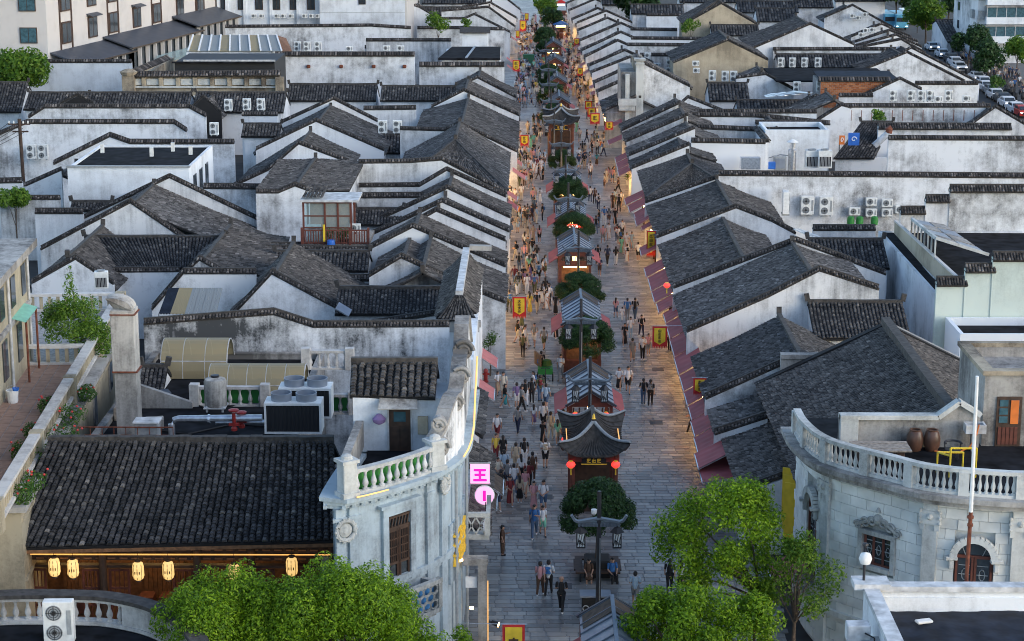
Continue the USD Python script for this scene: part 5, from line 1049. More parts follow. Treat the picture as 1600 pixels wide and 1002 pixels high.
    zt = zc + 1.45; P3 = [V(wx0, yw, zt), V(W_[1], yw, zt), V(W_[2], yw, zt + .7), V(W_[3], yw, zt + .1)]
    R.part('wall', MB().prism([V(wx0, yw, zc)] + [p - V(0, 0, .1) for p in P3] + [V(W_[3], yw, zc)], (0, 0, 0), (0, .3, 0)), 'concrete'); m = MB()
    for p, q in zip(P3[:-1], P3[1:]): m.bar(p + V(0, .1, 0), q + V(0, .1, 0), .55, .2)
    R.part('cap', m, 'stone_grey'); R.part('pier', MB().box((wx0 + .4, yw - .1, zc + .8), (.8, .5, 1.6), bev=.02), 'stone_grey')
    S = Thing('roof_stair_house', 'grey rendered stair house with a weathered red door on the stone terrace', 'building', (24, 86, zc)); ys = 85.6; x0 = atY(1533, 700, ys)[0]; x1 = x0 + 4.6
    S.part('walls', MB().bb(x0, x1, ys, ys + .3, zc, zc + 3.35).bb(x0, x0 + .3, ys + .3, ys + 5, zc, zc + 3.35).bb(x0, x1, ys + 5, ys + 5.3, zc, zc + 3.35), 'concrete'); S.part('roof', MB().bb(x0 + .3, x1, ys + .3, ys + 5, zc + 2.7, zc + 2.9), 'concrete')
    S.part('cap', MB().bb(x0 - .12, x1, ys - .12, ys + .42, zc + 3.35, zc + 3.55).bb(x0 - .12, x0 + .42, ys + .42, ys + 5.4, zc + 3.35, zc + 3.55).bb(x0, x1, ys + 5, ys + 5.4, zc + 3.36, zc + 3.56), 'stone_tan')
    d0, d1 = atY(1554, 690, ys)[0], atY(1593, 690, ys)[0]; dr = S.part('door', MB().bb(d0, d1, ys - .06, ys + .02, zc + .05, zc + 2.35), 'wood_dark'); m = MB()
    for k in range(2):
        for j in range(3): m.bb(d0 + .12 + k * .5, d0 + .5 + k * .5, ys - .09, ys - .05, zc + 1.15 + j * .38, zc + 1.45 + j * .38)
    S.part('door_panes', m, 'window_blue', parent=dr); S.part('door_curtain', MB().bb(d1 - .5, d1 - .14, ys - .1, ys - .05, zc + 1.1, zc + 2.2), 'orange_cloth', parent=dr); m = MB()
    for k in range(5): m.bb(d0 + .1 + k * .18, d0 + .25 + k * .18, ys - .1, ys - .05, zc + .15, zc + .95)
    S.part('door_boards', m, 'wood_red', parent=dr)
    for i, px in enumerate((1423, 1449)):
        q = V(atZ(px, 696, zc)[0], 84.9, zc + .05); single('ceramic_jar', ['large brown glazed jar against the terrace wall, left one', 'large brown glazed jar against the terrace wall, right one'][i], 'jar', MB().lathe([(0, 0), (.26, 0), (.36, .25), (.38, .55), (.3, .85), (.24, .92), (.27, .97), (.2, .97), (.2, .9), (0, .9)], q, 16), 'ceramic_brown', smooth=50)
    q = V(atZ(1363, 700, zc)[0], 83.4, zc + .05); B_ = Thing('plank_table', 'weathered plank table on stone blocks by the terrace balustrade', 'table', q)
    for k in range(4): B_.part('plank', MB().box(q + V(.0, -.55 + .37 * k, .62 + .01 * (k % 2)), (2.5, .34, .06)), 'wood_grey')
    for s in (-1, 1): B_.part('leg', MB().box(q + V(s * .8, 0, .3), (.4, .9, .6), bev=.03), 'wood_dark')
    q = V(atZ(1503, 750, zc)[0], 81.0, zc + .05); Fm = Thing('tubular_stand', 'bright yellow tubular frame standing on the terrace', 'frame', q); m = MB()
    for dx in (0, 1.1):
        m.tube([q + V(dx - .5, 0, 0), q + V(dx - .5, 0, 1.3)], .045, 6); m.tube([q + V(dx - .9, .7, 0), q + V(dx - .9, .7, .9)], .04, 6)
    m.tube([q + V(-.5, 0, 1.3), q + V(.6, 0, 1.3)], .045, 6); m.tube([q + V(-.9, .7, .9), q + V(.2, .7, .9)], .045, 6); m.tube([q + V(-.5, 0, .95), q + V(-.9, .7, .9)], .04, 6); Fm.part('tubes', m, 'yellow_paint')
    q = V(atZ(1499, 735, zc)[0], 83.6, zc + .05); Ch = Thing('wicker_chair', 'dark round backed chair behind the yellow frame', 'chair', q); Ch.part('seat', MB().lathe([(0, .4), (.34, .4), (.36, .46), (0, .48)], q, 12), 'dark_iron'); Ch.part('backrest', MB().tube([q + V(.36 * math.cos(a), .36 * math.sin(a), .75) for a in np.linspace(-.3, math.pi + .3, 12)], .05, 6).tube([q + V(.33, .1, .45), q + V(.36, .1, .75)], .03, 5).tube([q + V(-.33, .1, .45), q + V(-.36, .1, .75)], .03, 5), 'dark_iron')
    for a in range(4): Ch.part('leg', MB().tube([q + V(.26 * math.cos(a * 1.57 + .8), .26 * math.sin(a * 1.57 + .8), 0), q + V(.26 * math.cos(a * 1.57 + .8), .26 * math.sin(a * 1.57 + .8), .42)], .03, 5), 'dark_iron')
    q = V(atZ(1517, 700, zc)[0], 84.9, zc + .05); Sk = Thing('wash_basin', 'old white wash basin with an orange hose by the stair house', 'sink', q); Sk.part('basin', MB().bb(q[0] - .45, q[0] + .45, q[1] - .3, q[1] - .22, .9 + zc, 1.3 + zc).bb(q[0] - .45, q[0] + .45, q[1] + .22, q[1] + .3, .9 + zc, 1.3 + zc).bb(q[0] - .45, q[0] - .37, q[1] - .22, q[1] + .22, .9 + zc, 1.3 + zc).bb(q[0] + .37, q[0] + .45, q[1] - .22, q[1] + .22, .9 + zc, 1.3 + zc).bb(q[0] - .37, q[0] + .37, q[1] - .22, q[1] + .22, .9 + zc, 1.0 + zc), 'white_old'); Sk.part('pedestal', MB().box(q + V(0, 0, .45), (.3, .3, .9)), 'concrete'); Sk.part('hose', MB().tube([q + V(.1, -.35, 1.3), q + V(0, -.45, .9), q + V(-.3, -.5, .3), q + V(-.9, -.6, .06), q + V(-1.8, -.3, .05)], .035, 6), 'orange_cloth')
    return pth
SP = stone()
# flagpole, globe lamp, white parapet roof in the lower right corner
q = V(atY(1512, 900, 69.0)[0], 69.0, 0); T = Thing('flagpole', 'tall bare pole, white above and rusty below, on the near roof', 'pole', (q[0], 69, 8)); p1, p0_ = atY(1527, 588, 69.0), atY(1505, 990, 69.0); mid = atY(1517, 800, 69.0); p0_[2] = 8.0
T.part('lower_tube', MB().tube([p0_, mid], .075, 8), 'rust'); T.part('upper_tube', MB().tube([mid, p1], [.075, .06], 8), 'white_paint'); T.part('collar', MB().tube([mid - V(0, 0, .25), mid - V(0, 0, .15)], .12, 8).tube([mid - V(0, 0, .55), mid - V(0, 0, .45)], .11, 8), 'rust')
def near_roof():
    z = 9.0; A = atZ(1350, 912, z); B = atZ(1640, 912, z); D = atZ(1398, 1010, z); y0 = A[1]
    T = Thing('white_parapet_building', 'near flat roof with a thick white parapet and wrinkled black felt', 'building', (17, 64, 0))
    T.part('walls', MB().bb(A[0], B[0], y0 - .3, y0, 0, z - .15).bb(A[0] - .02, A[0] + .3, 55, y0 - .3, 0, z - .15), 'plaster_clean')
    T.part('parapet_cap', MB().bb(A[0] - .1, B[0], y0 - .45, y0 + .1, z - .15, z + .05).bb(A[0] - .1, A[0] + .45, 55, y0 - .45, z - .15, z + .05).box((A[0] + .2, y0 - .2, z + .1), (1.3, .9, .22)), 'white_old')
    g = MB(); n = 30; xs = np.linspace(A[0] + .3, B[0], n); ys = np.linspace(55, y0 - .3, 24); X, Y = np.meshgrid(xs, ys); pz = z - 1.0 + .16 * meshkit.fbm(np.stack([X * 1.3, Y * 1.3, X * 0], -1), 4, 2)
    v = np.stack([X, Y, pz], -1).reshape(-1, 3); f = [(j * n + i, j * n + i + 1, (j + 1) * n + i + 1, (j + 1) * n + i) for j in range(23) for i in range(n - 1)]; T.part('felt_roof', MB().add(v, f), 'felt_blue', smooth=True)
    T.part('inner_skirting', MB().bb(A[0] + .3, B[0], y0 - .36, y0 - .3, z - 1.0, z - .4), 'plaster_clean')
    q = V(A[0] - .05, y0 - .2, z + .05); L = Thing('globe_lamp', 'black post lamp with a white globe on the white parapet corner', 'lamp', q); L.part('post', MB().tube([q, q + V(0, 0, 1.5)], .05, 8).lathe([(.12, 1.5), (.1, 1.56), (0, 1.58)], q, 8), 'dark_iron'); L.part('globe', MB().lathe([(0, .85), (.18, .9), (.24, 1.08), (.18, 1.26), (0, 1.32)], q + V(-.02, -.27, 0), 14), 'white_paint', smooth=True); L.part('bracket', MB().bar(q + V(0, 0, 1.4), q + V(0, -.27, 1.36), .04), 'dark_iron')
    q = V(A[0] - .75, y0 - 3.4, z - 1.2); W = Thing('junction_box', 'white box with a grey cabinet bolted outside the white parapet', 'box', q); W.part('box', MB().box(q + V(0, 0, .75), (.8, .6, .6), bev=.03), 'white_old'); W.part('cabinet', MB().box(q + V(.45, -.2, -.1), (.75, .5, 1.3), bev=.02), 'ac_grey'); W.part('cable', MB().tube([q + V(.2, -.3, .8), q + V(.5, -.5, .7), q + V(.5, -.5, .2)], .03, 5), 'black')
    single('litter', 'crumpled pale wrapper with a yellow patch on the black felt roof', 'litter', MB().box((A[0] + 1.9, y0 - 1.6, z - .8), (.6, .3, .1), rz=.3, bev=.03), 'white_paint')
near_roof()
# curved balustrade with condenser, lower left corner
def near_terrace():
    z = 6.2; pth = Path([(-22, 73.2), (-19.6, 73.5), (-17.3, 73.4), (-15.2, 72.6), (-13.4, 70.8), (-12.2, 68.4), (-11.6, 65)])
    T = Thing('near_terrace', 'near terrace with a curved dark coped balustrade in the lower left corner', 'building', (-17, 70, 0))
    T.part('floor', MB().prism([pth(u, .2, z - 1.1) for u in np.linspace(0, pth.L, 20)] + [V(-22, 60, z - 1.1)], (0, 0, -.2), (0, 0, 0)), 'felt')
    m = MB(); pth.ribbon(m, 0, pth.L, .35, -.35, z, z + .16); T.part('coping', m, 'ridge_dark'); m = MB(); pth.ribbon(m, 0, pth.L, .25, -.25, z - .14, z); pth.ribbon(m, 0, pth.L, .25, -.25, z - 1.1, z - .95); T.part('rail', m, 'rail_white')
    us = pth.at_px(195, z); m = MB(); pth.ribbon(m, us, pth.L, .2, -.2, z - .95, z - .14); T.part('solid_parapet', m, 'rail_white')
    m = MB(); pth.ribbon(m, 0, pth.L, .3, -.1, 0, z - 1.1); T.part('wall', m, 'plaster_worn')
    for k in range(13): T.part('baluster', baluster(MB(), pth(us * (k + .5) / 13, 0, z - .95), .81, .13, 10), 'rail_white', smooth=40)
near_terrace()
# ================================================================ street furniture
def glyph(text, h, depth=.02, vertical=False):
    """lettering cut as flat solid characters in the xz plane, centred"""
    import glob
    from PIL import Image, ImageDraw, ImageFont
    from shapely import box, union_all, affinity
    ft = ImageFont.truetype(glob.glob('/opt/blender-*/*/datafiles/fonts/Noto Sans CJK Regular.woff2')[0], 48); mb = MB()
    for i, ch in enumerate(text):
        if ch == '#':                                                # a mark too small to read: a knot of strokes
            o = V(0, 0, ((len(text) - 1) / 2 - i) * h * 1.05) if vertical else V((i - (len(text) - 1) / 2) * h * 1.05, 0, 0); k = h / 50
            for j, (a, b, c, d) in enumerate(((-20, 16, 20, 16), (-14, 2, 14, 2), (-20, -16, 20, -18), (-2, 22, -2, -16), (-14, 12, -18, -12), (12, 12, 16, -10))[i % 2:5 + i % 2]): mb.bar(o + V(a * k, -depth / 2, b * k), o + V(c * k, -depth / 2, d * k), 6 * k, depth, up=(0, 1, 0))
            continue
        im = Image.new('L', (72, 72)); ImageDraw.Draw(im).text((36, 36), ch, 255, ft, anchor='mm', stroke_width=2)
        on = np.pad(np.asarray(im) > 127, ((0, 0), (1, 1))).astype(np.int8); r, a = np.nonzero(np.diff(on, axis=1) == 1); e = np.nonzero(np.diff(on, axis=1) == -1)[1]
        if len(r) == 0: continue
        sh = union_all(box(a, 36 - r - 1, e, 36 - r)).buffer(.4).buffer(-.4).simplify(.6); k = h / 50
        for g in getattr(sh, 'geoms', [sh]):
            t = trimesh.creation.extrude_polygon(g, depth, engine='earcut'); v = np.array(t.vertices); v = np.c_[(v[:, 0] - 36) * k, -v[:, 2], v[:, 1] * k]
            v = v + (V(0, 0, ((len(text) - 1) / 2 - i) * h * 1.05) if vertical else V((i - (len(text) - 1) / 2) * h * 1.05, 0, 0)); mb.add(v, t.faces)
    return mb
CX = 3.4
# ---- lamp posts
ZL, ZT = 5.2, 6.7
def lamp_kind():
    K = Proto('street_lamp'); K.part('base', MB().box((0, 0, .35), (.5, .5, .7), bev=.04), 'dark_iron'); K.part('pole', MB().tube([(0, 0, 0), (0, 0, ZT)], [.13, .09], 8), 'dark_iron'); K.part('pole_lights', MB().tube([(.05, -.09, 1.0), (.05, -.09, ZL - .7)], .02, 4), 'ac_grey')
    m = MB(); pts = [(-1.25, ZL + .36), (-1.1, ZL + .12), (-.95, ZL + .05), (0, ZL + .22), (.95, ZL + .05), (1.1, ZL + .12), (1.25, ZL + .36)]
    for p, q in zip(pts[:-1], pts[1:]): m.bar((p[0], 0, p[1]), (q[0], 0, q[1]), .24, .1)
    m.bb(-.95, .95, -.04, .04, ZL - .18, ZL + .05)
    for k in range(12): x = -.9 + k * .164; m.bb(x - .03, x + .03, -.12, .12, ZL - .16, ZL - .02)
    K.part('crossbeam', m, 'iron_blue')
    for s in (-1, 1):
        m = MB(); x = s * .82; m.lathe([(.34, 0), (.06, .3), (0, .3)], (x, 0, ZL - .45), 4); m.bb(x - .2, x + .2, -.2, .2, ZL - 1.16, ZL - 1.12)
        for a in (-1, 1):
            for b in (-1, 1): m.bb(x + a * .18 - .025, x + a * .18 + .025, b * .18 - .025, b * .18 + .025, ZL - 1.12, ZL - .45)
        for k in range(3): m.bar((x - .17 + .11 * k, -.19, ZL - 1.1), (x - .05 + .11 * k, -.19, ZL - .5), .03); m.bar((x + .17 - .11 * k, -.19, ZL - 1.0), (x - .1, -.19, ZL - .75), .03)
        l = K.part('lantern', m, 'dark_iron'); K.part('lamp_pane', MB().bb(x - .16, x + .16, -.16, .16, ZL - 1.1, ZL - .46), 'white_paint', parent=l)
    return K
LK = lamp_kind()
where = ['in front of the near planter tree', 'before the kiosk behind the pavilion', 'before the second grey roofed kiosk', 'before the third grey roofed kiosk', 'before the kiosk with the red lit sign', 'before the fifth kiosk', 'at the tree before the far pavilion', 'in front of the far pavilion', 'just beyond the far pavilion', 'fourth from the far end', 'third from the far end', 'among the far crowd near the green bin']
LAMPY = []
for i, (px, py) in enumerate([(936, 818), (922, 598), (908, 503), (904, 391), (888, 313), (884, 268), (877, 227), (866, 191), (861, 159), (858, 133), (857, 110), (853, 80)]):
    p = atZ(px, py, ZL); p[2] = .03; LAMPY.append(p[1]); copy_of(LK.path, 'street_lamp', 'dark twin lantern street lamp ' + where[i], 'street lamp', p, group='lamps down the middle of the street')
p = atY(928, 800, 89.6); C_ = Thing('camera_dome', 'white security camera on the nearest street lamp', 'camera', p); C_.part('dome', MB().lathe([(0, -.14), (.11, -.1), (.14, 0), (.14, .12), (0, .16)], p, 12), 'white_paint', smooth=50); C_.part('bracket', MB().bar(p + V(0, 0, .1), V(p[0] + .25, p[1] + .05, p[2] + .1), .05), 'white_paint')
# ---- kiosks
def kiosk_kind(name, sign):
    K = Proto(name); zr, ze, hw, L = 4.4, 3.55, 1.35, 3.5
    for s in (-1, 1):
        rf = K.part('roof_side', MB().slab((0, -L, zr), (0, L, zr), (s * hw, L, ze), (s * hw, -L, ze), .07), 'roof_metal')
        m = MB()
        for k in range(8): y = -L + .1 + k * (2 * L - .2) / 7; m.bar((s * .05, y, zr + .01), (s * hw, y, ze + .03), .05, .07)
        K.part('roof_seams', m, 'iron_blue', parent=rf, kind='stuff'); K.part('rooflight', MB().slab((s * .08, L - 1.6, zr + .02), (s * .08, L - .1, zr + .02), (s * (hw - .1), L - .1, ze + .1), (s * (hw - .1), L - 1.6, ze + .1), .02), 'ridge_brown', parent=rf)
        m = MB().slab((s * hw, -L * .45, 3.0), (s * hw, L * .75, 3.0), (s * (hw + .7), L * .75, 2.55), (s * (hw + .7), -L * .45, 2.55), .04); m.bb(*sorted((s * (hw + .68), s * (hw + .72))), -L * .45, L * .75, 2.38, 2.55); K.part('side_awning', m, 'mauve')
        for e in (-L, L): K.part('verge_board', MB().bar((0, e, zr + .04), (s * (hw + .12), e, ze - .02), .16, .12), 'roof_metal_dark')
        for y in (-L + .2, L - .2): K.part('post', MB().box((s * (hw - .18), y, 1.8), (.2, .2, 3.5)), 'wood_red')
        K.part('counter', MB().bb(*sorted((s * (hw - .35), s * (hw - .05))), -L + .3, L - .3, 0, 1.0), 'wood_red'); K.part('goods', (lambda m: [m.box((s * (hw - .2), -L + .7 + k * .55, 1.1), (.2, .4, .2 + .1 * (k % 3))) for k in range(13)] and m)(MB()), 'wood_mid')
    K.part('ridge', MB().bar((0, -L - .05, zr + .06), (0, L + .05, zr + .06), .16, .12), 'iron_blue')
    K.part('gable_panel', MB().prism([(-hw + .1, -L + .12, ze - .1), (hw - .1, -L + .12, ze - .1), (0, -L + .12, zr - .12)], (0, 0, 0), (0, .08, 0)), 'wood_red'); K.part('beam', MB().bb(-hw, hw, -L + .05, -L + .2, 2.7, 3.1), 'wood_red'); K.part('beam', MB().bb(-hw, hw, L - .2, L - .05, 2.7, 3.4), 'wood_red')
    m = MB()
    for k in range(7): x = -1 + k / 3; m.bb(x - .04, x + .04, -L + .06, -L + .1, 3.12, 3.42)
    K.part('fret', m, 'wood_dark'); K.part('lamps', MB().bb(-.9, .9, -L + .5, -L + .65, 2.45, 2.6).bb(-.15, .15, -2, 2, 2.75, 2.85), 'glow_warm'); K.part('back_panel', MB().bb(-hw + .3, hw - .3, -L + 1.2, -L + 1.3, 0, 2.6), 'wood_mid'); K.part('front_counter', MB().bb(-hw + .3, hw - .3, -L + .1, -L + .5, 0, 1.05), 'wood_red')
    if sign: K.part('lit_sign', MB().bb(-1.1, 1.1, -L - .08, -L + .02, 2.72, 3.08), 'glow_redsign'); g = glyph('####', .28); v, f = g.arrays(); K.part('sign_lettering', (v + V(0, -L - .09, 2.9), f), 'glow_white')
    for s in (-1, 1) if sign else (): K.part('hanging_lantern', MB().lathe([(0, -.22), (.14, -.18), (.2, 0), (.14, .18), (0, .22)], (s * .95, -L - .1, 2.45), 10), 'glow_red')
    return K
KA, KB = kiosk_kind('market_kiosk', False), kiosk_kind('signed_kiosk', True)
for i, (y, k, lab) in enumerate([(74.6, KA, 'nearest grey roofed kiosk, cut off by the bottom edge'), (113.8, KA, 'grey roofed kiosk right behind the near pavilion'), (133.7, KA, 'second grey roofed kiosk behind the pavilion, between two round trees'), (157, KA, 'third kiosk with lit goods front and grey seamed roof'), (172.9, KB, 'kiosk with a red lit sign across its front'), (190.4, KA, 'kiosk between a small tree and the far pavilion'), (252, KA, 'first kiosk beyond the far pavilion'), (274, KA, 'second kiosk beyond the far pavilion'), (300, KA, 'kiosk level with the green waste bin'), (325, KA, 'farthest kiosk roof in the crowd')]):
    copy_of(k.path, 'market_kiosk', lab, 'kiosk', (CX + (.0 if y < 80 else 0.05), y, .03), group='kiosks down the middle of the street')
# ---- pavilions with swept eaves
def pavilion_kind():
    K = Proto('street_pavilion'); ze, zr, hx, hy, ry = 3.55, 4.95, 1.6, 2.75, 1.3
    n = 16; rf = None
    def eave(u, side):                                               # a point of the eaves; corners fly up and out
        e = abs(u) ** 5 * 1.0; z = ze + .75 * e; k = 1 + .17 * e
        return V(u * hx * k, side * hy * (1 + .10 * e), z) if side in (-1, 1) else V((1 if side > 1 else -1) * hx * (1 + .17 * e), u * hy * (1 + .10 * e), z)
    def top(u, side): return V(0, side * ry, zr) if side in (-1, 1) else V(0, u * ry, zr)
    for side in (-1, 1, 2, -2):
        sh = MB(); us = np.linspace(-1, 1, n + 1); m = 9; v = []
        for u in us:
            a, b = top(u, side), eave(u, side)
            for j in range(m + 1): t = j / m; q = a + (b - a) * t; q[2] = a[2] + (b[2] - a[2]) * t - .42 * math.sin(math.pi * t) * (1 - .3 * t); v.append(q)
        v = np.array(v); f = [(i * (m + 1) + j, i * (m + 1) + j + 1, (i + 1) * (m + 1) + j + 1, (i + 1) * (m + 1) + j) for i in range(n) for j in range(m)]
        nv = len(v); sh.add(np.vstack([v, v - V(0, 0, .1)]), f + [tuple(x + nv for x in q[::-1]) for q in f] + [(i * (m + 1) + m, i * (m + 1) + m + nv, (i + 1) * (m + 1) + m + nv, (i + 1) * (m + 1) + m) for i in range(n)])
        p = K.part('roof_face', sh, 'ridge_dark')
        rb = MB()
        for i in range(n + 1): rb.tube(v[i * (m + 1):(i + 1) * (m + 1)] + V(0, 0, .03), .045, 5)
        K.part('roof_rolls', rb, 'ridge_dark', parent=p)
    for sx in (-1, 1):
        for sy in (-1, 1):
            a, b = V(0, sy * ry, zr), eave(sx, sy); K.part('hip_ridge', MB().tube([a + (b - a) * t + V(0, 0, .1 - .42 * math.sin(math.pi * t) * (1 - .3 * t)) for t in np.linspace(0, 1, 12)], np.linspace(.1, .06, 12), 7), 'ac_grey')
            K.part('column', MB().tube([(sx * 1.15, sy * 2.1, 0), (sx * 1.15, sy * 2.1, ze)], .15, 10), 'wood_red')
        K.part('eaves_light', MB().bar((sx * 1.42, -hy * .9, ze + .22), (sx * 1.42, hy * .55, ze + .22), .05), 'glow_strip')
    K.part('main_ridge', MB().bar((0, -ry - .1, zr + .1), (0, ry + .1, zr + .1), .2, .22), 'ridge_dark'); K.part('finial', MB().lathe([(.07, 0), (.11, .08), (.06, .16), (.08, .2), (.03, .34), (0, .35)], (0, -ry, zr + .15), 10), 'gold')
    m = MB().bb(-1.35, 1.35, -2.25, -2.05, 3.05, 3.5).bb(-1.35, 1.35, 2.05, 2.25, 3.05, 3.5).bb(-1.28, -1.05, -2.1, 2.1, 3.1, 3.45).bb(1.05, 1.28, -2.1, 2.1, 3.1, 3.45)
    for k in range(9): x = -1.2 + .3 * k; m.bb(x - .06, x + .06, -2.45, -2.25, 3.3, 3.5)
    K.part('beam', m, 'wood_red'); K.part('name_board', MB().bb(-.65, .65, -2.33, -2.26, 2.95, 3.35), 'black'); g = glyph('###', .26); v, f = g.arrays(); K.part('board_lettering', (v + V(0, -2.34, 3.15), f), 'gold'); K.part('board_frame', MB().bb(-.68, .68, -2.35, -2.31, 3.33, 3.38).bb(-.68, .68, -2.35, -2.31, 2.92, 2.97), 'gold')
    K.part('lamp', MB().bb(-.9, .9, -.1, .1, 3.0, 3.1), 'glow_soft'); m = MB().bb(-1.05, 1.05, -1.5, -1.3, 0, 1.1).bb(-.95, .95, .5, .7, 0, 2.4)
    for s in (-1, 1): m.bb(*sorted((s * .95, s * 1.1)), -1.9, 1.9, 0, .5)
    K.part('stall_counter', m, 'wood_dark'); return K
PK = pavilion_kind()
copy_of(PK.path, 'street_pavilion', 'near pavilion with swept dark eaves and red lanterns', 'pavilion', (3.35, 103.4, .03)); copy_of(PK.path, 'street_pavilion', 'far pavilion with swept eaves, lit from inside amid the crowd', 'pavilion', (3.35, 229, .03), scale=1.15)
def red_lantern(q, lab, s=.72):
    L = Thing('red_lantern', lab, 'lantern', q); L.part('shade', MB().lathe([(0, -.24 * s), (.16 * s, -.24 * s), (.3 * s, -.12 * s), (.34 * s, 0), (.3 * s, .12 * s), (.16 * s, .24 * s), (0, .24 * s)], q, 14), 'glow_red', smooth=40); L.part('cap', MB().lathe([(.15 * s, .22 * s), (.15 * s, .3 * s), (0, .31 * s)], q, 10).lathe([(0, -.31 * s), (.13 * s, -.3 * s), (.13 * s, -.22 * s)], q, 10), 'gold'); L.part('tassel', MB().lathe([(.03 * s, -.3 * s), (.06 * s, -.8 * s), (0, -.8 * s)], q, 8), 'yellow_cloth')
red_lantern(atY(892, 726, 100.9), 'red lantern at the left front corner of the near pavilion'); red_lantern(atY(962, 726, 100.9), 'red lantern at the right front corner of the near pavilion'); red_lantern(atY(884, 687, 105), 'red lantern on the left side of the near pavilion')
for px, lab in ((899, 'left'), (947, 'right')): red_lantern(atY(px, 648, 109.6), 'small red lantern at the %s front post of the kiosk behind the pavilion' % lab, .55)
red_lantern(atX(1042, 446, 9.3), 'orange red lantern under the mauve awnings of the right row', .7)
# ---- awnings
def awning(side, y0, y1, m, lab, xo=8.75, zo=2.7, xi=9.95, zi=3.6):
    T = Thing('shop_awning', lab, 'awning', (xi, (y0 + y1) / 2, zo), 'awnings along the street fronts' if False else None); a, b, c, d = V(xi, y0, zi), V(xi, y1, zi), V(xo, y1, zo), V(xo, y0, zo); n = 8; v = []
    for i in range(n + 1):
        t = i / n; sg = -.05 * math.sin(math.pi * t) - .03 * (i % 2); p, q = a + (b - a) * t, d + (c - d) * t; v += [p, (p + q) / 2 + V(0, 0, sg), q + V(0, 0, sg * .4), q + V(0, 0, -.2 - .03 * (i % 2))]
    f = [(4 * i + j, 4 * i + j + 1, 4 * i + 5 + j, 4 * i + 4 + j) for i in range(n) for j in range(3)]; T.part('cloth', MB().add(v, f), m)
    T.part('arm', MB().bar(a - V(0, 0, .06), d - V(0, 0, .06), .04).bar(b - V(0, 0, .06), c - V(0, 0, .06), .04).bar(d - V(0, 0, .03), c - V(0, 0, .03), .05), 'steel')
ROWN = ['row house with the bare white gable', 'long roofed row house', 'row house with the ridge stub']
R_AW = [(1100, 735), (1099, 710), (1094, 685), (1089, 659), (1082, 636), (1076, 614), (1068, 588), (1061, 560), (1054, 532), (1047, 507), (1036, 491), (1029, 475), (1024, 457), (1016, 435), (1008, 402), (1009, 362), (1000, 355), (998, 343), (989, 334), (983, 322), (972, 277), (970, 267), (967, 256), (955, 228), (948, 205), (936, 168), (925, 150), (920, 140), (912, 118), (906, 106), (901, 90), (897, 78)]
AWN = ['beside the leafy tree', 'second beyond the leafy tree', 'between the leafy tree and the pavilion', 'opposite the near pavilion', 'opposite the kiosk behind the pavilion', 'just nearer than the small tilted banner', 'just beyond the small tilted banner', 'with a white cloth hung in front', 'below the shield banner in front', 'just above the shield banner in front', 'lowest of five below the flower stall', 'second lowest of five below the flower stall', 'middle of five below the flower stall', 'topmost of five below the flower stall', 'over the flower stall', 'just below the long shield banner', 'behind the long shield banner', 'third above the long shield banner', 'beside the fan roofed house, lower', 'beside the fan roofed house, upper', 'lowest of three by the glowing shop', 'middle of three by the glowing shop', 'topmost of three by the glowing shop', 'under the row house with the thick gable band', 'holding the slanted yellow banner', 'behind the three yellow banners, nearest', 'behind the three yellow banners, farther', 'at the foot of the pilastered front', 'below the small far yellow banner', 'just above the small far yellow banner', 'under the far square banner', 'farthest up the street']
for i, (px, py) in enumerate(R_AW):
    q = atZ(px, py, 2.6); y = q[1]; nx = atZ(*R_AW[i + 1], 2.6)[1] - y if i < len(R_AW) - 1 else 4; L = nx - .22 if nx < 5.2 else 3.4
    awning(1, y, y + L, 'mauve' if py > 200 else 'pink', '%s awning on the right row, %s' % ('mauve' if py > 200 else 'pink', AWN[i]) if i else 'nearest mauve awning at the right of the street, beside the leafy tree', xo=max(q[0] - .3, 7.9) if py > 130 else q[0], xi=max(q[0] + 1.2, 10.6) if py > 130 else q[0] + 1.5)
awning(1, 99.5, 104, 'mauve', 'broad sagging mauve canopy with white folds above the leafy tree', xo=9.0, xi=11.5, zo=2.5, zi=2.9)
awning(1, 84, 86.5, 'mauve', 'mauve awning seen through the leafy tree at the stone building', xo=10.9, xi=12.4)
L_AW = [(786, 776, 'ridge_brown', 'brownish awning beside the pink lit signs'), (776, 800, 'ridge_brown', 'second brownish awning below the pink lit signs'), (772, 628, 'pink', 'rosy awning with a torn flap by the fire hydrant'), (777, 578, 'pink', 'rosy awning below the baroque crest, farther one'), (809, 331, 'mauve', 'mauve awning lowest of the left cluster below the weedy ridge'), (808, 316, 'pink', 'pink awning in the middle of the left cluster'), (821, 283, 'pink', 'wide pink awning beside the striped hip roof'), (816, 262, 'pink', 'narrow pink awning above the wide one'), (806, 114, 'pink', 'pink awning left of the green waste bin'), (805, 102, 'pink', 'pink awning under the yellow shield banner'), (808, 66, 'pink', 'far pink awning on the left below the yellow signs'), (818, 24, 'pink', 'farthest pink awning left of the street')]
for px, py, m, lab in L_AW: q = atZ(px, py, 2.6); awning(-1, q[1], q[1] + 2.6, m, lab, xo=q[0], xi=q[0] - 1.3)
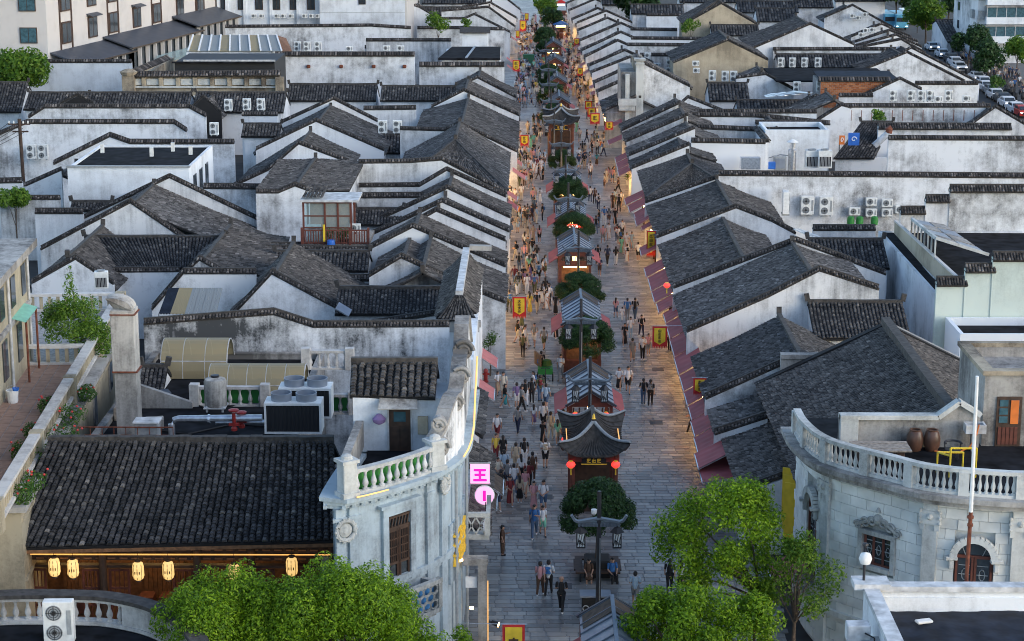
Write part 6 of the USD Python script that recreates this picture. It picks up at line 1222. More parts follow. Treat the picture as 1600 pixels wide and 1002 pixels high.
# ---- hanging banners
def banner(px0, px1, py0, py1, lab, text='', zb=2.6, border='red_cloth', pole=1, shield=True, vert=True, xw=None):
    q = atZ((px0 + px1) / 2, py1, zb); y = q[1]; x0, x1 = atY(px0, py1, y)[0], atY(px1, py1, y)[0]; zt = atY(px0, py0, y)[2]; w, h = x1 - x0, zt - zb; xc = (x0 + x1) / 2
    T = Thing('hanging_banner', lab, 'banner', (xc, y, zb)); T.part('border', MB().bb(x0, x1, y - .01, y + .01, zb + .12 * h, zt), border); m = MB()
    for k in range(9): a = x0 + w * k / 9; m.add([(a, y, zb + .13 * h), (a + w / 9, y, zb + .13 * h), (a + w / 18, y, zb - .02)], [(0, 1, 2)])
    T.part('fringe', m, border); b = .12 * w; pts = [V(x0 + b, y, zt - b), V(x1 - b, y, zt - b), V(x1 - b, y, zb + .33 * h), V(xc, y, zb + (.18 if shield else .33) * h), V(x0 + b, y, zb + .33 * h)]
    T.part('field', MB().prism(pts, (0, -.03, 0), (0, -.015, 0)), 'yellow_cloth')
    if text: g = glyph(text, min(w * .5, (h * .62) / len(text) / 1.05) if vert else w * .6, vertical=True); v, f = g.arrays(); T.part('lettering', (v + V(xc, y - .035, zb + .58 * h), f), 'wood_dark')
    side = 1 if xc > CX else -1; T.part('rod', MB().tube([V(x0 - .1, y, zt + .02), V(x1 + .1, y, zt + .02)], .025, 5).tube([V(xc, y, zt + .02), V(xw or (10.2 if side > 0 else -2.9), y, zt + .05)], .02, 5), 'steel')
banner(785, 820, 976, 1040, 'yellow banner with a large character at the bottom edge of the street', '肉', 2.0)
banner(801, 822, 464, 498, 'yellow banner with four dark characters hung among the left crowd', '大#大#'); banner(1019, 1042, 510, 545, 'yellow shield banner with a column of characters before the mauve awnings', '山###'); banner(1083, 1103, 591, 618, 'small tilted yellow banner with red flame border on the right row', '###', 3.0)
banner(1010, 1024, 361, 403, 'long yellow shield banner in a red frame by the flower stall', '####', 2.2); banner(813, 826, 211, 229, 'yellow banner in a red frame left of the far pavilion', '##'); banner(914, 925, 158, 172, 'farthest of three yellow banners by the glowing right shops', '#', 3.0); banner(918, 931, 168, 184, 'middle of three yellow banners by the glowing right shops', '#', 3.0); banner(922, 937, 177, 195, 'nearest of three yellow banners by the glowing right shops', '#', 3.0)
banner(946, 958, 190, 204, 'slanted yellow banner under the mauve canopy of the right row', '##', 2.8); banner(801, 812, 94, 113, 'yellow shield banner beside the green waste bin', '##'); banner(897, 905, 60, 71, 'yellow square banner high on the far right row', '#', 3.2); banner(902, 911, 106, 119, 'yellow banner above the pink awnings of the right row', '#', 2.8); banner(812, 822, 32, 50, 'far yellow banner with a round emblem on the left', '#', 3.0); banner(806, 812, 48, 60, 'small plain yellow banner below the round emblem one', '', 2.6); banner(820, 826, 21, 33, 'farthest yellow banner at the end of the left row', '', 2.8)
# ---- lit signs on the left
def lit_sign(px0, px1, py0, py1, lab, text, y, lm='glow_pink', xoff=.0, rnd=False):
    a, b = atY(px0, py1, y), atY(px1, py0, y); c = (a + b) / 2; T = Thing('lit_sign', lab, 'sign', c)
    if rnd: T.part('face', MB().tube([c + V(0, -.06, 0), c + V(0, .06, 0)], (b[2] - a[2]) / 2, 20), lm); T.part('rim', MB().tube([c + V((b[2] - a[2]) / 2 * math.cos(t), 0, (b[2] - a[2]) / 2 * math.sin(t)) for t in np.linspace(0, 6.28, 21)], .05, 6), 'white_paint')
    else: T.part('face', MB().bb(a[0], b[0], y - .06, y + .06, a[2], b[2]), lm); T.part('case', MB().bb(a[0] - .05, b[0] + .05, y - .03, y + .1, b[2], b[2] + .06).bb(a[0] - .05, b[0] + .05, y - .03, y + .1, a[2] - .06, a[2]), 'ac_grey')
    if rnd: T.part('mark', MB().box(c + V(0, -.09, 0), (.14, .04, .5)), 'glow_magenta')
    if text: g = glyph(text, (b[2] - a[2]) * .72); v, f = g.arrays(); T.part('lettering', (v + c + V(0, -.08, 0), f), 'glow_magenta')
    rnd or T.part('bracket', MB().bar(c + V(-.5, .05, (b[2] - a[2]) / 2 + .12), c + V(.4, .05, (b[2] - a[2]) / 2 + .12), .05).bar(c + V(0, .05, (b[2] - a[2]) / 2), c + V(0, .05, (b[2] - a[2]) / 2 + .5), .04), 'dark_iron')
lit_sign(735, 765, 725, 755, 'pink lit box sign with the magenta character for king', '王', 90.0); lit_sign(749, 765, 760, 788, 'round pink lit sign below the king sign', '', 89, rnd=True); lit_sign(753, 764, 801, 820, 'small red and white lit sign under the round pink one', '', 88.5, 'glow_pink')
m = MB(); q = V(-3.0, 86.5, 0); B_ = Thing('street_balcony', 'stone street balcony with a diamond grille under the pink signs', 'balcony', q); B_.part('slab', MB().bb(-3.1, -1.9, 85.5, 88, 4.3, 4.55).bb(-3.1, -1.85, 85.4, 85.6, 5.4, 5.6).bb(-2.05, -1.85, 85.6, 88, 5.4, 5.6), 'stone_grey')
for k in range(3): c = V(-2.9 + .4 * k, 85.5, 4.98); hx = [c + V(.22, 0, 0), c + V(0, 0, .4), c + V(-.22, 0, 0), c + V(0, 0, -.4)]; [m.bar(hx[i], hx[(i + 1) % 4], .06) for i in range(4)]
B_.part('grille', m, 'stone_grey'); B_.part('pier', MB().bb(-2.1, -1.85, 85.35, 85.65, 4.55, 5.4), 'stone_grey')
q = atY(768, 972, 84.5); Sp = Thing('spot_lamp', 'lit spot lamp on a bracket at the foot of the blue building', 'lamp', q); Sp.part('head', MB().tube([q, q + V(.3, -.1, -.08)], [.1, .14], 10), 'dark_iron'); Sp.part('lens', MB().tube([q + V(.3, -.1, -.08), q + V(.34, -.11, -.09)], .12, 10), 'glow_warm'); Sp.part('bracket', MB().bar(q, q + V(-.6, 0, 0), .05), 'dark_iron')
q = V(-1.5, 83.5, 0); Gt = Thing('shop_portal', 'grey shop portal with warm light strips left of the street', 'portal', q); Gt.part('frame', MB().bb(-2.35, -1.95, 83, 83.4, 0, 4.0).bb(-3.0, -1.9, 82.95, 83.5, 4.0, 4.3), 'concrete'); Gt.part('light_strip', MB().bb(-1.93, -1.89, 83.1, 83.2, .3, 3.2), 'glow_strip'); Gt.part('notice', MB().bb(-2.9, -2.4, 83.1, 83.2, 2.9, 3.4), 'white_paint')
for px, py, lab in ((737, 905, 'small lit lamp by the gilded sign'), (737, 950, 'small lit lamp below the notice'), (720, 875, 'small lamp on the corner pilaster')): q = atY(px, py, 83.2); single('wall_lamp', lab, 'lamp', MB().lathe([(0, -.09), (.1, -.05), (.1, .05), (0, .09)], q, 8), 'glow_warm')
q = V(-1.6, 116, 0); Hy = Thing('fire_hydrant', 'red fire hydrant under the rosy awning', 'hydrant', atZ(759, 597, .03)); q = Hy.loc; Hy.part('barrel', MB().lathe([(0, 0), (.2, 0), (.2, .08), (.13, .12), (.13, .7), (.17, .75), (.1, .9), (0, .95)], q, 12), 'red_enamel'); Hy.part('outlet', MB().tube([q + V(-.25, 0, .55), q + V(.25, 0, .55)], .07, 8), 'red_enamel')
# ---- planter benches and their round trees come with the greenery; bins and carts
q = V(3.0, 86.8, 0.03); Bn = Thing('litter_bin', 'dark litter bin station with a grey lid below the nearest lamp', 'bin', q); Bn.part('body', MB().box(q + V(0, 0, .55), (1.25, .7, 1.1), bev=.03), 'black'); Bn.part('lid', MB().box(q + V(0, 0, 1.16), (1.45, .85, .1), bev=.02), 'roof_metal'); Bn.part('emblem', MB().tube([q + V(-.45 + .14 * math.cos(a), -.41, .6 + .14 * math.sin(a)) for a in np.linspace(0, 5.5, 10)], .025, 4), 'white_old')
q = atZ(826, 106, .03); Gb = Thing('waste_bin', 'big dark green waste bin standing in the far crowd', 'bin', q); Gb.part('body', MB().prism([q + V(-.75, 0, .2), q + V(.75, 0, .2), q + V(.9, 0, 2.0), q + V(-.9, 0, 2.0)], (0, -.6, 0), (0, .6, 0)), 'green_box'); Gb.part('lid', MB().box(q + V(0, 0, 2.08), (1.9, 1.35, .16), bev=.05), 'green_box')
q = atZ(852, 596, .03); Ct = Thing('fruit_cart', 'green tricycle cart with a wooden board parked by the kiosk', 'cart', q); Ct.part('tray', MB().bb(q[0] - .5, q[0] + .5, q[1] - .2, q[1] + 1.2, .55, .95), 'green_plastic'); Ct.part('board', MB().box(q + V(-.5, .9, 1.3), (.1, 1.3, .9), rz=.3), 'wood_mid'); Ct.part('sacks', MB().lathe([(0, 0), (.35, .05), (.3, .4), (0, .5)], q + V(.1, .5, .95), 8), 'leaf_planter')
for dx, dy in ((-.5, 0), (.5, 0), (0, -1.0)): Ct.part('wheel', MB().tube([q + V(dx - .04, dy, .33), q + V(dx + .04, dy, .33)], .33, 14), 'tyre')
Ct.part('handlebar', MB().tube([q + V(0, -1, .33), q + V(0, -.8, 1.1)], .03, 5).tube([q + V(-.3, -.75, 1.1), q + V(.3, -.75, 1.1)], .025, 5), 'dark_iron')
# far end of the street: stalls, parasols, lit shop
for i, (px, py, w, m, lab) in enumerate([(876, 16, 2.6, 'red_cloth', 'red and white lit booth at the far end of the street'), (873, 42, 2.4, 'dark_iron', 'dark gabled stall in front of the red booth'), (876, 52, 3.0, 'blue_plastic', 'blue canopied stall in the far crowd')]):
    q = atZ(px, py + 8, .03); Bo = Thing('street_stall', lab, 'stall', q); Bo.part('roof', MB().prism([q + V(-w / 2, 0, 2.6), q + V(w / 2, 0, 2.6), q + V(0, 0, 3.3)], (0, -1.2, 0), (0, 1.2, 0)), m); Bo.part('counter', MB().box(q + V(0, 0, .5), (w * .9, 1.6, 1.0)), 'wood_red'); Bo.part('lamp', MB().box(q + V(0, -1.0, 2.3), (w * .6, .1, .3)), 'glow_white' if i == 0 else 'glow_warm')
    for s in (-1, 1): Bo.part('post', MB().box(q + V(s * w * .45, -1, 1.3), (.1, .1, 2.6)), 'dark_iron')
# ================================================================ rooftop things and far buildings
def ac_kind(name, fans, w=.92, d=.36):
    K = Proto(name); h = .66 * fans; K.part('casing', MB().box((0, 0, h / 2), (w, d, h), bev=.02), 'ac_white')
    for k in range(fans):
        c = V(-w * .13, -d / 2, .33 + .64 * k); K.part('fan_recess', MB().tube([c + V(0, -.012, 0), c + V(0, .01, 0)], .25, 18), 'ac_grey'); m = MB()
        for r in (.08, .15, .22): m.tube([c + V(r * math.cos(a), -.02, r * math.sin(a)) for a in np.linspace(0, 2 * math.pi, 15)], .009, 4)
        m.bar(c + V(-.24, -.02, 0), c + V(.24, -.02, 0), .015); m.bar(c + V(0, -.02, -.24), c + V(0, -.02, .24), .015); m.tube([c + V(0, -.03, 0), c + V(0, 0, 0)], .06, 10); K.part('fan_grille', m, 'black')
    K.part('side_vent', MB().box((w * .36, -d / 2 - .006, h * .5), (.14, .012, h * .6)), 'ac_grey'); K.part('foot', MB().box((-.3, 0, -.05), (.08, d + .1, .1)).box((.3, 0, -.05), (.08, d + .1, .1)), 'ac_grey'); return K
A1, A2, A3 = ac_kind('single_condenser', 1), ac_kind('double_condenser', 2), None
K = Proto('heat_pump'); K.part('casing', MB().box((0, 0, .8), (1.25, .8, 1.6), bev=.03), 'ac_white'); K.part('coil', MB().bb(-.52, .52, -.42, -.4, .15, 1.05), 'dark_iron'); K.part('fan_ring', MB().lathe([(.38, 1.6), (.4, 1.72), (.34, 1.72), (.3, 1.62), (0, 1.62)], (0, 0, 0), 16), 'ac_grey'); m = MB()
for k in range(8): m.bb(-.52 + .13 * k, -.5 + .13 * k, -.43, -.42, .15, 1.05)
K.part('grille', m, 'ac_white'); A3 = K
def ac(px, py, y, kind, lab, rz=0.0, s=1.0): copy_of({1: A1, 2: A2, 3: A3}[kind].path, 'air_conditioner', lab, 'air conditioner', atY(px, py, y), rz, scale=s)
W1 = 'on the condenser wall'
for px, py, k, lab in [(1261, 335, 2, 'two fan condenser, left of a tall pair ' + W1), (1290, 336, 2, 'two fan condenser, right of a tall pair ' + W1), (1335, 336, 1, 'large single fan unit right of the tall pair ' + W1), (1361, 321, 1, 'upper left of four stacked units ' + W1), (1386, 323, 1, 'upper right of four stacked units ' + W1), (1361, 338, 1, 'lower left of four stacked units ' + W1), (1386, 338, 1, 'lower right of four stacked units ' + W1), (1407, 333, 1, 'unit half hidden by the stepped wall ' + W1)]: ac(px, py, 173.9, k, lab, s=1.25 if k == 2 else 1.05)
ac(1227, 333, 172.5, 2, 'two fan condenser seen edge on at the left end of the long white wall', 1.5, 1.5)
for px, lab in ((50, 'left'), (68, 'right')): ac(px, 248, 206.8, 2, 'two fan condenser behind the power pole, %s of the pair' % lab, s=1.15)
for px, py, y, k, lab in [(335, 211, 205, 2, 'pale condenser block at the end of the long tiled coping'), (357, 173, 226, 2, 'slim condenser on stilts above the striped lane roof'), (386, 172, 226, 2, 'tall condenser beside the blue door on the lane roof'), (408, 172, 226, 2, 'white condenser right of the blue door'), (598, 208, 203, 2, 'two fan condenser left of the white wall with ducts'), (621, 208, 203, 2, 'two fan condenser touching the white wall with ducts'), (1012, 97, 287, 2, 'two fan condenser in the yard left of the beige gable'), (1027, 106, 284, 1, 'single condenser below the yard wall, left'), (1046, 101, 284, 1, 'single condenser in the yard, upper of two'), (1045, 113, 282, 1, 'single condenser in the yard, lower of two'), (1087, 103, 269, 1, 'small condenser high on the beige wall'), (1088, 114, 269, 1, 'small condenser low on the beige wall'), (1113, 126, 258, 2, 'slim condenser left of a trio by the shed'), (1133, 127, 258, 2, 'middle condenser of a trio by the shed'), (1146, 127, 258, 2, 'right condenser of a trio by the shed'),
                          (1220, 105, 279, 2, 'first of four condensers on the striped roof'), (1238, 105, 279, 2, 'second of four condensers on the striped roof'), (1257, 105, 279, 2, 'third of four condensers on the striped roof'), (1278, 105, 279, 2, 'open framed fourth condenser on the striped roof'), (1332, 28, 338, 1, 'left condenser on the roadside gable'), (1341, 31, 338, 1, 'middle condenser on the roadside gable'), (1352, 26, 338, 1, 'right condenser on the roadside gable'), (1353, 51, 305, 1, 'left of two condensers on the stepped roadside row'), (1363, 50, 305, 1, 'right of two condensers on the stepped roadside row'), (1346, 58, 303, 1, 'lowest condenser on the stepped roadside row'),
                          (1395, 158, 241, 2, 'first condenser on the terrace before the brick wall'), (1423, 158, 241, 2, 'second condenser on the terrace before the brick wall'), (1439, 158, 241, 2, 'third condenser on the terrace before the brick wall'), (1453, 158, 241, 2, 'fourth condenser on the terrace before the brick wall'), (1466, 159, 240, 1, 'low condenser between the tall ones on the terrace'), (1482, 158, 241, 2, 'fifth tall condenser on the terrace before the brick wall'), (1510, 158, 241, 1, 'square white unit at the right end of the terrace'), (1245, 144, 248, 2, 'two fan condenser on the black felt roof'), (1281, 143, 246, 2, 'narrow condenser at the corner of the brick wall'),
                          (465, 80, 274, 2, 'two fan condenser behind the great stained wall'), (480, 80, 273, 2, 'grey condenser behind the great stained wall'), (497, 80, 273, 2, 'dark faced condenser behind the great stained wall'), (546, 80, 268, 1, 'low condenser peeping over the great stained wall, left'), (604, 79, 268, 1, 'low condenser peeping over the great stained wall, middle'), (626, 79, 268, 1, 'low condenser peeping over the great stained wall, right')]: ac(px, py, y, k, lab)
ac(1268, 262, 199, 3, 'large heat pump with a dark grille, left of the pair by the duct tower', s=1.1); ac(1288, 262, 198.5, 3, 'large heat pump with a dark grille, right of the pair by the duct tower', s=1.1); ac(427, 417, 146, 3, 'boxy condenser above the striped roof', .2, .75); ac(159, 450, 127, 3, 'boxy condenser by the brown roof of the terrace house', .1, .7); ac(491, 366, 146.5, 1, 'white condenser on the red roof terrace, left', s=1.1); ac(555, 362, 147.5, 1, 'white condenser on the red roof terrace, right', s=.9); ac(94, 1001, 71.2, 2, 'large white two fan condenser on the near terrace balustrade', .05, 1.25)
for i, px in enumerate((397, 409, 433, 443, 455, 476, 487, 497)): ac(px, 28, 332, 1, 'small condenser on the white office wall, %s from the left' % ['first', 'second', 'third', 'fourth', 'fifth', 'sixth', 'seventh', 'eighth'][i], s=.95)
# red roof terrace with glazed room
def red_terrace():
    y0, y1, zf = 144.8, 148.5, 6.15; X = lambda px: atY(px, 340, y0)[0]; T = Thing('roof_terrace', 'red timber roof terrace with a glazed room and fence', 'terrace', (X(520), 146, zf)); xa, xm, xb, xe = X(471), X(505), X(546), X(575)
    T.part('deck', MB().bb(xa, xe, y0, y1 + 2, zf - .25, zf), 'wood_grey'); m = MB()
    for x in (xa, xm, (xm + xb) / 2, xb): m.bb(x - .07, x + .07, y0 + 1.2, y0 + 1.34, zf, zf + 3.0); T.part('corner_post', MB().bb(x - .08, x + .08, y1 + .4, y1 + .56, zf, zf + 3.1), 'wood_red')
    for z in (1.0, 1.9, 2.9): m.bb(xa, xb, y0 + 1.22, y0 + 1.32, zf + z, zf + z + .1)
    T.part('glazed_frame', m, 'wood_red'); T.part('panes', MB().bb(xa + .1, xb - .1, y0 + 1.26, y0 + 1.28, zf + .1, zf + 2.9), 'glass_pane'); T.part('room_back', MB().bb(xa + .2, xb - .2, y1 + .2, y1 + .3, zf, zf + 2.8), 'wood_mid')
    T.part('roof', MB().bb(xa - .2, xb + .6, y0 + .9, y1 + .8, zf + 3.05, zf + 3.2), 'white_old'); tb = MB(); tiles(tb, V(xa, y1 + .5, zf + 3.75), V(xm, y1 + .5, zf + 3.75), V(xm - .1, y0 + 1.2, zf + 3.3), V(xa - .1, y0 + 1.2, zf + 3.3), .27, .24, 9); T.part('roof_tiles', tb, 'tile', kind='stuff'); m = MB().bb(xa, xe, y0 - .05, y0 + .05, zf + 1.05, zf + 1.15).bb(xa, xe, y0 - .05, y0 + .05, zf + .1, zf + .18)
    T.part('fence_rail', m, 'wood_red')
    n = 26
    for k in range(n): x = xa + (xe - xa) * (k + .5) / n; T.part('fence_bar', MB().bb(x - .04, x + .04, y0 - .04, y0 + .04, zf + .18, zf + 1.05), 'wood_red')
    for x in (xa, xm, xb, xe): T.part('fence_post', MB().bb(x - .08, x + .08, y0 - .08, y0 + .08, zf, zf + 1.3), 'wood_red')
    q = V(X(517), y0 - .3, zf - .3); single('barrel', 'blue plastic barrel at the red terrace fence', 'barrel', MB().lathe([(0, 0), (.26, 0), (.3, .2), (.3, .5), (.26, .72), (0, .74)], q, 14), 'blue_plastic', smooth=40); single('hanging_cloth', 'yellow cloth hung on the red terrace fence', 'cloth', MB().box((X(505) + .05, y0 - .12, zf + .9), (.16, .03, 1.3)), 'yellow_cloth')
    for i, px in enumerate((514, 532, 539)): q = V(X(px), y0 + .5, zf); Pl = Thing('potted_plant', 'potted plant on the red terrace, %s' % ['left', 'middle', 'right'][i], 'plant', q); Pl.part('pot', MB().lathe([(0, 0), (.16, 0), (.22, .35), (0, .35)], q, 10), 'ceramic_brown'); Pl.part('foliage', leafball(q + V(0, 0, .75), (.35, .3, .4), 90, .12, 31 + i), 'leaf_planter')
def leafball(c, r, n, size, seed, flat=.0, shell=.55, lumps=5):
    """leaf-sized faces spread through a lumpy crown"""
    g = np.random.default_rng(seed); d = g.normal(size=(n, 3)); d /= np.linalg.norm(d, axis=1)[:, None]
    rad = 1 - shell * g.random(n) ** 2.2; L = meshkit.noise(d * lumps * .55 + seed * 3.1, seed) - .5; p = d * (rad * (1 + .5 * L))[:, None]
    return leaves(np.asarray(c) + p * np.asarray(r), d, size, g)
def leaves(p, d, size, g):
    n = len(p); nn = d + g.normal(0, .55, (n, 3)) + V(0, 0, .35); nn /= np.linalg.norm(nn, axis=1)[:, None]; a = np.cross(nn, g.normal(size=(n, 3))); a /= np.linalg.norm(a, axis=1)[:, None] + 1e-9; b = np.cross(nn, a); s = (size * g.uniform(.6, 1.3, n))[:, None]
    v = np.stack([p - a * s, p + b * s * .45 + nn * s * .12, p + a * s, p - b * s * .45 + nn * s * .12], 1).reshape(-1, 3); f = np.arange(n)[:, None] * 4 + np.array([[0, 1, 2, 3]])
    return MB().add(v, f)
red_terrace()
def block(label, xl, xr, y0, y1, zt, wall, rows, cols, win, wz, z0, dz, name='building', frame='wood_dark', side=None, m='window_dark'):
    """a far building: windows built on the front, and on one side when asked"""
    T = Thing(name, label, 'building', ((xl + xr) / 2, y0, 0)); T.part('walls', MB().bb(xl, xr, y0, y1, 0, zt), wall)
    for r in range(rows):
        for c in range(cols):
            x = xl + (xr - xl) * (c + .5) / cols; z = z0 + r * dz; w = T.part('window', MB().bb(x - win / 2 - .1, x + win / 2 + .1, y0 - .1, y0 + .02, z - .1, z + wz + .1), frame)
            T.part('pane', MB().bb(x - win / 2, x - .04, y0 - .13, y0 - .08, z, z + wz).bb(x + .04, x + win / 2, y0 - .13, y0 - .08, z, z + wz), m, parent=w)
    return T
def hotel():
    y0 = 268.0; xr, xl = atY(74, 60, y0)[0], atY(-60, 60, y0)[0]; T = block('white modern hotel with dark framed windows and a warm lit side face', xl, xr, y0, 268.5, 24, 'cream_wall', 0, 0, 1, 1, 1, 1)
    z = lambda py: atY(40, py, y0)[2]
    for py0, py1 in ((-4, 18), (43, 68)):
        x0, x1 = atY(31, 50, y0)[0], atY(58, 50, y0)[0]; w = T.part('window', MB().bb(x0, x1, y0 - .12, y0 + .01, z(py1), z(py0)), 'wood_dark'); T.part('pane', MB().bb(x0 + .12, (x0 + x1) / 2 - .05, y0 - .15, y0 - .1, z(py1) + .12, z(py0) - .12).bb((x0 + x1) / 2 + .05, x1 - .12, y0 - .15, y0 - .1, z(py1) + .12, z(py0) - .12), 'window_blue', parent=w)
    A = V(xr, y0, 0); dv = V(.19, .98, 0); n = V(dv[1], -dv[0], 0); Ls = 78.0; at = lambda s, o, zz: A + dv * s + n * o + V(0, 0, zz)
    T.part('side_wall', MB().prism([at(0, 0, 0), at(Ls, 0, 0), at(Ls, -14, 0), at(0, -.02, 0)], V(0, 0, 0), V(0, 0, 24)), 'cream_wall')
    for k, s in enumerate((4.5, 13.5, 21, 30, 38, 48, 57, 66)):
        for zz in (8.6, 13.0, 17.4):
            w = T.part('window', MB().prism([at(s, .02, zz), at(s + 3.2, .02, zz), at(s + 3.2, .02, zz + 3.0), at(s, .02, zz + 3.0)], n * 0, n * .12), 'wood_dark'); T.part('pane', MB().prism([at(s + .25, .14, zz + .2), at(s + 1.5, .14, zz + .2), at(s + 1.5, .14, zz + 2.8), at(s + .25, .14, zz + 2.8)], n * 0, n * .03).prism([at(s + 1.7, .14, zz + .2), at(s + 2.95, .14, zz + .2), at(s + 2.95, .14, zz + 2.8), at(s + 1.7, .14, zz + 2.8)], n * 0, n * .03), 'window_dark', parent=w)
            if k % 2: T.part('window_hood', MB().prism([at(s - .3, .05, zz + 3.35), at(s + 3.5, .05, zz + 3.35), at(s + 3.5, .9, zz + 3.05), at(s - .3, .9, zz + 3.05)], V(0, 0, 0), V(0, 0, .12)), 'roof_metal_dark')
    for s0, s1, zz in ((.5, 20, 6.4), (18.5, 48, 6.9), (46, 66, 7.6)):
        T.part('canopy_roof', MB().slab(at(s0, .1, zz + 1.5), at(s1, .1, zz + 1.5), at(s1, 4.6, zz), at(s0, 4.6, zz), .2), 'roof_metal_dark'); T.part('canopy_edge', MB().bar(at(s0, 4.6, zz - .1), at(s1, 4.6, zz - .1), .14, .2), 'ridge_brown')
        m = MB()
        for s in np.arange(s0 + 1, s1, 3): m.bar(at(s, 4.0, 2), at(s, 4.0, zz + .1), .5, .5)
        T.part('canopy_posts', m, 'cream_wall'); T.part('canopy_glazing', MB().prism([at(s0 + .5, 3.6, 2), at(s1 - .5, 3.6, 2), at(s1 - .5, 3.6, zz - .2), at(s0 + .5, 3.6, zz - .2)], n * 0, n * .05), 'window_dark')
    [T.part('facade_band', MB().prism([at(s, .02, 7.5), at(s + .35, .02, 7.5), at(s + .35, .02, 24), at(s, .02, 24)], n * 0, n * .1), 'wood_dark') for k in (4.5, 21, 38, 57) for s in (k - .5, k + 3.35)]
    T.part('canopy_base', MB().prism([at(0, .05, 0), at(66, .05, 0), at(66, 5, 0), at(0, 5, 0)], V(0, 0, 0), V(0, 0, 3.6)), 'beige'); T.part('glass_rail', MB().prism([at(26, 5.2, 3.6), at(66, 5.2, 3.6), at(66, 5.2, 5.0), at(26, 5.2, 5.0)], n * 0, n * .05), 'glass_pane')
hotel()
X = lambda px, y: atY(px, 30, y)[0]
block('pale grey annex with narrow windows between the hotel and the office', X(272, 352), X(310, 352), 352, 362, 18, 'plaster_clean', 3, 2, 1.0, 2.2, 3.0, 4.2); OB = block('white office block with dark windows and condensers under the sills', X(311, 333), X(500, 333), 333, 350, 22, 'plaster_clean', 3, 7, 1.1, 1.9, 8.6, 4.4); T = block('plain white office wing with a single small window', X(500, 332), X(633, 332), 331.8, 350, 22, 'plaster_clean', 1, 1, 1.0, 1.1, 9.6, 4); T.part('side_wall', MB().bb(X(633, 332), X(633, 332) + .3, 331.8, 370, 0, 22), 'cream_wall')
m = MB()
for z in np.arange(4.0, 20, 2.1): m.bb(X(500, 332), X(633, 332), 331.76, 331.8, z, z + .05)
T.part('panel_joints', m, 'ac_grey')
for px in (322, 355, 383, 424, 466, 499): OB.part('pilaster', MB().bb(X(px, 332.8) - .25, X(px, 332.8) + .25, 332.7, 333, 3, 21.8), 'plaster_clean')
def flats():
    y0 = 330.0; xl = X(1527, y0); T = Thing('apartment_block', 'grey apartment block with stacked balconies in the upper right corner', 'building', (xl + 10, y0, 0)); T.part('walls', MB().bb(xl, xl + 24, y0, y0 + 12, 0, 26).bb(X(1503, 345), xl + 2, 340, 352, 0, 26), 'plaster')
    for k in range(6):
        z = 3.5 + k * 3.1
        for i in range(2):
            xa = xl + 1.2 + i * 9; b = T.part('balcony', MB().bb(xa, xa + 8, y0 - 1.5, y0, z, z + 1.15), 'plaster_clean'); T.part('balcony_glazing', MB().bb(xa + .1, xa + 7.9, y0 - 1.4, y0 - 1.3, z + 1.15, z + 2.7), 'window_blue', parent=b); m = MB()
            for j in range(6): m.bb(xa + j * 1.58, xa + j * 1.58 + .1, y0 - 1.46, y0 - 1.36, z + 1.15, z + 2.75)
            T.part('glazing_bars', m, 'white_old', parent=b); T.part('balcony_soffit', MB().bb(xa - .1, xa + 8.1, y0 - 1.6, y0, z + 2.75, z + 2.95), 'concrete', parent=b)
        for y in (342, 347): T.part('window', MB().bb(X(1503, 345) - .08, X(1503, 345) + .02, y, y + 1.4, z + .8, z + 2.2), 'window_dark')
        T.part('window_box', MB().bb(xl - .5, xl, y0 + 2, y0 + 3.6, z + .7, z + 2.1), 'ac_grey'); T.part('window_box', MB().bb(xl + .1, xl + 1, y0 - .5, y0, z + .7, z + 2.1), 'ac_grey')
    T.part('blue_awning', MB().slab(V(xl + 9, y0, 3.4), V(xl + 24, y0, 3.4), V(xl + 24, y0 - 2.5, 2.7), V(xl + 9, y0 - 2.5, 2.7), .1), 'blue_plastic')
flats()
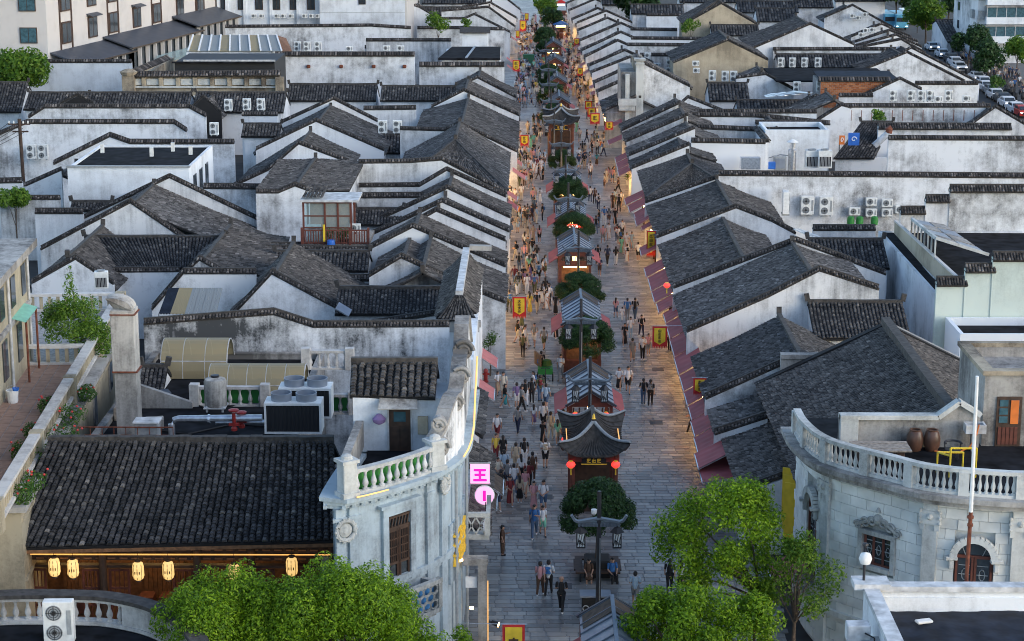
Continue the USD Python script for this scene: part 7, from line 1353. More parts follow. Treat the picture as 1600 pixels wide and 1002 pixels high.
# ornate tan parapet building with skylight, left
def ornate():
    y0 = atZ(310, 112, 8.4)[1]; xa, xb = X(194, y0), X(436, y0); xm = X(300, y0); T = Thing('ornate_building', 'old tan building with a panelled parapet and tiled coping', 'building', ((xa + xb) / 2, y0, 0)); T.part('wall', MB().bb(xa, xb, y0, y0 + .5, 0, 6.6).bb(xa, xa + .5, y0 + .5, y0 + 30, 0, 7), 'stone_tan')
    P3 = [V(xa - .4, y0, 8.3), V(xb, y0, 8.5)]; coping(T, P3, y0, 1.3, .5, 5); T.part('parapet', MB().bb(xa, xb, y0 + .1, y0 + .4, 6.6, 7.85), 'stone_tan'); T.part('ledge', MB().bb(xa - .2, xb, y0 - .35, y0, 6.45, 6.65).bb(xa - .1, xb, y0 - .2, y0, 5.3, 5.5), 'stone_grey')
    n = 9
    for k in range(n + 1): x = xa + (xb - xa) * k / n; T.part('pilaster', MB().box((x, y0 - .1, 7.15), (.5, .45, 1.1), bev=.03), 'stone_tan')
    for k in range(n): x = xa + (xb - xa) * (k + .5) / n; T.part('panel', MB().box((x, y0 - .02, 7.15), (1.5, .2, .75), bev=.03), 'stone_grey')
    T.part('corner_pier', MB().box((xa + .3, y0 - .3, 6.2), (1.5, 1.2, 3.6), bev=.05).lathe([(.9, 0), (1.1, .4), (.5, .7), (0, .8)], (xa + .3, y0 - .3, 8.0), 8), 'stone_tan'); T.part('corner_pier', MB().box((xb - .1, y0 - .2, 6.2), (1.0, 1.0, 3.2), bev=.05), 'stone_tan')
    coping(T, [V(xa + .3, y0 + .5, 8.4), V(xa + 2.4, y0 + 14, 8.9)], y0, 1.1, .45, 6); T.part('court_wall', MB().bb(xa + 5, xm, y0 + 22, y0 + 22.4, 0, 8.2), 'plaster_clean')
    B_ = Thing('black_roof', 'long black flat roof with a low tiled edge behind the tan parapet', 'building', ((xm + xb) / 2, y0 + 8, 0)); x0, x1 = X(277, y0 + 8), X(432, y0 + 8); B_.part('walls', MB().bb(x0, x1, y0 + 5, y0 + 16, 0, 9.0), 'black'); B_.part('edge', MB().bb(x0 - .3, x1, y0 + 4.6, y0 + 5, 8.9, 9.1), 'felt'); B_.part('white_strip', MB().bb(x0 + 1, x1, y0 + 5.4, y0 + 5.6, 9.0, 9.25), 'white_old'); B_.part('base_strip', MB().bb(x0, x1, y0 + 4.7, y0 + 5, 6.6, 6.9), 'white_old')
    S = Thing('skylight_roof', 'glazed roof with pale ribs behind the black flat roof', 'roof', (x0, y0 + 26, 0)); a, b, c, d = atY(302, 55, y0 + 28), atY(432, 55, y0 + 28), atY(440, 80, y0 + 22), atY(294, 80, y0 + 22)
    n = 9; S.part('wall', MB().bb(min(a[0], d[0]), b[0], y0 + 22, y0 + 28, 0, d[2] - .2), 'plaster_worn')
    for k in range(n): S.part('pane', MB().slab(a + (b - a) * (k + .04) / n, a + (b - a) * (k + .96) / n, d + (c - d) * (k + .96) / n, d + (c - d) * (k + .04) / n, .04), 'polycarbonate_grey' if k % 3 else 'polycarbonate')
    for k in range(n + 1): S.part('rib', MB().bar(a + (b - a) * k / n + V(0, 0, .05), d + (c - d) * k / n + V(0, 0, .05), .2, .16), 'white_paint')
    S.part('gable_boards', MB().slab(b, b + V(1.3, 0, -.4), c + V(1.4, 0, 0), c, .05), 'wood_mid')
ornate()
# flat white block with dark roof, mid left
ya = atZ(190, 262, 8.2)[1]; T = flat('white flat roofed block with three dark slit windows on its side', X(93, ya), X(286, ya), ya, ya + 13, 8.2, 'plaster_clean', 'felt', par=.15); x1 = X(286, ya)
for k in range(3): T.part('slit_window', MB().bb(x1 - .02, x1 + .08, ya + 2 + k * 3.2, ya + 3.4 + k * 3.2, 5.0, 7.2), 'window_dark')
T.part('roof_coping', MB().bb(X(93, ya) - .1, x1 + .1, ya - .12, ya + .3, 8.2, 8.36), 'ac_grey'); m = MB(); [m.box((X(px, ya + yy), ya + yy, 8.5), (.3, .3, .8)) for px, yy in ((150, 9), (228, 7), (262, 10), (290, 8))]; T.part('roof_vents', m, 'ac_white'); T.part('front_canopy', MB().bb(X(186, ya), X(225, ya), ya - .9, ya - .02, 5.9, 6.0), 'ac_grey')
# sheds, ducts, brick wall, signs
y = atZ(740, 72, 6.4)[1]; T = flat('small white plastered shed on the black roof near the street', X(722, y), X(762, y), y, y + 4, 8.2, 'plaster_clean', 'felt', par=.1, name='roof_shed'); T.part('eaves', MB().slab(V(X(718, y), y - .5, 8.4), V(X(766, y), y - .5, 8.4), V(X(766, y), y + 2, 9.0), V(X(718, y), y + 2, 9.0), .12), 'ridge_dark')
y1, y2 = atZ(740, 91, 7.0)[1], atZ(740, 73, 7.0)[1]; T = Thing('felt_roof', 'wide black felt roof behind the half white wall', 'roof', (-9, y1, 0)); T.part('roof', MB().prism([V(X(684, y1), y1, 7), V(X(782, y1), y1, 7), V(X(782, y2), y2, 7), V(X(706, y2), y2, 7)], (0, 0, -.3), (0, 0, 0)), 'felt'); T.part('pipe', MB().bar(V(X(728, y1), y1, 7.05), V(X(742, y2), y2, 7.05), .3, .1), 'roof_metal'); T.part('walls', MB().bb(X(690, y1), X(780, y1), y1 + .2, y2, 0, 6.7), 'plaster_worn')
y = atZ(1337, 123, 7.2)[1]; T = Thing('brick_house', 'bare red brick wall with a tiled edge between the felt roofs', 'house', (40, y, 0)); xa, xb = X(1286, y), X(1396, y); T.part('wall', MB().bb(xa, xb, y + .06, y + 7, 0, 6.8), 'mortar'); coping(T, [V(xa - .3, y + .2, 7.3), V(xb, y + .2, 7.3)], y, 1.0, .4, 3)
bm, cnt, r, z = MB(), 0, 0, 3.6
while z < 6.7:
    x = xa - (.25 if r % 2 else 0)
    while x < xb: a, b = max(x, xa), min(x + .48, xb); (b - a > .1) and bm.bb(a + .015, b - .015, y, y + .1, z + .015, z + .2); x += .5
    z += .215; r += 1
T.part('bricks', bm, 'brick', kind='stuff'); y3 = y + 7; T.part('felt_roof', MB().bb(X(1215, y + 8), xb + 2, y + 7.5, y + 22, 5.9, 6.1), 'felt'); T.part('felt_cover', MB().slab(V(xa, y + 7, 7.4), V(xb + 1, y + 7, 7.4), V(xb + 1, y + .6, 7.0), V(xa, y + .6, 7.0), .1), 'felt_blue')
single('corrugated_sheets', 'silvery loose roofing sheets below the black felt roof', 'sheets', (lambda m: [m.box((X(1205 + 6 * k, 240), 240 + .5 * (k % 3), 5.6 + .05 * k), (1.0, 2.2, .04), rz=.1 * k) for k in range(10)] and m)(MB()), 'steel')
q = atY(1237, 268, 199.4); T = Thing('duct_tower', 'steel chimney duct with a bright rain cap beside the heat pumps', 'chimney', q); T.part('stack', MB().lathe([(.42, 0), (.42, 2.2), (.3, 2.3), (.3, 2.9), (.0, 2.9)], q, 14), 'steel', smooth=40); T.part('cap', MB().lathe([(.62, 3.0), (.1, 3.3), (0, 3.3)], q, 14), 'white_paint'); T.part('stay', MB().tube([q + V(-.3, 0, 1.6), q + V(-1.2, .1, 1.7), q + V(-2.4, .3, 1.3)], .04, 5), 'iron_blue')
q = atY(1218, 266, 199); T = Thing('exhaust_fan', 'grey box exhaust fan with blue louvres left of the duct', 'fan', q); T.part('housing', MB().box(q + V(0, 0, .75), (1.3, .9, 1.4), bev=.08), 'ac_grey'); T.part('louvre', MB().box(q + V(0, -.47, .75), (.9, .05, 1.0)), 'roof_metal'); q = atY(1172, 264, 195); single('steel_tank', 'square steel tank beside the exhaust fan', 'tank', MB().box(q + V(0, 0, .6), (2.0, .8, 1.2), bev=.05), 'steel'); q = atY(1205, 264, 198); single('tool_box', 'orange and blue boxes between the tank and fan', 'box', MB().box(q + V(0, 0, .35), (.8, .5, .7), bev=.03), 'blue_plastic')
for i, (a, b, c, d, m_, lab) in enumerate([(1311, 1320, 212, 226, 'orange_cloth', 'small orange signboard on the rubble roof'), (1325, 1343, 208, 227, 'blue_plastic', 'blue signboard with a white swirl on the rubble roof')]):
    p, q = atY(a, d, 205.5), atY(b, c, 205.5); T = Thing('signboard', lab, 'sign', p); T.part('panel', MB().bb(p[0], q[0], 205.4, 205.6, p[2], q[2]), m_); [T.part('leg', MB().bb(x, x + .08, 205.45, 205.55, p[2] - 1.2, p[2]), 'dark_iron') for x in (p[0], q[0] - .08)]; T.part('emblem', MB().tube([(p + q) / 2 + V(.3 * (b - a) / 18 * math.cos(t) * (1 - t / 9), -.12, .3 * math.sin(t) * (1 - t / 9)) for t in np.linspace(0, 6, 14)], .05, 5), 'white_paint')
p, q = atY(1366, 228, 206), atY(1388, 208, 206); T = Thing('elbow_duct', 'white elbow duct with a rusty top on the rubble roof', 'duct', p); T.part('duct', MB().tube([p, (p + q) / 2, q], .35, 10), 'white_old', smooth=50); T.part('elbow', MB().tube([q, q + V(.1, 0, .35), q + V(-.1, 0, .6)], .37, 10), 'rust', smooth=50)
for i, px in enumerate((1329, 1343, 1366)): q = atY(px, 351, 171.5); single('green_barrel', 'green plastic barrel under the condenser wall, %s' % ['left', 'middle', 'right'][i], 'barrel', MB().lathe([(0, 0), (.3, 0), (.33, .3), (.3, .65), (.2, .72), (0, .72)], q, 14), 'green_plastic', smooth=40)
T = Thing('panel_rack', 'tilted rack of grey roof panels above the black felt roof', 'panel', (33, 140, 9)); a, b, c, d = atY(1425, 342, 147), atY(1475, 350, 147), atY(1545, 398, 134), atY(1462, 372, 134)
for k in range(4):
    for j in range(2): l = lambda u, w: (a + (b - a) * w) * (1 - u) + (d + (c - d) * w) * u; T.part('panel', MB().slab(l(k / 4 + .02, j / 2 + .02), l(k / 4 + .02, j / 2 + .48), l(k / 4 + .23, j / 2 + .48), l(k / 4 + .23, j / 2 + .02), .06), ('roof_metal', 'concrete')[(k + j) % 2])
m = MB(); [m.bar(a + (d - a) * t, a + (d - a) * t - V(0, 0, 1.5), .1) for t in np.linspace(0, 1, 8)]; m.bar(a, d, .2, .2); m.bar(d, c, .2, .2); T.part('trestle', m, 'stone_grey')
a, b = atY(1399, 345, 150.6), atY(1497, 434, 126.5); T = Thing('parapet_screen', 'olive slatted parapet screen with a pale pink rail', 'railing', (a + b) / 2); T.part('screen', MB().bar(a - V(0, 0, .7), b - V(0, 0, .7), .12, 1.3), 'beige'); T.part('rail', MB().bar(a, b, .2, .12), 'cream_wall'); T.part('lower_rail', MB().bar(a - V(0, 0, 1.4), b - V(0, 0, 1.4), .2, .1), 'white_old')
q = atZ(1240, 358, 6.0); T = Thing('loose_ladders', 'white ladders lying on the roof below the condenser wall', 'ladder', q); m = MB()
for k in range(2):
    o = V(.5 * k, -1.2 * k, 0); m.bar(q + o, q + o + V(1.0, -2.4, -.1), .06); m.bar(q + o + V(.4, .1, 0), q + o + V(1.4, -2.3, -.1), .06); [m.bar(q + o + V(1.0, -2.4, -.1) * t, q + o + V(.4, .1, 0) + V(1.0, -2.4, -.1) * t, .04) for t in np.linspace(.1, .9, 6)]
T.part('rails', m, 'white_paint')
# pilastered stone front by the right row
T = Thing('shop_building', 'tall narrow pilastered stone shop front rising above the right row', 'building', (12.5, 234, 0)); T.part('pier', MB().box((12.75, 235.5, 5.2), (.9, 1.0, 10.4), bev=.04).box((11.3, 235, 4.4), (.5, .8, 8.8)), 'stone_grey'); T.part('wall', MB().bb(10.6, 13.2, 235.6, 246, 0, 9), 'concrete'); T.part('balcony', MB().bb(10.3, 12.2, 234, 235.6, 4.6, 5.2).bb(10.2, 12.3, 233.9, 234.1, 5.2, 6.0).bb(10.5, 12.1, 234.6, 235.6, 2.6, 2.9), 'stone_grey'); T.part('cap', MB().box((12.75, 235.5, 10.5), (1.3, 1.4, .25)).box((12.75, 235.5, 10.0), (1.1, 1.2, .15)), 'stone_grey'); T.part('attic', MB().bb(12.2, 13.4, 236, 244, 9, 10.2), 'stone_tan')
# power pole with cables
q = atY(40, 330, 186); zt = atY(40, 186, 186)[2]; T = Thing('power_pole', 'wooden power pole with a crossarm and drooping cables at the left edge', 'pole', (q[0], 186, 0)); T.part('pole', MB().tube([V(q[0], 186, 0), V(q[0] - .1, 186, zt)], .17, 8), 'wood_dark'); m = MB().bar(V(q[0] - 1.2, 186, zt - .5), V(q[0] + .9, 186, zt - .5), .12).bar(V(q[0] - .8, 186, zt - 1.2), V(q[0] + .7, 186, zt - 1.2), .12); T.part('crossarm', m, 'wood_dark')
for k in range(5): x = q[0] - 1.1 + .45 * k; T.part('insulator', MB().lathe([(.05, 0), (.09, .1), (.05, .25), (0, .25)], (x, 186, zt - .44), 6), 'ac_white')
m = MB()
for k in range(5): s = V(q[0] - 1.0 + .4 * k, 186, zt - .3 - .2 * k); e = V(q[0] - 12 - k * .5, 180 - k, zt - 5.5); m.tube([s + (e - s) * t - V(0, 0, 1.0 * math.sin(math.pi * t)) for t in np.linspace(0, 1, 10)], .025, 4)
T.part('cables', m, 'black'); q = atY(26, 302, 170); single('wall_lamp', 'small lit lamp on a bracket by the power pole', 'lamp', MB().lathe([(0, -.15), (.15, -.05), (.12, .12), (0, .16)], q, 8), 'glow_warm'); q = atY(7, 412, 112); single('eaves_lamp', 'warm lit lamp under the eaves at the left edge', 'lamp', MB().box(q, (.5, .3, .25), bev=.05), 'glow_warm'); q = atY(332, 250, 207); single('wall_lamp', 'pale hooded lamp at the corner of the flat roofed block', 'lamp', MB().box(q, (.9, .6, .4), bev=.1), 'cream_wall')
single('blue_gutter', 'blue tarpaulin gutter along the stained wall', 'gutter', MB().bar(V(-12.9, 133.9, 4.85), V(-5.8, 133.9, 4.85), .5, .25), 'felt_blue'); single('roof_window', 'blue glazed rooflight on the brown roof', 'skylight', MB().slab(atZ(530, 472, 6.7), atZ(550, 484, 6.3), atZ(545, 494, 6.1), atZ(524, 482, 6.5), .08), 'roof_metal')
a, b = atZ(403, 735, 7.6), atZ(393, 772, 6.6); single('white_pipe', 'short white pipe lying on the biggest tiled roof', 'pipe', MB().tube([a, b], .06, 6), 'white_paint')
# small wall details: straps, vents, pipes on the bigger white walls
g = random.Random(8); m = MB()
for px, yy in [(px, 225.8) for px in range(1330, 1545, 16)]: t = atY(px, 172, yy); m.bb(t[0] - .04, t[0] + .04, yy - .22, yy - .18, t[2] - 1.2, t[2])
single('wall_straps', 'rusty iron straps down the streaked roadside wall', 'straps', m, 'rust')
m = MB()
for px in (482, 533, 584, 632): t = atY(px, 104, 259.7); m.box(t, (.5, .3, .4), bev=.08)
single('wall_vents', 'four rusty vents on the great stained wall', 'vents', m, 'rust')
# ---- the road at the right with its queue of cars
P0, P1 = V(71, 262, 0), V(66.5, 420, 0); structure('road', MB().quad(V(63.5, 215, .02), V(84, 215, .02), V(80, 480, .02), V(60, 480, .02)), 'asphalt'); structure('pavement', MB().bb(74.5, 100, 215, 330, 0, .12), 'paving_dark')
def car_kind(name, paint):
    K = Proto(name); prof = [(-2.2, .35), (2.2, .35), (2.25, .75), (2.1, .95), (1.2, 1.02), (.6, 1.48), (-1.2, 1.5), (-1.9, 1.05), (-2.25, .95)]
    body = [V(0, y, z) for y, z in prof]; b = MB().prism([V(0, y, z) for y, z in ((-2.2, .32), (2.2, .32), (2.25, .7), (2.1, .98), (-2.1, 1.0), (-2.25, .7))], (-.88, 0, 0), (.88, 0, 0)).prism([V(0, y, z) for y, z in ((-1.35, .98), (1.75, .98), (1.2, 1.38), (.7, 1.5), (-.35, 1.5), (-.7, 1.42))], (-.74, 0, 0), (.74, 0, 0))
    K.part('body', b, paint); K.part('windscreen', MB().slab(V(-.66, -.74, 1.43), V(.66, -.74, 1.43), V(.7, -1.33, 1.04), V(-.7, -1.33, 1.04), .02).bb(-.755, .755, -.6, 1.2, 1.06, 1.38), 'window_dark'); K.part('grille', MB().bb(-.55, .55, -2.27, -2.22, .45, .75), 'dark_iron')
    for s in (-1, 1): K.part('headlight', MB().box((s * .65, -2.22, .78), (.32, .1, .16), bev=.03), 'glow_white'); K.part('mirror', MB().box((s * .98, -.95, 1.05), (.16, .1, .12)), paint); [K.part('wheel', MB().tube([(s * .8 - .1, y, .32), (s * .8 + .1, y, .32)], .32, 14), 'tyre') for y in (-1.4, 1.4)]
    return K
CK = [car_kind('white_car', 'car_white'), car_kind('dark_car', 'car_dark'), car_kind('silver_car', 'car_silver'), car_kind('red_car', 'car_red')]
nth = ['nearest', 'second', 'third', 'fourth', 'fifth', 'sixth', 'seventh', 'eighth', 'ninth', 'tenth', 'eleventh', 'twelfth', 'thirteenth', 'fourteenth']
for i, (px, py, k) in enumerate([(1597, 182, 3), (1587, 177, 0), (1574, 168, 0), (1566, 161, 1), (1555, 155, 0), (1549, 148, 2), (1540, 142, 0), (1536, 135, 0), (1526, 127, 0), (1498, 111, 0), (1492, 103, 0), (1486, 97, 1), (1472, 90, 0), (1456, 79, 0)]):
    copy_of(CK[k].path, 'parked_car', '%s car, %s from the front of the queue on the right road' % (['white', 'dark', 'silver', 'red'][k], nth[i]), 'car', atZ(px, py, .03), .02, 'cars queued on the right road')
def van(q, lab, m, w, h, l, name, cat):
    T = Thing(name, lab, cat, q); T.part('body', MB().box(q + V(0, l / 2, h / 2 + .25), (w, l, h - .5), bev=.12), m); T.part('windscreen', MB().box(q + V(0, -.02, h * .68), (w * .86, .08, h * .26)), 'window_dark'); T.part('side_windows', MB().box(q + V(0, l * .5, h * .68), (w + .04, l * .8, h * .2)), 'window_dark')
    for s in (-1, 1): T.part('headlight', MB().box(q + V(s * w * .36, -.03, .8), (.3, .08, .2)), 'glow_white'); [T.part('wheel', MB().tube([q + V(s * w * .42 - .14, l * t, .45), q + V(s * w * .42 + .14, l * t, .45)], .45, 12), 'tyre') for t in (.18, .8)]
van(atZ(1421, 40, .03), 'white box truck coming down the far right road', 'car_white', 2.3, 3.0, 6.5, 'box_truck', 'truck'); van(atZ(1409, 48, .03), 'blue city bus behind the roadside gable', 'bus_blue', 2.5, 3.1, 11, 'city_bus', 'bus'); van(atZ(1391, 47, .03), 'second blue bus partly hidden behind the roadside gable', 'bus_blue', 2.5, 3.1, 11, 'city_bus', 'bus')
def scooter_kind():
    K = Proto('scooter'); [K.part('wheel', MB().tube([(-.05, y, .28), (.05, y, .28)], .28, 12), 'tyre') for y in (-.65, .6)]; K.part('body', MB().box((0, .35, .6), (.3, .8, .35), bev=.08).box((0, -.1, .35), (.3, .6, .12)).box((0, -.5, .7), (.34, .15, .7), bev=.05), 'car_dark'); K.part('handlebar', MB().tube([(-.32, -.5, 1.05), (.32, -.5, 1.05)], .03, 5), 'dark_iron'); K.part('seat', MB().box((0, .35, .82), (.28, .65, .1), bev=.03), 'black'); return K
SK = scooter_kind(); g = random.Random(3)
for i in range(34): t = i / 33; px, py = 1600 - 110 * t + g.uniform(-8, 12), 158 - 52 * t + g.uniform(-8, 3); copy_of(SK.path, 'parked_scooter', 'dark scooter parked in the tight row beside the queue of cars', 'scooter', atZ(px, py, .15), g.uniform(-.4, .4), 'scooters parked beside the right road')
# low roofs and fence beyond the road
xroof('grey corrugated low roofs beyond the queue of cars', 1462, 1512, 32, 5.0, 66, .25, name='market_hall'); T = Thing('metal_fence', 'grey metal fence with upright bars beside the right road', 'fence', (76, 300, 0)); a, b = atZ(1480, 68, 1.2), atZ(1507, 86, 1.2); a[2] = b[2] = 0; T.part('rails', MB().bar(a + V(0, 0, 2.2), b + V(0, 0, 2.2), .12).bar(a + V(0, 0, .3), b + V(0, 0, .3), .12), 'ac_grey'); [T.part('bar', MB().bar(a + (b - a) * k / 24, a + (b - a) * k / 24 + V(0, 0, 2.3), .12, .4, up=(0, 1, 0)), 'roof_metal_dark') for k in range(25)]
q = atZ(1433, 52, .1); T = Thing('road_lamp', 'street lamp with a glowing head by the far right road', 'street lamp', q); T.part('post', MB().tube([q, q + V(0, 0, 5.6)], .09, 6), 'dark_iron'); T.part('lamp_head', MB().lathe([(0, 5.5), (.35, 5.7), (.35, 6.0), (0, 6.2)], q, 10), 'glow_warm')
# ================================================================ greenery
def tree_of(lab, q, crown, m, seed, n=400, size=.1, cat='tree', name='tree', trunk_r=.16, zt=None, limbs=6, group=None):
    """crown: list of (centre, radii) puffs; limbs reach into them"""
    T = Thing(name, lab, cat, q, group); q = np.asarray(q, float); g = random.Random(seed); cs = [np.asarray(c, float) for c, r in crown]; top = np.mean(cs, 0); fork = q + (top - q) * .5; fork[:2] = q[:2] + (top - q)[:2] * .3
    T.part('trunk', MB().tube([q, q + (fork - q) * .5 + V(.05, .04, 0), fork, fork + (top - fork) * .6], [trunk_r, trunk_r * .85, trunk_r * .7, trunk_r * .35], 8), 'trunk', smooth=60)
    for k in range(min(limbs, len(cs))): c = cs[(k * 7) % len(cs)]; mid = (fork + c) / 2 + V(g.uniform(-.2, .2), g.uniform(-.2, .2), .2); T.part('limb', MB().tube([fork - V(0, 0, .1), mid, c], [trunk_r * .42, trunk_r * .25, trunk_r * .08], 6), 'trunk')
    cr = MB()
    for i, (c, r) in enumerate(crown): b = leafball(c, r, int(n * (np.mean(r) / .8) ** 2), size, seed * 50 + i); cr.add(*b.arrays())
    T.part('crown', cr, m); return T
def puffs(c, R, k, r0, r1, seed, up=.2, squash=1.0):
    g = np.random.default_rng(seed); out = []
    for i in range(k):
        d = g.normal(size=3); d /= np.linalg.norm(d)
        if d[2] < -.55: d[2] *= -1
        rr = g.uniform(.62, 1.0); r = g.uniform(r0, r1); out.append((np.asarray(c) + d * rr * np.asarray(R) + V(0, 0, up * d[2]), (r, r, r * squash)))
    return out
c = V(atY(338, 960, 71)[0], 71.5, 5.3); tree_of('bright clumpy street tree in front of the lantern lit timber house', V(c[0], c[1], 0), puffs(c, (2.3, 1.9, 1.9), 30, .6, .95, 11, squash=1.3) + puffs(V(atY(438, 960, 71.5)[0], 71.8, 5.7), (1.3, 1.0, 1.4), 13, .6, .85, 111, squash=1.3), 'leaf_bright', 11, 1300, .07, limbs=10, trunk_r=.2)
c = V(atY(545, 970, 71)[0], 71.0, 5.25); tree_of('largest bright clumpy tree at the bottom, below the blue corner building', V(c[0], c[1], 0), puffs(c, (2.85, 2.2, 2.15), 44, .65, 1.05, 12, squash=1.3) + puffs(V(atY(640, 990, 71)[0], 71, 4.3), (1.3, 1.2, 1.2), 14, .55, .85, 112, squash=1.3), 'leaf_bright', 12, 1300, .07, limbs=14, trunk_r=.24)
c = V(atY(722, 1000, 76)[0], 76, 3.3); tree_of('small leafy sprig at the foot of the corner building', V(c[0], c[1], 0), puffs(c, (.3, .3, .3), 4, .25, .4, 13), 'leaf_bright', 13, 700, .08, trunk_r=.06)
c = V(atY(252, 945, 74)[0], 74.6, 4.3); tree_of('low bright shrub between the balustrade and the clumpy tree', V(c[0], c[1], 0), puffs(c, (.6, .5, .5), 7, .35, .5, 14), 'leaf_bright', 14, 800, .08, trunk_r=.06)
c = V(atY(1135, 860, 82)[0], 82.5, 5.2); tree_of('airy light green tree at the right of the street before the stone building', V(atY(1205, 1002, 83)[0], 82.5, 0), puffs(c, (2.9, 2.6, 2.7), 64, .4, .8, 15) + puffs(V(atY(1135, 930, 82)[0], 81.8, 3.5), (2.2, 1.8, 1.6), 26, .4, .7, 115), 'leaf_bright', 15, 420, .09, limbs=13, trunk_r=.17); c2 = V(atY(1255, 930, 80)[0], 80.5, 4.2); tree_of('thin dark tree against the wall of the stone building', V(c2[0] - .4, c2[1], 0), puffs(c2, (1.4, 1.2, 2.0), 24, .35, .65, 16), 'leaf_mid', 16, 300, .095, limbs=14, trunk_r=.11)
c = V(atY(1068, 990, 74)[0], 74.5, 4.3); tree_of('bright low tree at the bottom edge right of the nearest kiosk', V(c[0], c[1], 0), puffs(c, (2.3, 1.8, 1.5), 40, .45, .8, 17), 'leaf_bright', 17, 850, .085, limbs=10, trunk_r=.18); c = V(atY(1185, 985, 75)[0], 76, 3.8); tree_of('half hidden bright tree right of the bottom middle one', V(c[0], c[1], 0), puffs(c, (1.2, 1.2, 1.2), 16, .4, .7, 18), 'leaf_bright', 18, 600, .09, limbs=6, trunk_r=.14)
# planter trees down the middle of the street
def planter_kind(name, seed, n, size):
    K = Proto(name); K.part('planter_box', MB().box((0, 0, .4), (1.35, 1.35, .8), bev=.04), 'black'); K.part('soil', MB().box((0, 0, .81), (1.2, 1.2, .04)), 'ground_dirt')
    for s in (-1, 1): K.part('bench_seat', MB().box((0, s * 1.0, .45), (2.3, .45, .08)), 'wood_dark'); K.part('bench_seat', MB().box((s * 1.0, 0, .45), (.45, 1.55, .08)), 'wood_dark'); K.part('bench_leg', MB().box((-.9, s * 1.0, .2), (.1, .4, .42)).box((.9, s * 1.0, .2), (.1, .4, .42)), 'dark_iron')
    K.part('trunk', MB().tube([(0, 0, .8), (.03, 0, 1.9), (0, 0, 3.3)], [.12, .1, .06], 8), 'trunk'); g = np.random.default_rng(seed); cr = MB()
    for i in range(64):
        d = g.normal(size=3); d /= np.linalg.norm(d); d[2] = abs(d[2]) * 1.25 - .5; c = V(0, 0, 3.3) + d * V(1.6, 1.6, 1.45); cr.add(*leafball(c, (.5, .5, .36), n, size, seed * 99 + i, lumps=3).arrays())
    K.part('crown', cr, 'leaf_dark'); return K
PT = [planter_kind('planter_tree', 1, 420, .075), planter_kind('planter_tree_far', 2, 90, .15)]
names = ['nearest round planter tree, behind the nearest street lamp', 'round planter tree between the kiosk and the second lamp', 'round tree behind the second grey kiosk', 'round tree in front of the red signed kiosk', 'round tree behind the red signed kiosk', 'small round tree before the far pavilion', 'round tree just behind the far pavilion', 'round tree two kiosks beyond the far pavilion', 'slightly taller tree beyond the far pavilion', 'tree by the far kiosks', 'far tree level with the green bin', 'last round tree in the crowd']
for i, (px, py, w) in enumerate([(934, 803, 120), (917, 527, 88), (906, 447, 80), (897, 356, 64), (888, 300, 58), (878, 241, 46), (866, 172, 36), (862, 150, 36), (859, 127, 32), (858, 108, 30), (854, 73, 28), (852, 60, 28)]):
    p = atZ(px, py, 3.15); s = w * p[1] * (1.06 if i < 6 else 1.3) / F / 4.0; copy_of(PT[i > 5].path, 'planter_tree', names[i], 'tree', V(p[0], p[1], .03), i * 1.3, 'clipped trees in planters down the street', scale=(s * (1 + .06 * math.sin(i * 2.3)), s, s * (1 + .1 * math.cos(i * 1.7))))
def bush(px, py, z, r, n, size, m, lab, seed, name='shrub', k=6, sc=1.0): c = atZ(px, py, z); tree_of(lab, V(c[0], c[1], max(0, z - 3.0 * r)), puffs(c, (r, r * .8, r * .7), k, r * .45, r * .7, seed), m, seed, n, size, 'shrub' if name == 'shrub' else 'tree', name, .06 * max(1, r), limbs=3)
bush(22, 322, 5.0, 1.4, 350, .16, 'leaf_mid', 'leafy shrub at the left edge beside the power pole', 21); bush(28, 122, 6.0, 3.2, 160, .3, 'leaf_mid', 'wide green tree in front of the long bluish white wall', 22, 'tree', 9); bush(685, 36, 7.6, 1.6, 90, .25, 'leaf_mid', 'green creepers along a far coping', 23, 'shrub', 6); bush(728, 39, 7.0, .8, 80, .25, 'leaf_mid', 'small yellowish weeds on a far coping', 24)
bush(988, 2, 7.5, 4.0, 120, .4, 'leaf_dark', 'dark tree behind the far right row at the top edge', 25, 'tree', 9); bush(1402, -10, 7.0, 3.2, 120, .4, 'leaf_dark', 'dark roadside trees behind the white truck', 26, 'tree', 9); bush(1448, 26, 5.0, 3.0, 120, .35, 'leaf_mid', 'round tree at the far right road by the lamp', 27, 'tree', 8); bush(1513, 66, 4.5, 2.6, 140, .3, 'leaf_dark', 'dark round tree in front of the apartment block', 28, 'tree', 8); bush(1545, 92, 3.4, 2.2, 140, .28, 'leaf_dark', 'grey green roadside trees beside the scooters', 29, 'tree', 9); bush(1590, 80, 4.0, 2.0, 140, .28, 'leaf_mid', 'green tree at the right edge below the apartments', 30, 'tree', 8); bush(1482, -8, 8, 3.6, 100, .45, 'leaf_dark', 'dark tree mass at the top edge by the apartments', 32, 'tree', 9)
bush(850, 12, 4.5, 2.2, 120, .3, 'leaf_mid', 'green tree at the far end of the street, left of the red booth', 33, 'tree', 8); bush(862, 30, 3.5, 1.8, 120, .3, 'leaf_dark', 'dark tree at the far end of the street before the gabled stall', 34, 'tree', 7); bush(1376, 184, 6.2, .9, 150, .2, 'leaf_mid', 'small weed tuft on the streaked wall', 35); bush(1080, 43, 7.4, 1.2, 90, .25, 'leaf_mid', 'creeper beside the grey hipped building', 36); bush(1040, 405, 2.0, .8, 240, .12, 'leaf_planter', 'green and white flower stall plants under the right row', 37); bush(984, 280, 2.0, .7, 200, .14, 'leaf_planter', 'potted greenery by the glowing shop on the right', 38); bush(766, 541, 2.2, .7, 240, .1, 'leaf_planter', 'yellow green potted shrub at the left shop fronts', 39); bush(1558, 131, 2.0, 1.0, 140, .25, 'leaf_planter', 'flower tubs beside the queue of cars', 40)
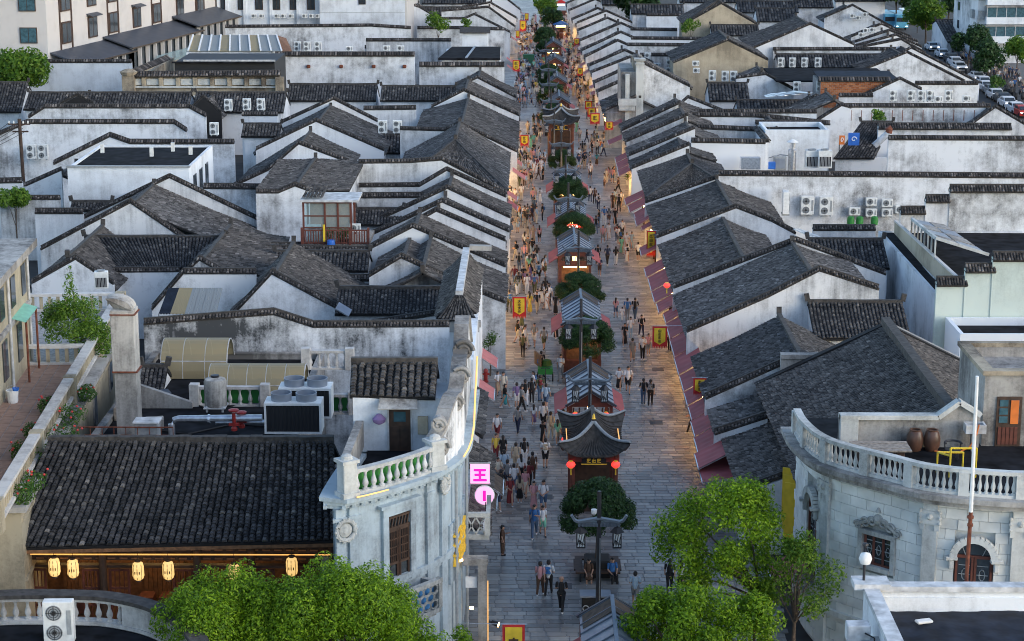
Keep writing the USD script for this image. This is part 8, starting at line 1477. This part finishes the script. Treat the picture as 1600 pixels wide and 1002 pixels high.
# planting along the yellow house terrace
q = YAT(27.5, -1.0, YZ); tree_of('feathery green sapling on the planted terrace', q, puffs(q + V(0, 0, 1.9), (1.5, 1.4, 1.0), 24, .4, .65, 41) + [(q + V(-.1, 0, 3.0 + .5 * k), (.5 - .09 * k,) * 3) for k in range(5)] + puffs(q + V(.9, .3, .8), (1.0, .9, .8), 14, .4, .6, 42), 'leaf_mid', 41, 480, .09, limbs=9, trunk_r=.06)
for i, (s, o, w) in enumerate([(5.5, .5, .65), (9.5, .5, .95), (12.5, .5, 1.0), (16, .5, .8), (9, -.6, .45), (12, -.6, .45), (16.5, -.6, .5), (20, .7, .5), (3.8, .4, .5)]):
    q = YAT(s, o, YZ - (.35 if o > 0 else 0)); T = Thing('flower_bush', 'red flowering bush on the %s, %s' % ('outer ledge' if o > 0 else 'terrace side of the rail', ['nearest the tiled roof', 'at the middle of the ledge', 'in the thick green clump', 'above the yellow wall windows', 'beside the near rail pier', 'by the second rail pier', 'near the white bucket', 'before the duct shaft', 'at the lower left edge'][i]), 'shrub', q); T.part('foliage', leafball(q + V(0, 0, .4), (w, w * 1.2, .45), 420, .085, 60 + i), 'leaf_planter'); g = random.Random(i); m = MB(); [m.box(q + V(g.uniform(-w, w), g.uniform(-w, w), g.uniform(.45, .85)), (.11, .11, .09), rz=g.random(), bev=.03) for _ in range(7)]; T.part('blossoms', m, 'flower_red')
# ================================================================ people
ICO = {k: np.array(trimesh.creation.icosphere(subdivisions=k).vertices) for k in (0, 1)}
def bones(bs, lod, grow=0.0):
    P = ICO[1 if lod else 0]; parts = []
    for a, ra, b, rb in bs: parts.append(m3.Manifold.hull_points(np.vstack([P * (ra + grow) + np.asarray(a), P * (rb + grow) + np.asarray(b)]).astype(np.float64)))
    m = m3.Manifold.batch_boolean(parts, m3.OpType.Add).to_mesh(); return np.array(m.vert_properties[:, :3], float), np.array(m.tri_verts)
def skeleton(pose, lod, fem):
    """joints of a figure facing -y; pose = (leg swing, arm mode, sit)"""
    sw, arm, sit = pose; sh, hp = (.165, .085) if fem else (.19, .09); z0 = .92; B = {}; L, R, body = [], [], []
    pel, che, nec, hd = V(0, 0, z0), V(0, -.01, 1.27), V(0, .0, 1.45), V(0, -.02, 1.585)
    legs = []
    for s in (-1, 1):
        f = sw * s; hip = V(s * hp, 0, z0 - .03)
        if sit: kn, an = V(s * .11, -.42, .92), V(s * .12, -.42 - .02 * s, .5)
        else: kn = V(s * .085, -f * .55 - .02, .5 + .02 * abs(f)); an = V(s * .08, -f * 1.05 + (.12 if f < 0 else 0) * abs(sw), .09 + (.07 if f < 0 and sw else 0))
        legs.append((hip, kn, an))
    arms = []
    for s in (-1, 1):
        s_ = V(s * sh, 0, 1.40); f = -sw * s * .7
        if arm == 1 and s == 1: el, wr = V(s * (sh + .04), -.06, 1.14), V(s * .1, -.27, 1.24)
        elif arm == 2: el, wr = V(s * (sh + .06), -.04, 1.14), V(s * .1, -.25, 1.06)
        elif sit: el, wr = V(s * (sh + .05), -.06, 1.14), V(s * .13, -.3, 1.0)
        else: el, wr = V(s * (sh + .05), -f * .45 + .02, 1.13), V(s * (sh + .05), -f * 1.0 - .06, .89)
        arms.append((s_, el, wr))
    body += [(pel, .13, che, .125), (che, .125, nec - V(0, 0, .06), .1), (nec - V(0, 0, .1), .06, hd, .055), (hd + V(0, .012, .03), .098, hd + V(0, -.02, -.05), .068), (hd + V(0, -.09, -.01), .016, hd + V(0, -.1, -.035), .018), (hd + V(-.095, .01, -.01), .022, hd + V(.095, .01, -.01), .022)]
    for hip, kn, an in legs: body += [(hip, .085, kn, .056), (kn, .056, an, .038), (an - V(0, -.02, .03), .04, an + V(0, -.14, -.05), .032)]
    for s_, el, wr in arms:
        d = wr - el; d /= np.linalg.norm(d); body += [(s_, .052, el, .04), (el, .04, wr, .027), (wr, .027, wr + d * .07, .034)]
        if lod:
            side = np.cross(d, V(0, 1, .3)); side /= np.linalg.norm(side)
            for k in range(4): o = side * (-.027 + .018 * k); k0 = wr + d * .085 + o; body += [(k0, .009, k0 + d * (.04 + .006 * (k in (1, 2))) + V(0, -.008, 0), .008), (k0 + d * .042 + V(0, -.008, 0), .008, k0 + d * (.07 + .01 * (k in (1, 2))) + V(0, -.022, 0), .007)]
            body.append((wr + d * .03 + side * -.03, .011, wr + d * .075 + side * -.055 + V(0, -.02, 0), .009))
    return dict(body=body, legs=legs, arms=arms, pel=pel, che=che, nec=nec, hd=hd, sit=sit)
CACHE = {}
def figure(pose, lod, fem, bottom, hair, pack):
    k = (pose, lod, fem, bottom, hair, pack)
    if k in CACHE: return CACHE[k]
    S = skeleton(pose, lod, fem); o = {}; kb = (pose, lod, fem)
    if kb not in CACHE: CACHE[kb] = bones(S['body'], lod)
    o['body'] = CACHE[kb]; pel, che, nec, hd = S['pel'], S['che'], S['nec'], S['hd']
    sh = [(pel + V(0, 0, .02), .14, che, .138), (che, .138, nec - V(0, 0, .07), .112)]
    for s_, el, wr in S['arms']: sh += [(s_, .066, s_ + (el - s_) * .72, .056)]
    o['shirt'] = bones(sh, lod)
    f = {'trousers': 1.0, 'shorts': .0, 'skirt': 0, 'dress': 0}[bottom]; bt = []
    if bottom in ('trousers', 'shorts'):
        for hip, kn, an in S['legs']: bt += [(hip + V(0, 0, .03), .115, hip + (kn - hip) * (.85 if bottom == 'shorts' else 1), .078 if bottom == 'shorts' else .068)] + ([(kn, .068, an + V(0, 0, .02), .055)] if f else [])
        bt += [(S['legs'][0][0] + V(0, 0, .05), .12, S['legs'][1][0] + V(0, 0, .05), .12)]
    else:
        ln = .55 if bottom == 'skirt' else .68; mid = (S['legs'][0][1] + S['legs'][1][1]) / 2; lo = pel + V(0, mid[1], -ln) if not S['sit'] else mid + V(0, 0, -.1); bt = [(pel + V(0, 0, .05), .14, lo + V(-.1, 0, 0), .11), (pel + V(0, 0, .05), .14, lo + V(.1, 0, 0), .11), (lo + V(-.1, 0, 0), .11, lo + V(.1, 0, 0), .11)]
        if S['sit']: bt.append((pel, .14, mid, .12))
    o['bottom'] = bones(bt, lod)
    if hair != 'bald':
        hb = [(hd + V(0, .022, .055), .1, hd + V(0, .045, -.0), .092), (hd + V(0, -.045, .085), .062, hd + V(0, .03, .07), .09)]
        if hair == 'long': hb += [(hd + V(0, .06, 0), .088, nec + V(0, .1, -.14), .07)]
        o['hair'] = bones(hb, lod)
    o['shoes'] = bones([(an + V(0, .03, -.045), .047, an + V(0, -.15, -.055), .038) for hip, kn, an in S['legs']], lod)
    if lod: o['face'] = bones([(hd + V(s * .035, -.083, .012), .012, hd + V(s * .036, -.084, .012), .012) for s in (-1, 1)] + [(hd + V(-.022, -.081, -.06), .008, hd + V(.022, -.081, -.06), .008)], 0)
    if pack: o['backpack'] = bones([(che + V(-.07, .19, -.12), .07, che + V(.07, .19, -.12), .07), (che + V(-.07, .17, .1), .06, che + V(.07, .17, .1), .06), (che + V(-.07, .19, -.12), .07, che + V(.07, .17, .1), .06)], lod)
    CACHE[k] = o; return o
def bot_name(b): return {'trousers': 'trousers', 'shorts': 'shorts', 'skirt': 'skirt', 'dress': 'dress'}[b]
LAB, SPOTS, NP = set(), [], [0]
FEW = ['on the left lane', 'on the right lane']
MARK = [(905, 'at the bottom of the street'), (860, 'beside the bench of the nearest tree'), (790, 'left of the nearest tree'), (725, 'beside the near pavilion'), (655, 'beside the kiosk behind the pavilion'), (590, 'near the fruit cart'), (530, 'beside the second tree'), (490, 'level with the second kiosk'), (445, 'beside the third tree'), (400, 'beside the third kiosk'), (355, 'beside the fourth tree'), (320, 'beside the red signed kiosk'), (285, 'beside the fifth tree'), (250, 'near the fifth kiosk'), (215, 'just before the far pavilion'), (180, 'just beyond the far pavilion'), (150, 'in the far crowd'), (120, 'in the crowd by the far kiosks'), (100, 'near the green waste bin'), (0, 'in the farthest crowd')]
def person(px, py, face, top, bcol, bottom='trousers', hair='short', pose=None, pack=None, fem=None, h=None, z=.03, note='', pt=None):
    q = pt if pt is not None else atZ(px, py, z); py = proj(q)[1]; g = random.Random(int(px * 7 + py * 131)); fem = (hair == 'long' or bottom in ('skirt', 'dress')) if fem is None else fem; lod = py > 560
    pose = pose or (g.choice([.0, .22, .3, -.3, -.22]), g.choice([0, 0, 0, 1, 2]), False); rz = {'b': math.pi, 'f': 0, 'l': -math.pi / 2, 'r': math.pi / 2}[face] + g.uniform(-.3, .3); k = (h or (g.uniform(1.56, 1.66) if fem else g.uniform(1.66, 1.78))) / 1.7
    mark = next(t for y, t in MARK if py >= y); lane = FEW[int(q[0] > CX)]; look = ('%s %s' % (top, 'dress') if bottom == 'dress' else '%s top and %s %s' % (top, bcol, bottom)) + (', %s backpack' % pack if pack else '') + {'long': ', long hair', 'bald': ', shaved head', 'short': ''}[hair]
    act = 'seated' if pose[2] else 'walking away' if face == 'b' and pose[0] else 'walking this way' if face == 'f' and pose[0] else 'standing'
    lab = 'person in %s, %s %s %s' % (look, act, note or mark, '' if note else lane); lab = ' '.join(lab.split())
    short = look.replace(' and ', ', ').replace(' backpack', ' pack'); alts = [lab, 'person in %s, %s %s' % (short, act, note or mark), 'person, %s, %s %s' % (short, act, (note or mark).replace('at the bottom of the street', 'nearest the bottom')), 'person, %s, %s' % (short, note or mark), 'person, %s, %s, %s' % (short, act, lane)]
    lab = next((l for l in alts if l not in LAB and len(l.split()) <= 16), None)
    if not lab: return False
    LAB.add(lab); o = figure(pose, lod, fem, bottom, hair, bool(pack)); c, s = math.cos(rz), math.sin(rz); T = Thing('person', lab, 'person', q); NP[0] += 1; SPOTS.append(q)
    tr = lambda m: (np.c_[(m[0][:, 0] * c - m[0][:, 1] * s) * k, (m[0][:, 0] * s + m[0][:, 1] * c) * k, m[0][:, 2] * k - (.5 * k if pose[2] else 0)] + q, m[1]); cl = lambda n: 'cloth_' + n.replace(' ', '_')
    b = T.part('body', tr(o['body']), 'skin', smooth=60 if lod else False); T.part('shirt', tr(o['shirt']), cl(top), smooth=60 if lod else False); T.part(bottom if bottom != 'dress' else 'dress_skirt', tr(o['bottom']), cl(top if bottom == 'dress' else bcol), smooth=60 if lod else False)
    if 'hair' in o: T.part('hair', tr(o['hair']), 'hair')
    T.part('shoes', tr(o['shoes']), 'cloth_white' if g.random() < .45 else 'black')
    if 'face' in o: T.part('face_features', tr(o['face']), 'hair')
    if pack: T.part('backpack', tr(o['backpack']), cl(pack))
    return True
W, Bk_, Tr, Sh, Sk_, Dr = 'white', 'black', 'trousers', 'shorts', 'skirt', 'dress'
for a in [(844, 931, 'b', 'pink', 'brown', Tr), (857, 930, 'b', W, Bk_, Tr, 'short', None, 'blue'), (877, 957, 'b', Bk_, Bk_, Tr, 'bald'), (992, 947, 'b', 'pale blue', 'grey', Sh), (1046, 926, 'b', Bk_, Bk_, Tr), (1064, 926, 'b', W, Bk_, Sk_, 'long'), (835, 840, 'f', 'blue', 'denim', Tr), (848, 837, 'f', W, 'mint green', Sh, 'long'), (849, 800, 'f', W, 'denim', Sh, 'short', None, 'black'), (834, 797, 'f', 'pink', 'pink', Dr, 'long'), (785, 868, 'r', 'brown', 'brown', Dr, 'short', (0, 1, False)),
          (817, 558, 'b', 'olive', Bk_, Tr), (850, 547, 'b', 'grey', 'olive', Sh), (869, 530, 'b', Bk_, Bk_, Dr), (876, 594, 'f', W, 'grey', Tr), (831, 630, 'b', Bk_, Bk_, Tr), (844, 627, 'b', 'olive', 'denim', Tr, 'short', None, 'dark red'), (853, 640, 'b', 'pale blue', 'denim', Sh), (815, 644, 'r', 'grey', Bk_, Tr), (834, 665, 'b', W, 'purple', Sk_, 'long', None, None, None, 1.35), (849, 672, 'b', W, Bk_, Sh), (860, 687, 'b', 'beige', 'cream', Tr), (871, 695, 'b', 'mint green', 'cream', Sh, 'long'), (848, 693, 'b', Bk_, Bk_, Dr, 'short', None, None, None, 1.4), (852, 731, 'b', W, Bk_, Sh, 'short', None, 'beige'), (880, 681, 'b', 'cream', 'grey', Sk_, 'long'), (806, 737, 'b', 'beige', 'beige', Tr), (814, 753, 'b', W, Bk_, Sk_, 'long'), (832, 753, 'b', 'brown', 'brown', Tr), (826, 768, 'b', 'dark red', Bk_, Tr),
          (967, 612, 'f', W, Bk_, Sk_, 'long'), (981, 614, 'f', W, Bk_, Sh), (1005, 631, 'b', Bk_, 'denim', Tr), (1016, 634, 'b', Bk_, Bk_, Tr, 'short', None, 'grey'), (976, 540, 'f', Bk_, Bk_, Dr, 'long'), (985, 530, 'f', W, 'pale blue', Tr), (988, 565, 'b', 'grey', 'grey', Sk_), (1004, 562, 'f', W, Bk_, Tr), (1013, 555, 'f', 'pink', 'grey', Sh, 'long'), (1046, 549, 'b', 'brown', Bk_, Tr), (1002, 528, 'f', Bk_, 'navy', Tr), (1081, 676, 'l', Bk_, Bk_, Tr),
          (789, 638, 'r', Bk_, 'teal', Sk_), (777, 689, 'f', W, 'dark red', Sh), (786, 723, 'b', Bk_, Bk_, Tr, 'long'), (788, 750, 'b', 'pale blue', Bk_, Tr), (775, 722, 'f', 'yellow', 'dark red', Tr), (783, 782, 'b', Bk_, 'brown', Tr), (797, 790, 'f', 'dark red', 'dark red', Dr, 'long'), (803, 772, 'b', W, 'denim', Tr), (812, 786, 'b', 'beige', Bk_, Sk_, 'long'), (821, 776, 'f', 'pink', 'cream', Sk_, 'long'), (778, 760, 'f', 'cream', 'grey', Tr), (793, 765, 'b', 'grey', 'navy', Sh),
          (934, 414, 'b', Bk_, Bk_, Tr), (949, 415, 'b', 'navy', Bk_, Tr), (962, 414, 'b', Bk_, W, Tr, 'long'), (971, 397, 'f', 'mint green', 'mint green', Dr, 'long'), (997, 408, 'b', W, Bk_, Sh), (979, 392, 'f', W, W, Dr), (987, 390, 'f', 'pale blue', 'pale blue', Dr, 'long'), (942, 381, 'f', 'pink', 'grey', Sh), (951, 375, 'f', W, W, Dr, 'long'), (964, 379, 'b', 'dark red', 'denim', Tr), (972, 372, 'f', W, Bk_, Tr), (931, 366, 'b', Bk_, 'denim', Tr), (961, 352, 'f', Bk_, Bk_, Dr, 'long'), (944, 351, 'f', 'blue', W, Tr), (967, 331, 'b', Bk_, Bk_, Tr), (957, 327, 'f', 'brown', 'brown', Dr), (970, 325, 'f', W, 'beige', Sh), (922, 317, 'b', W, 'navy', Tr), (929, 319, 'b', 'brown', Bk_, Tr), (922, 281, 'f', W, Bk_, Sh), (947, 287, 'f', 'cream', 'cream', Dr, 'long'), (957, 286, 'b', 'pink', 'denim', Sh), (966, 303, 'l', 'brown', Bk_, Tr), (962, 497, 'b', 'pink', 'denim', Sh, 'long'), (980, 501, 'b', 'blue', 'grey', Tr), (992, 501, 'b', Bk_, 'denim', Tr), (972, 502, 'b', W, W, Tr, 'short', None, None, None, 1.1), (806, 496, 'f', 'yellow', 'yellow', Dr, 'long'), (828, 490, 'b', 'yellow', 'yellow', Dr, 'long'), (840, 484, 'f', W, 'cream', Sk_, 'long'), (868, 492, 'b', Bk_, Bk_, Dr), (858, 478, 'b', W, Bk_, Tr)]: person(*a)
def sit(x, y, face, top, bcol, bottom, hair, note): person(0, 0, face, top, bcol, bottom, hair, (0, 0, True), pt=V(x, y, .03), note=note)
b0 = atZ(934, 803, 3.15); sit(b0[0] - .45, b0[1] - 1.0, 'f', 'brown', 'brown', Dr, 'long', 'on the bench at the foot of the nearest tree'); sit(b0[0] + .7, b0[1] - 1.0, 'f', 'blue', Bk_, Tr, 'short', 'on the bench at the foot of the nearest tree'); b1 = atZ(917, 527, 3.15); sit(b1[0] + .95, b1[1] - .8, 'r', W, Bk_, Sh, 'short', 'on the bench of the second tree')
g = random.Random(77); TOPS, BOTS = list(CLOTH), ['black', 'denim', 'grey', 'beige', 'white', 'navy', 'brown', 'olive', 'cream', 'pale blue']
WT = [{'white': 9, 'black': 9, 'grey': 4, 'pale blue': 5, 'navy': 3, 'beige': 3, 'cream': 3, 'pink': 3}.get(t, 1) for t in TOPS]
def crowd(n, y0, y1, xa, xb, bunch=1.0):
    made = tries = 0
    while made < n and tries < n * 30:
        tries += 1; py = y0 + (y1 - y0) * g.random() ** bunch; Y = atZ(850, py, 0)[1]; q = V(g.uniform(xa, xb), Y, .03)
        near = [p for p in SPOTS[-40:] if xa < p[0] < xb and abs(p[1] - Y) < 4]
        if near and g.random() < .6: p = g.choice(near); q = V(min(max(p[0] + g.uniform(-.8, .8), xa), xb), p[1] + g.uniform(-.9, .9), .03)
        if any(abs(q[0] - p[0]) < .42 and abs(q[1] - p[1]) < .5 for p in SPOTS): continue
        bt = g.choices([Tr, Sh, Sk_, Dr], [6, 3, 2, 1.6])[0]; hr = 'long' if bt in (Sk_, Dr) and g.random() < .7 else 'long' if g.random() < .2 else 'short'
        if person(proj(q)[0], proj(q)[1], g.choice('bbffbflr'), g.choices(TOPS, WT)[0], g.choice(BOTS), bt, hr, pt=q, pack=g.choice(['black', 'blue', 'grey', None, None, None, None, None]), pose=(g.choice([0, .25, -.25]), g.choice([0, 0, 2]), False)): made += 1
crowd(64, 300, 500, -2.2, 1.4); crowd(16, 505, 800, -2.2, 1.0); crowd(8, 300, 480, 5.6, 8.6); crowd(46, 215, 300, -2.2, 1.6); crowd(26, 215, 300, 5.2, 8.8); crowd(300 - NP[0] - 20, 160, 215, -2.2, 8.6); crowd(20, 150, 165, -2, 8.4)
far = {}
for i in range(420):
    py = 26 + 128 * g.random() ** .8; Y = atZ(850, py, 0)[1]; q = V(g.uniform(-2.4, 8.6), Y, .03); bt = g.choice([Tr, Tr, Sh, Dr]); o = figure((g.choice([0, .25]), 0, False), 0, False, bt, 'short', False); rz = g.choice([0, math.pi]); c, s = math.cos(rz), math.sin(rz)
    tp = g.choices(TOPS, WT)[0]
    for part, m in (('body', 'skin'), ('shirt', 'cloth_' + tp), ('bottom', 'cloth_' + (tp if bt == Dr else g.choice(BOTS))), ('hair', 'hair')): v = o[part][0]; far.setdefault(m.replace(' ', '_'), MB()).add(np.c_[v[:, 0] * c - v[:, 1] * s, v[:, 0] * s + v[:, 1] * c, v[:, 2]] + q, o[part][1])
for i in range(70): px, py = 1470 + 130 * g.random(), 0; py = 70 + (px - 1455) * .62 + g.uniform(-30, 2); q = atZ(px, py, .12); o = figure((0, 0, False), 0, False, Tr, 'short', False); [far.setdefault(m, MB()).add(o[p][0] + q, o[p][1]) for p, m in (('body', 'skin'), ('shirt', 'cloth_' + g.choice(['white', 'black', 'navy', 'blue', 'beige', 'grey'])), ('bottom', 'cloth_black'), ('hair', 'hair'))]
T = Thing('far_crowd', 'far crowd packed at the top end of the street and beside the right road', 'crowd', (3, 330, 0), kind='stuff')
for m, b in far.items(): T.part('crowd_' + m.replace('cloth_', ''), b, m, kind='stuff')
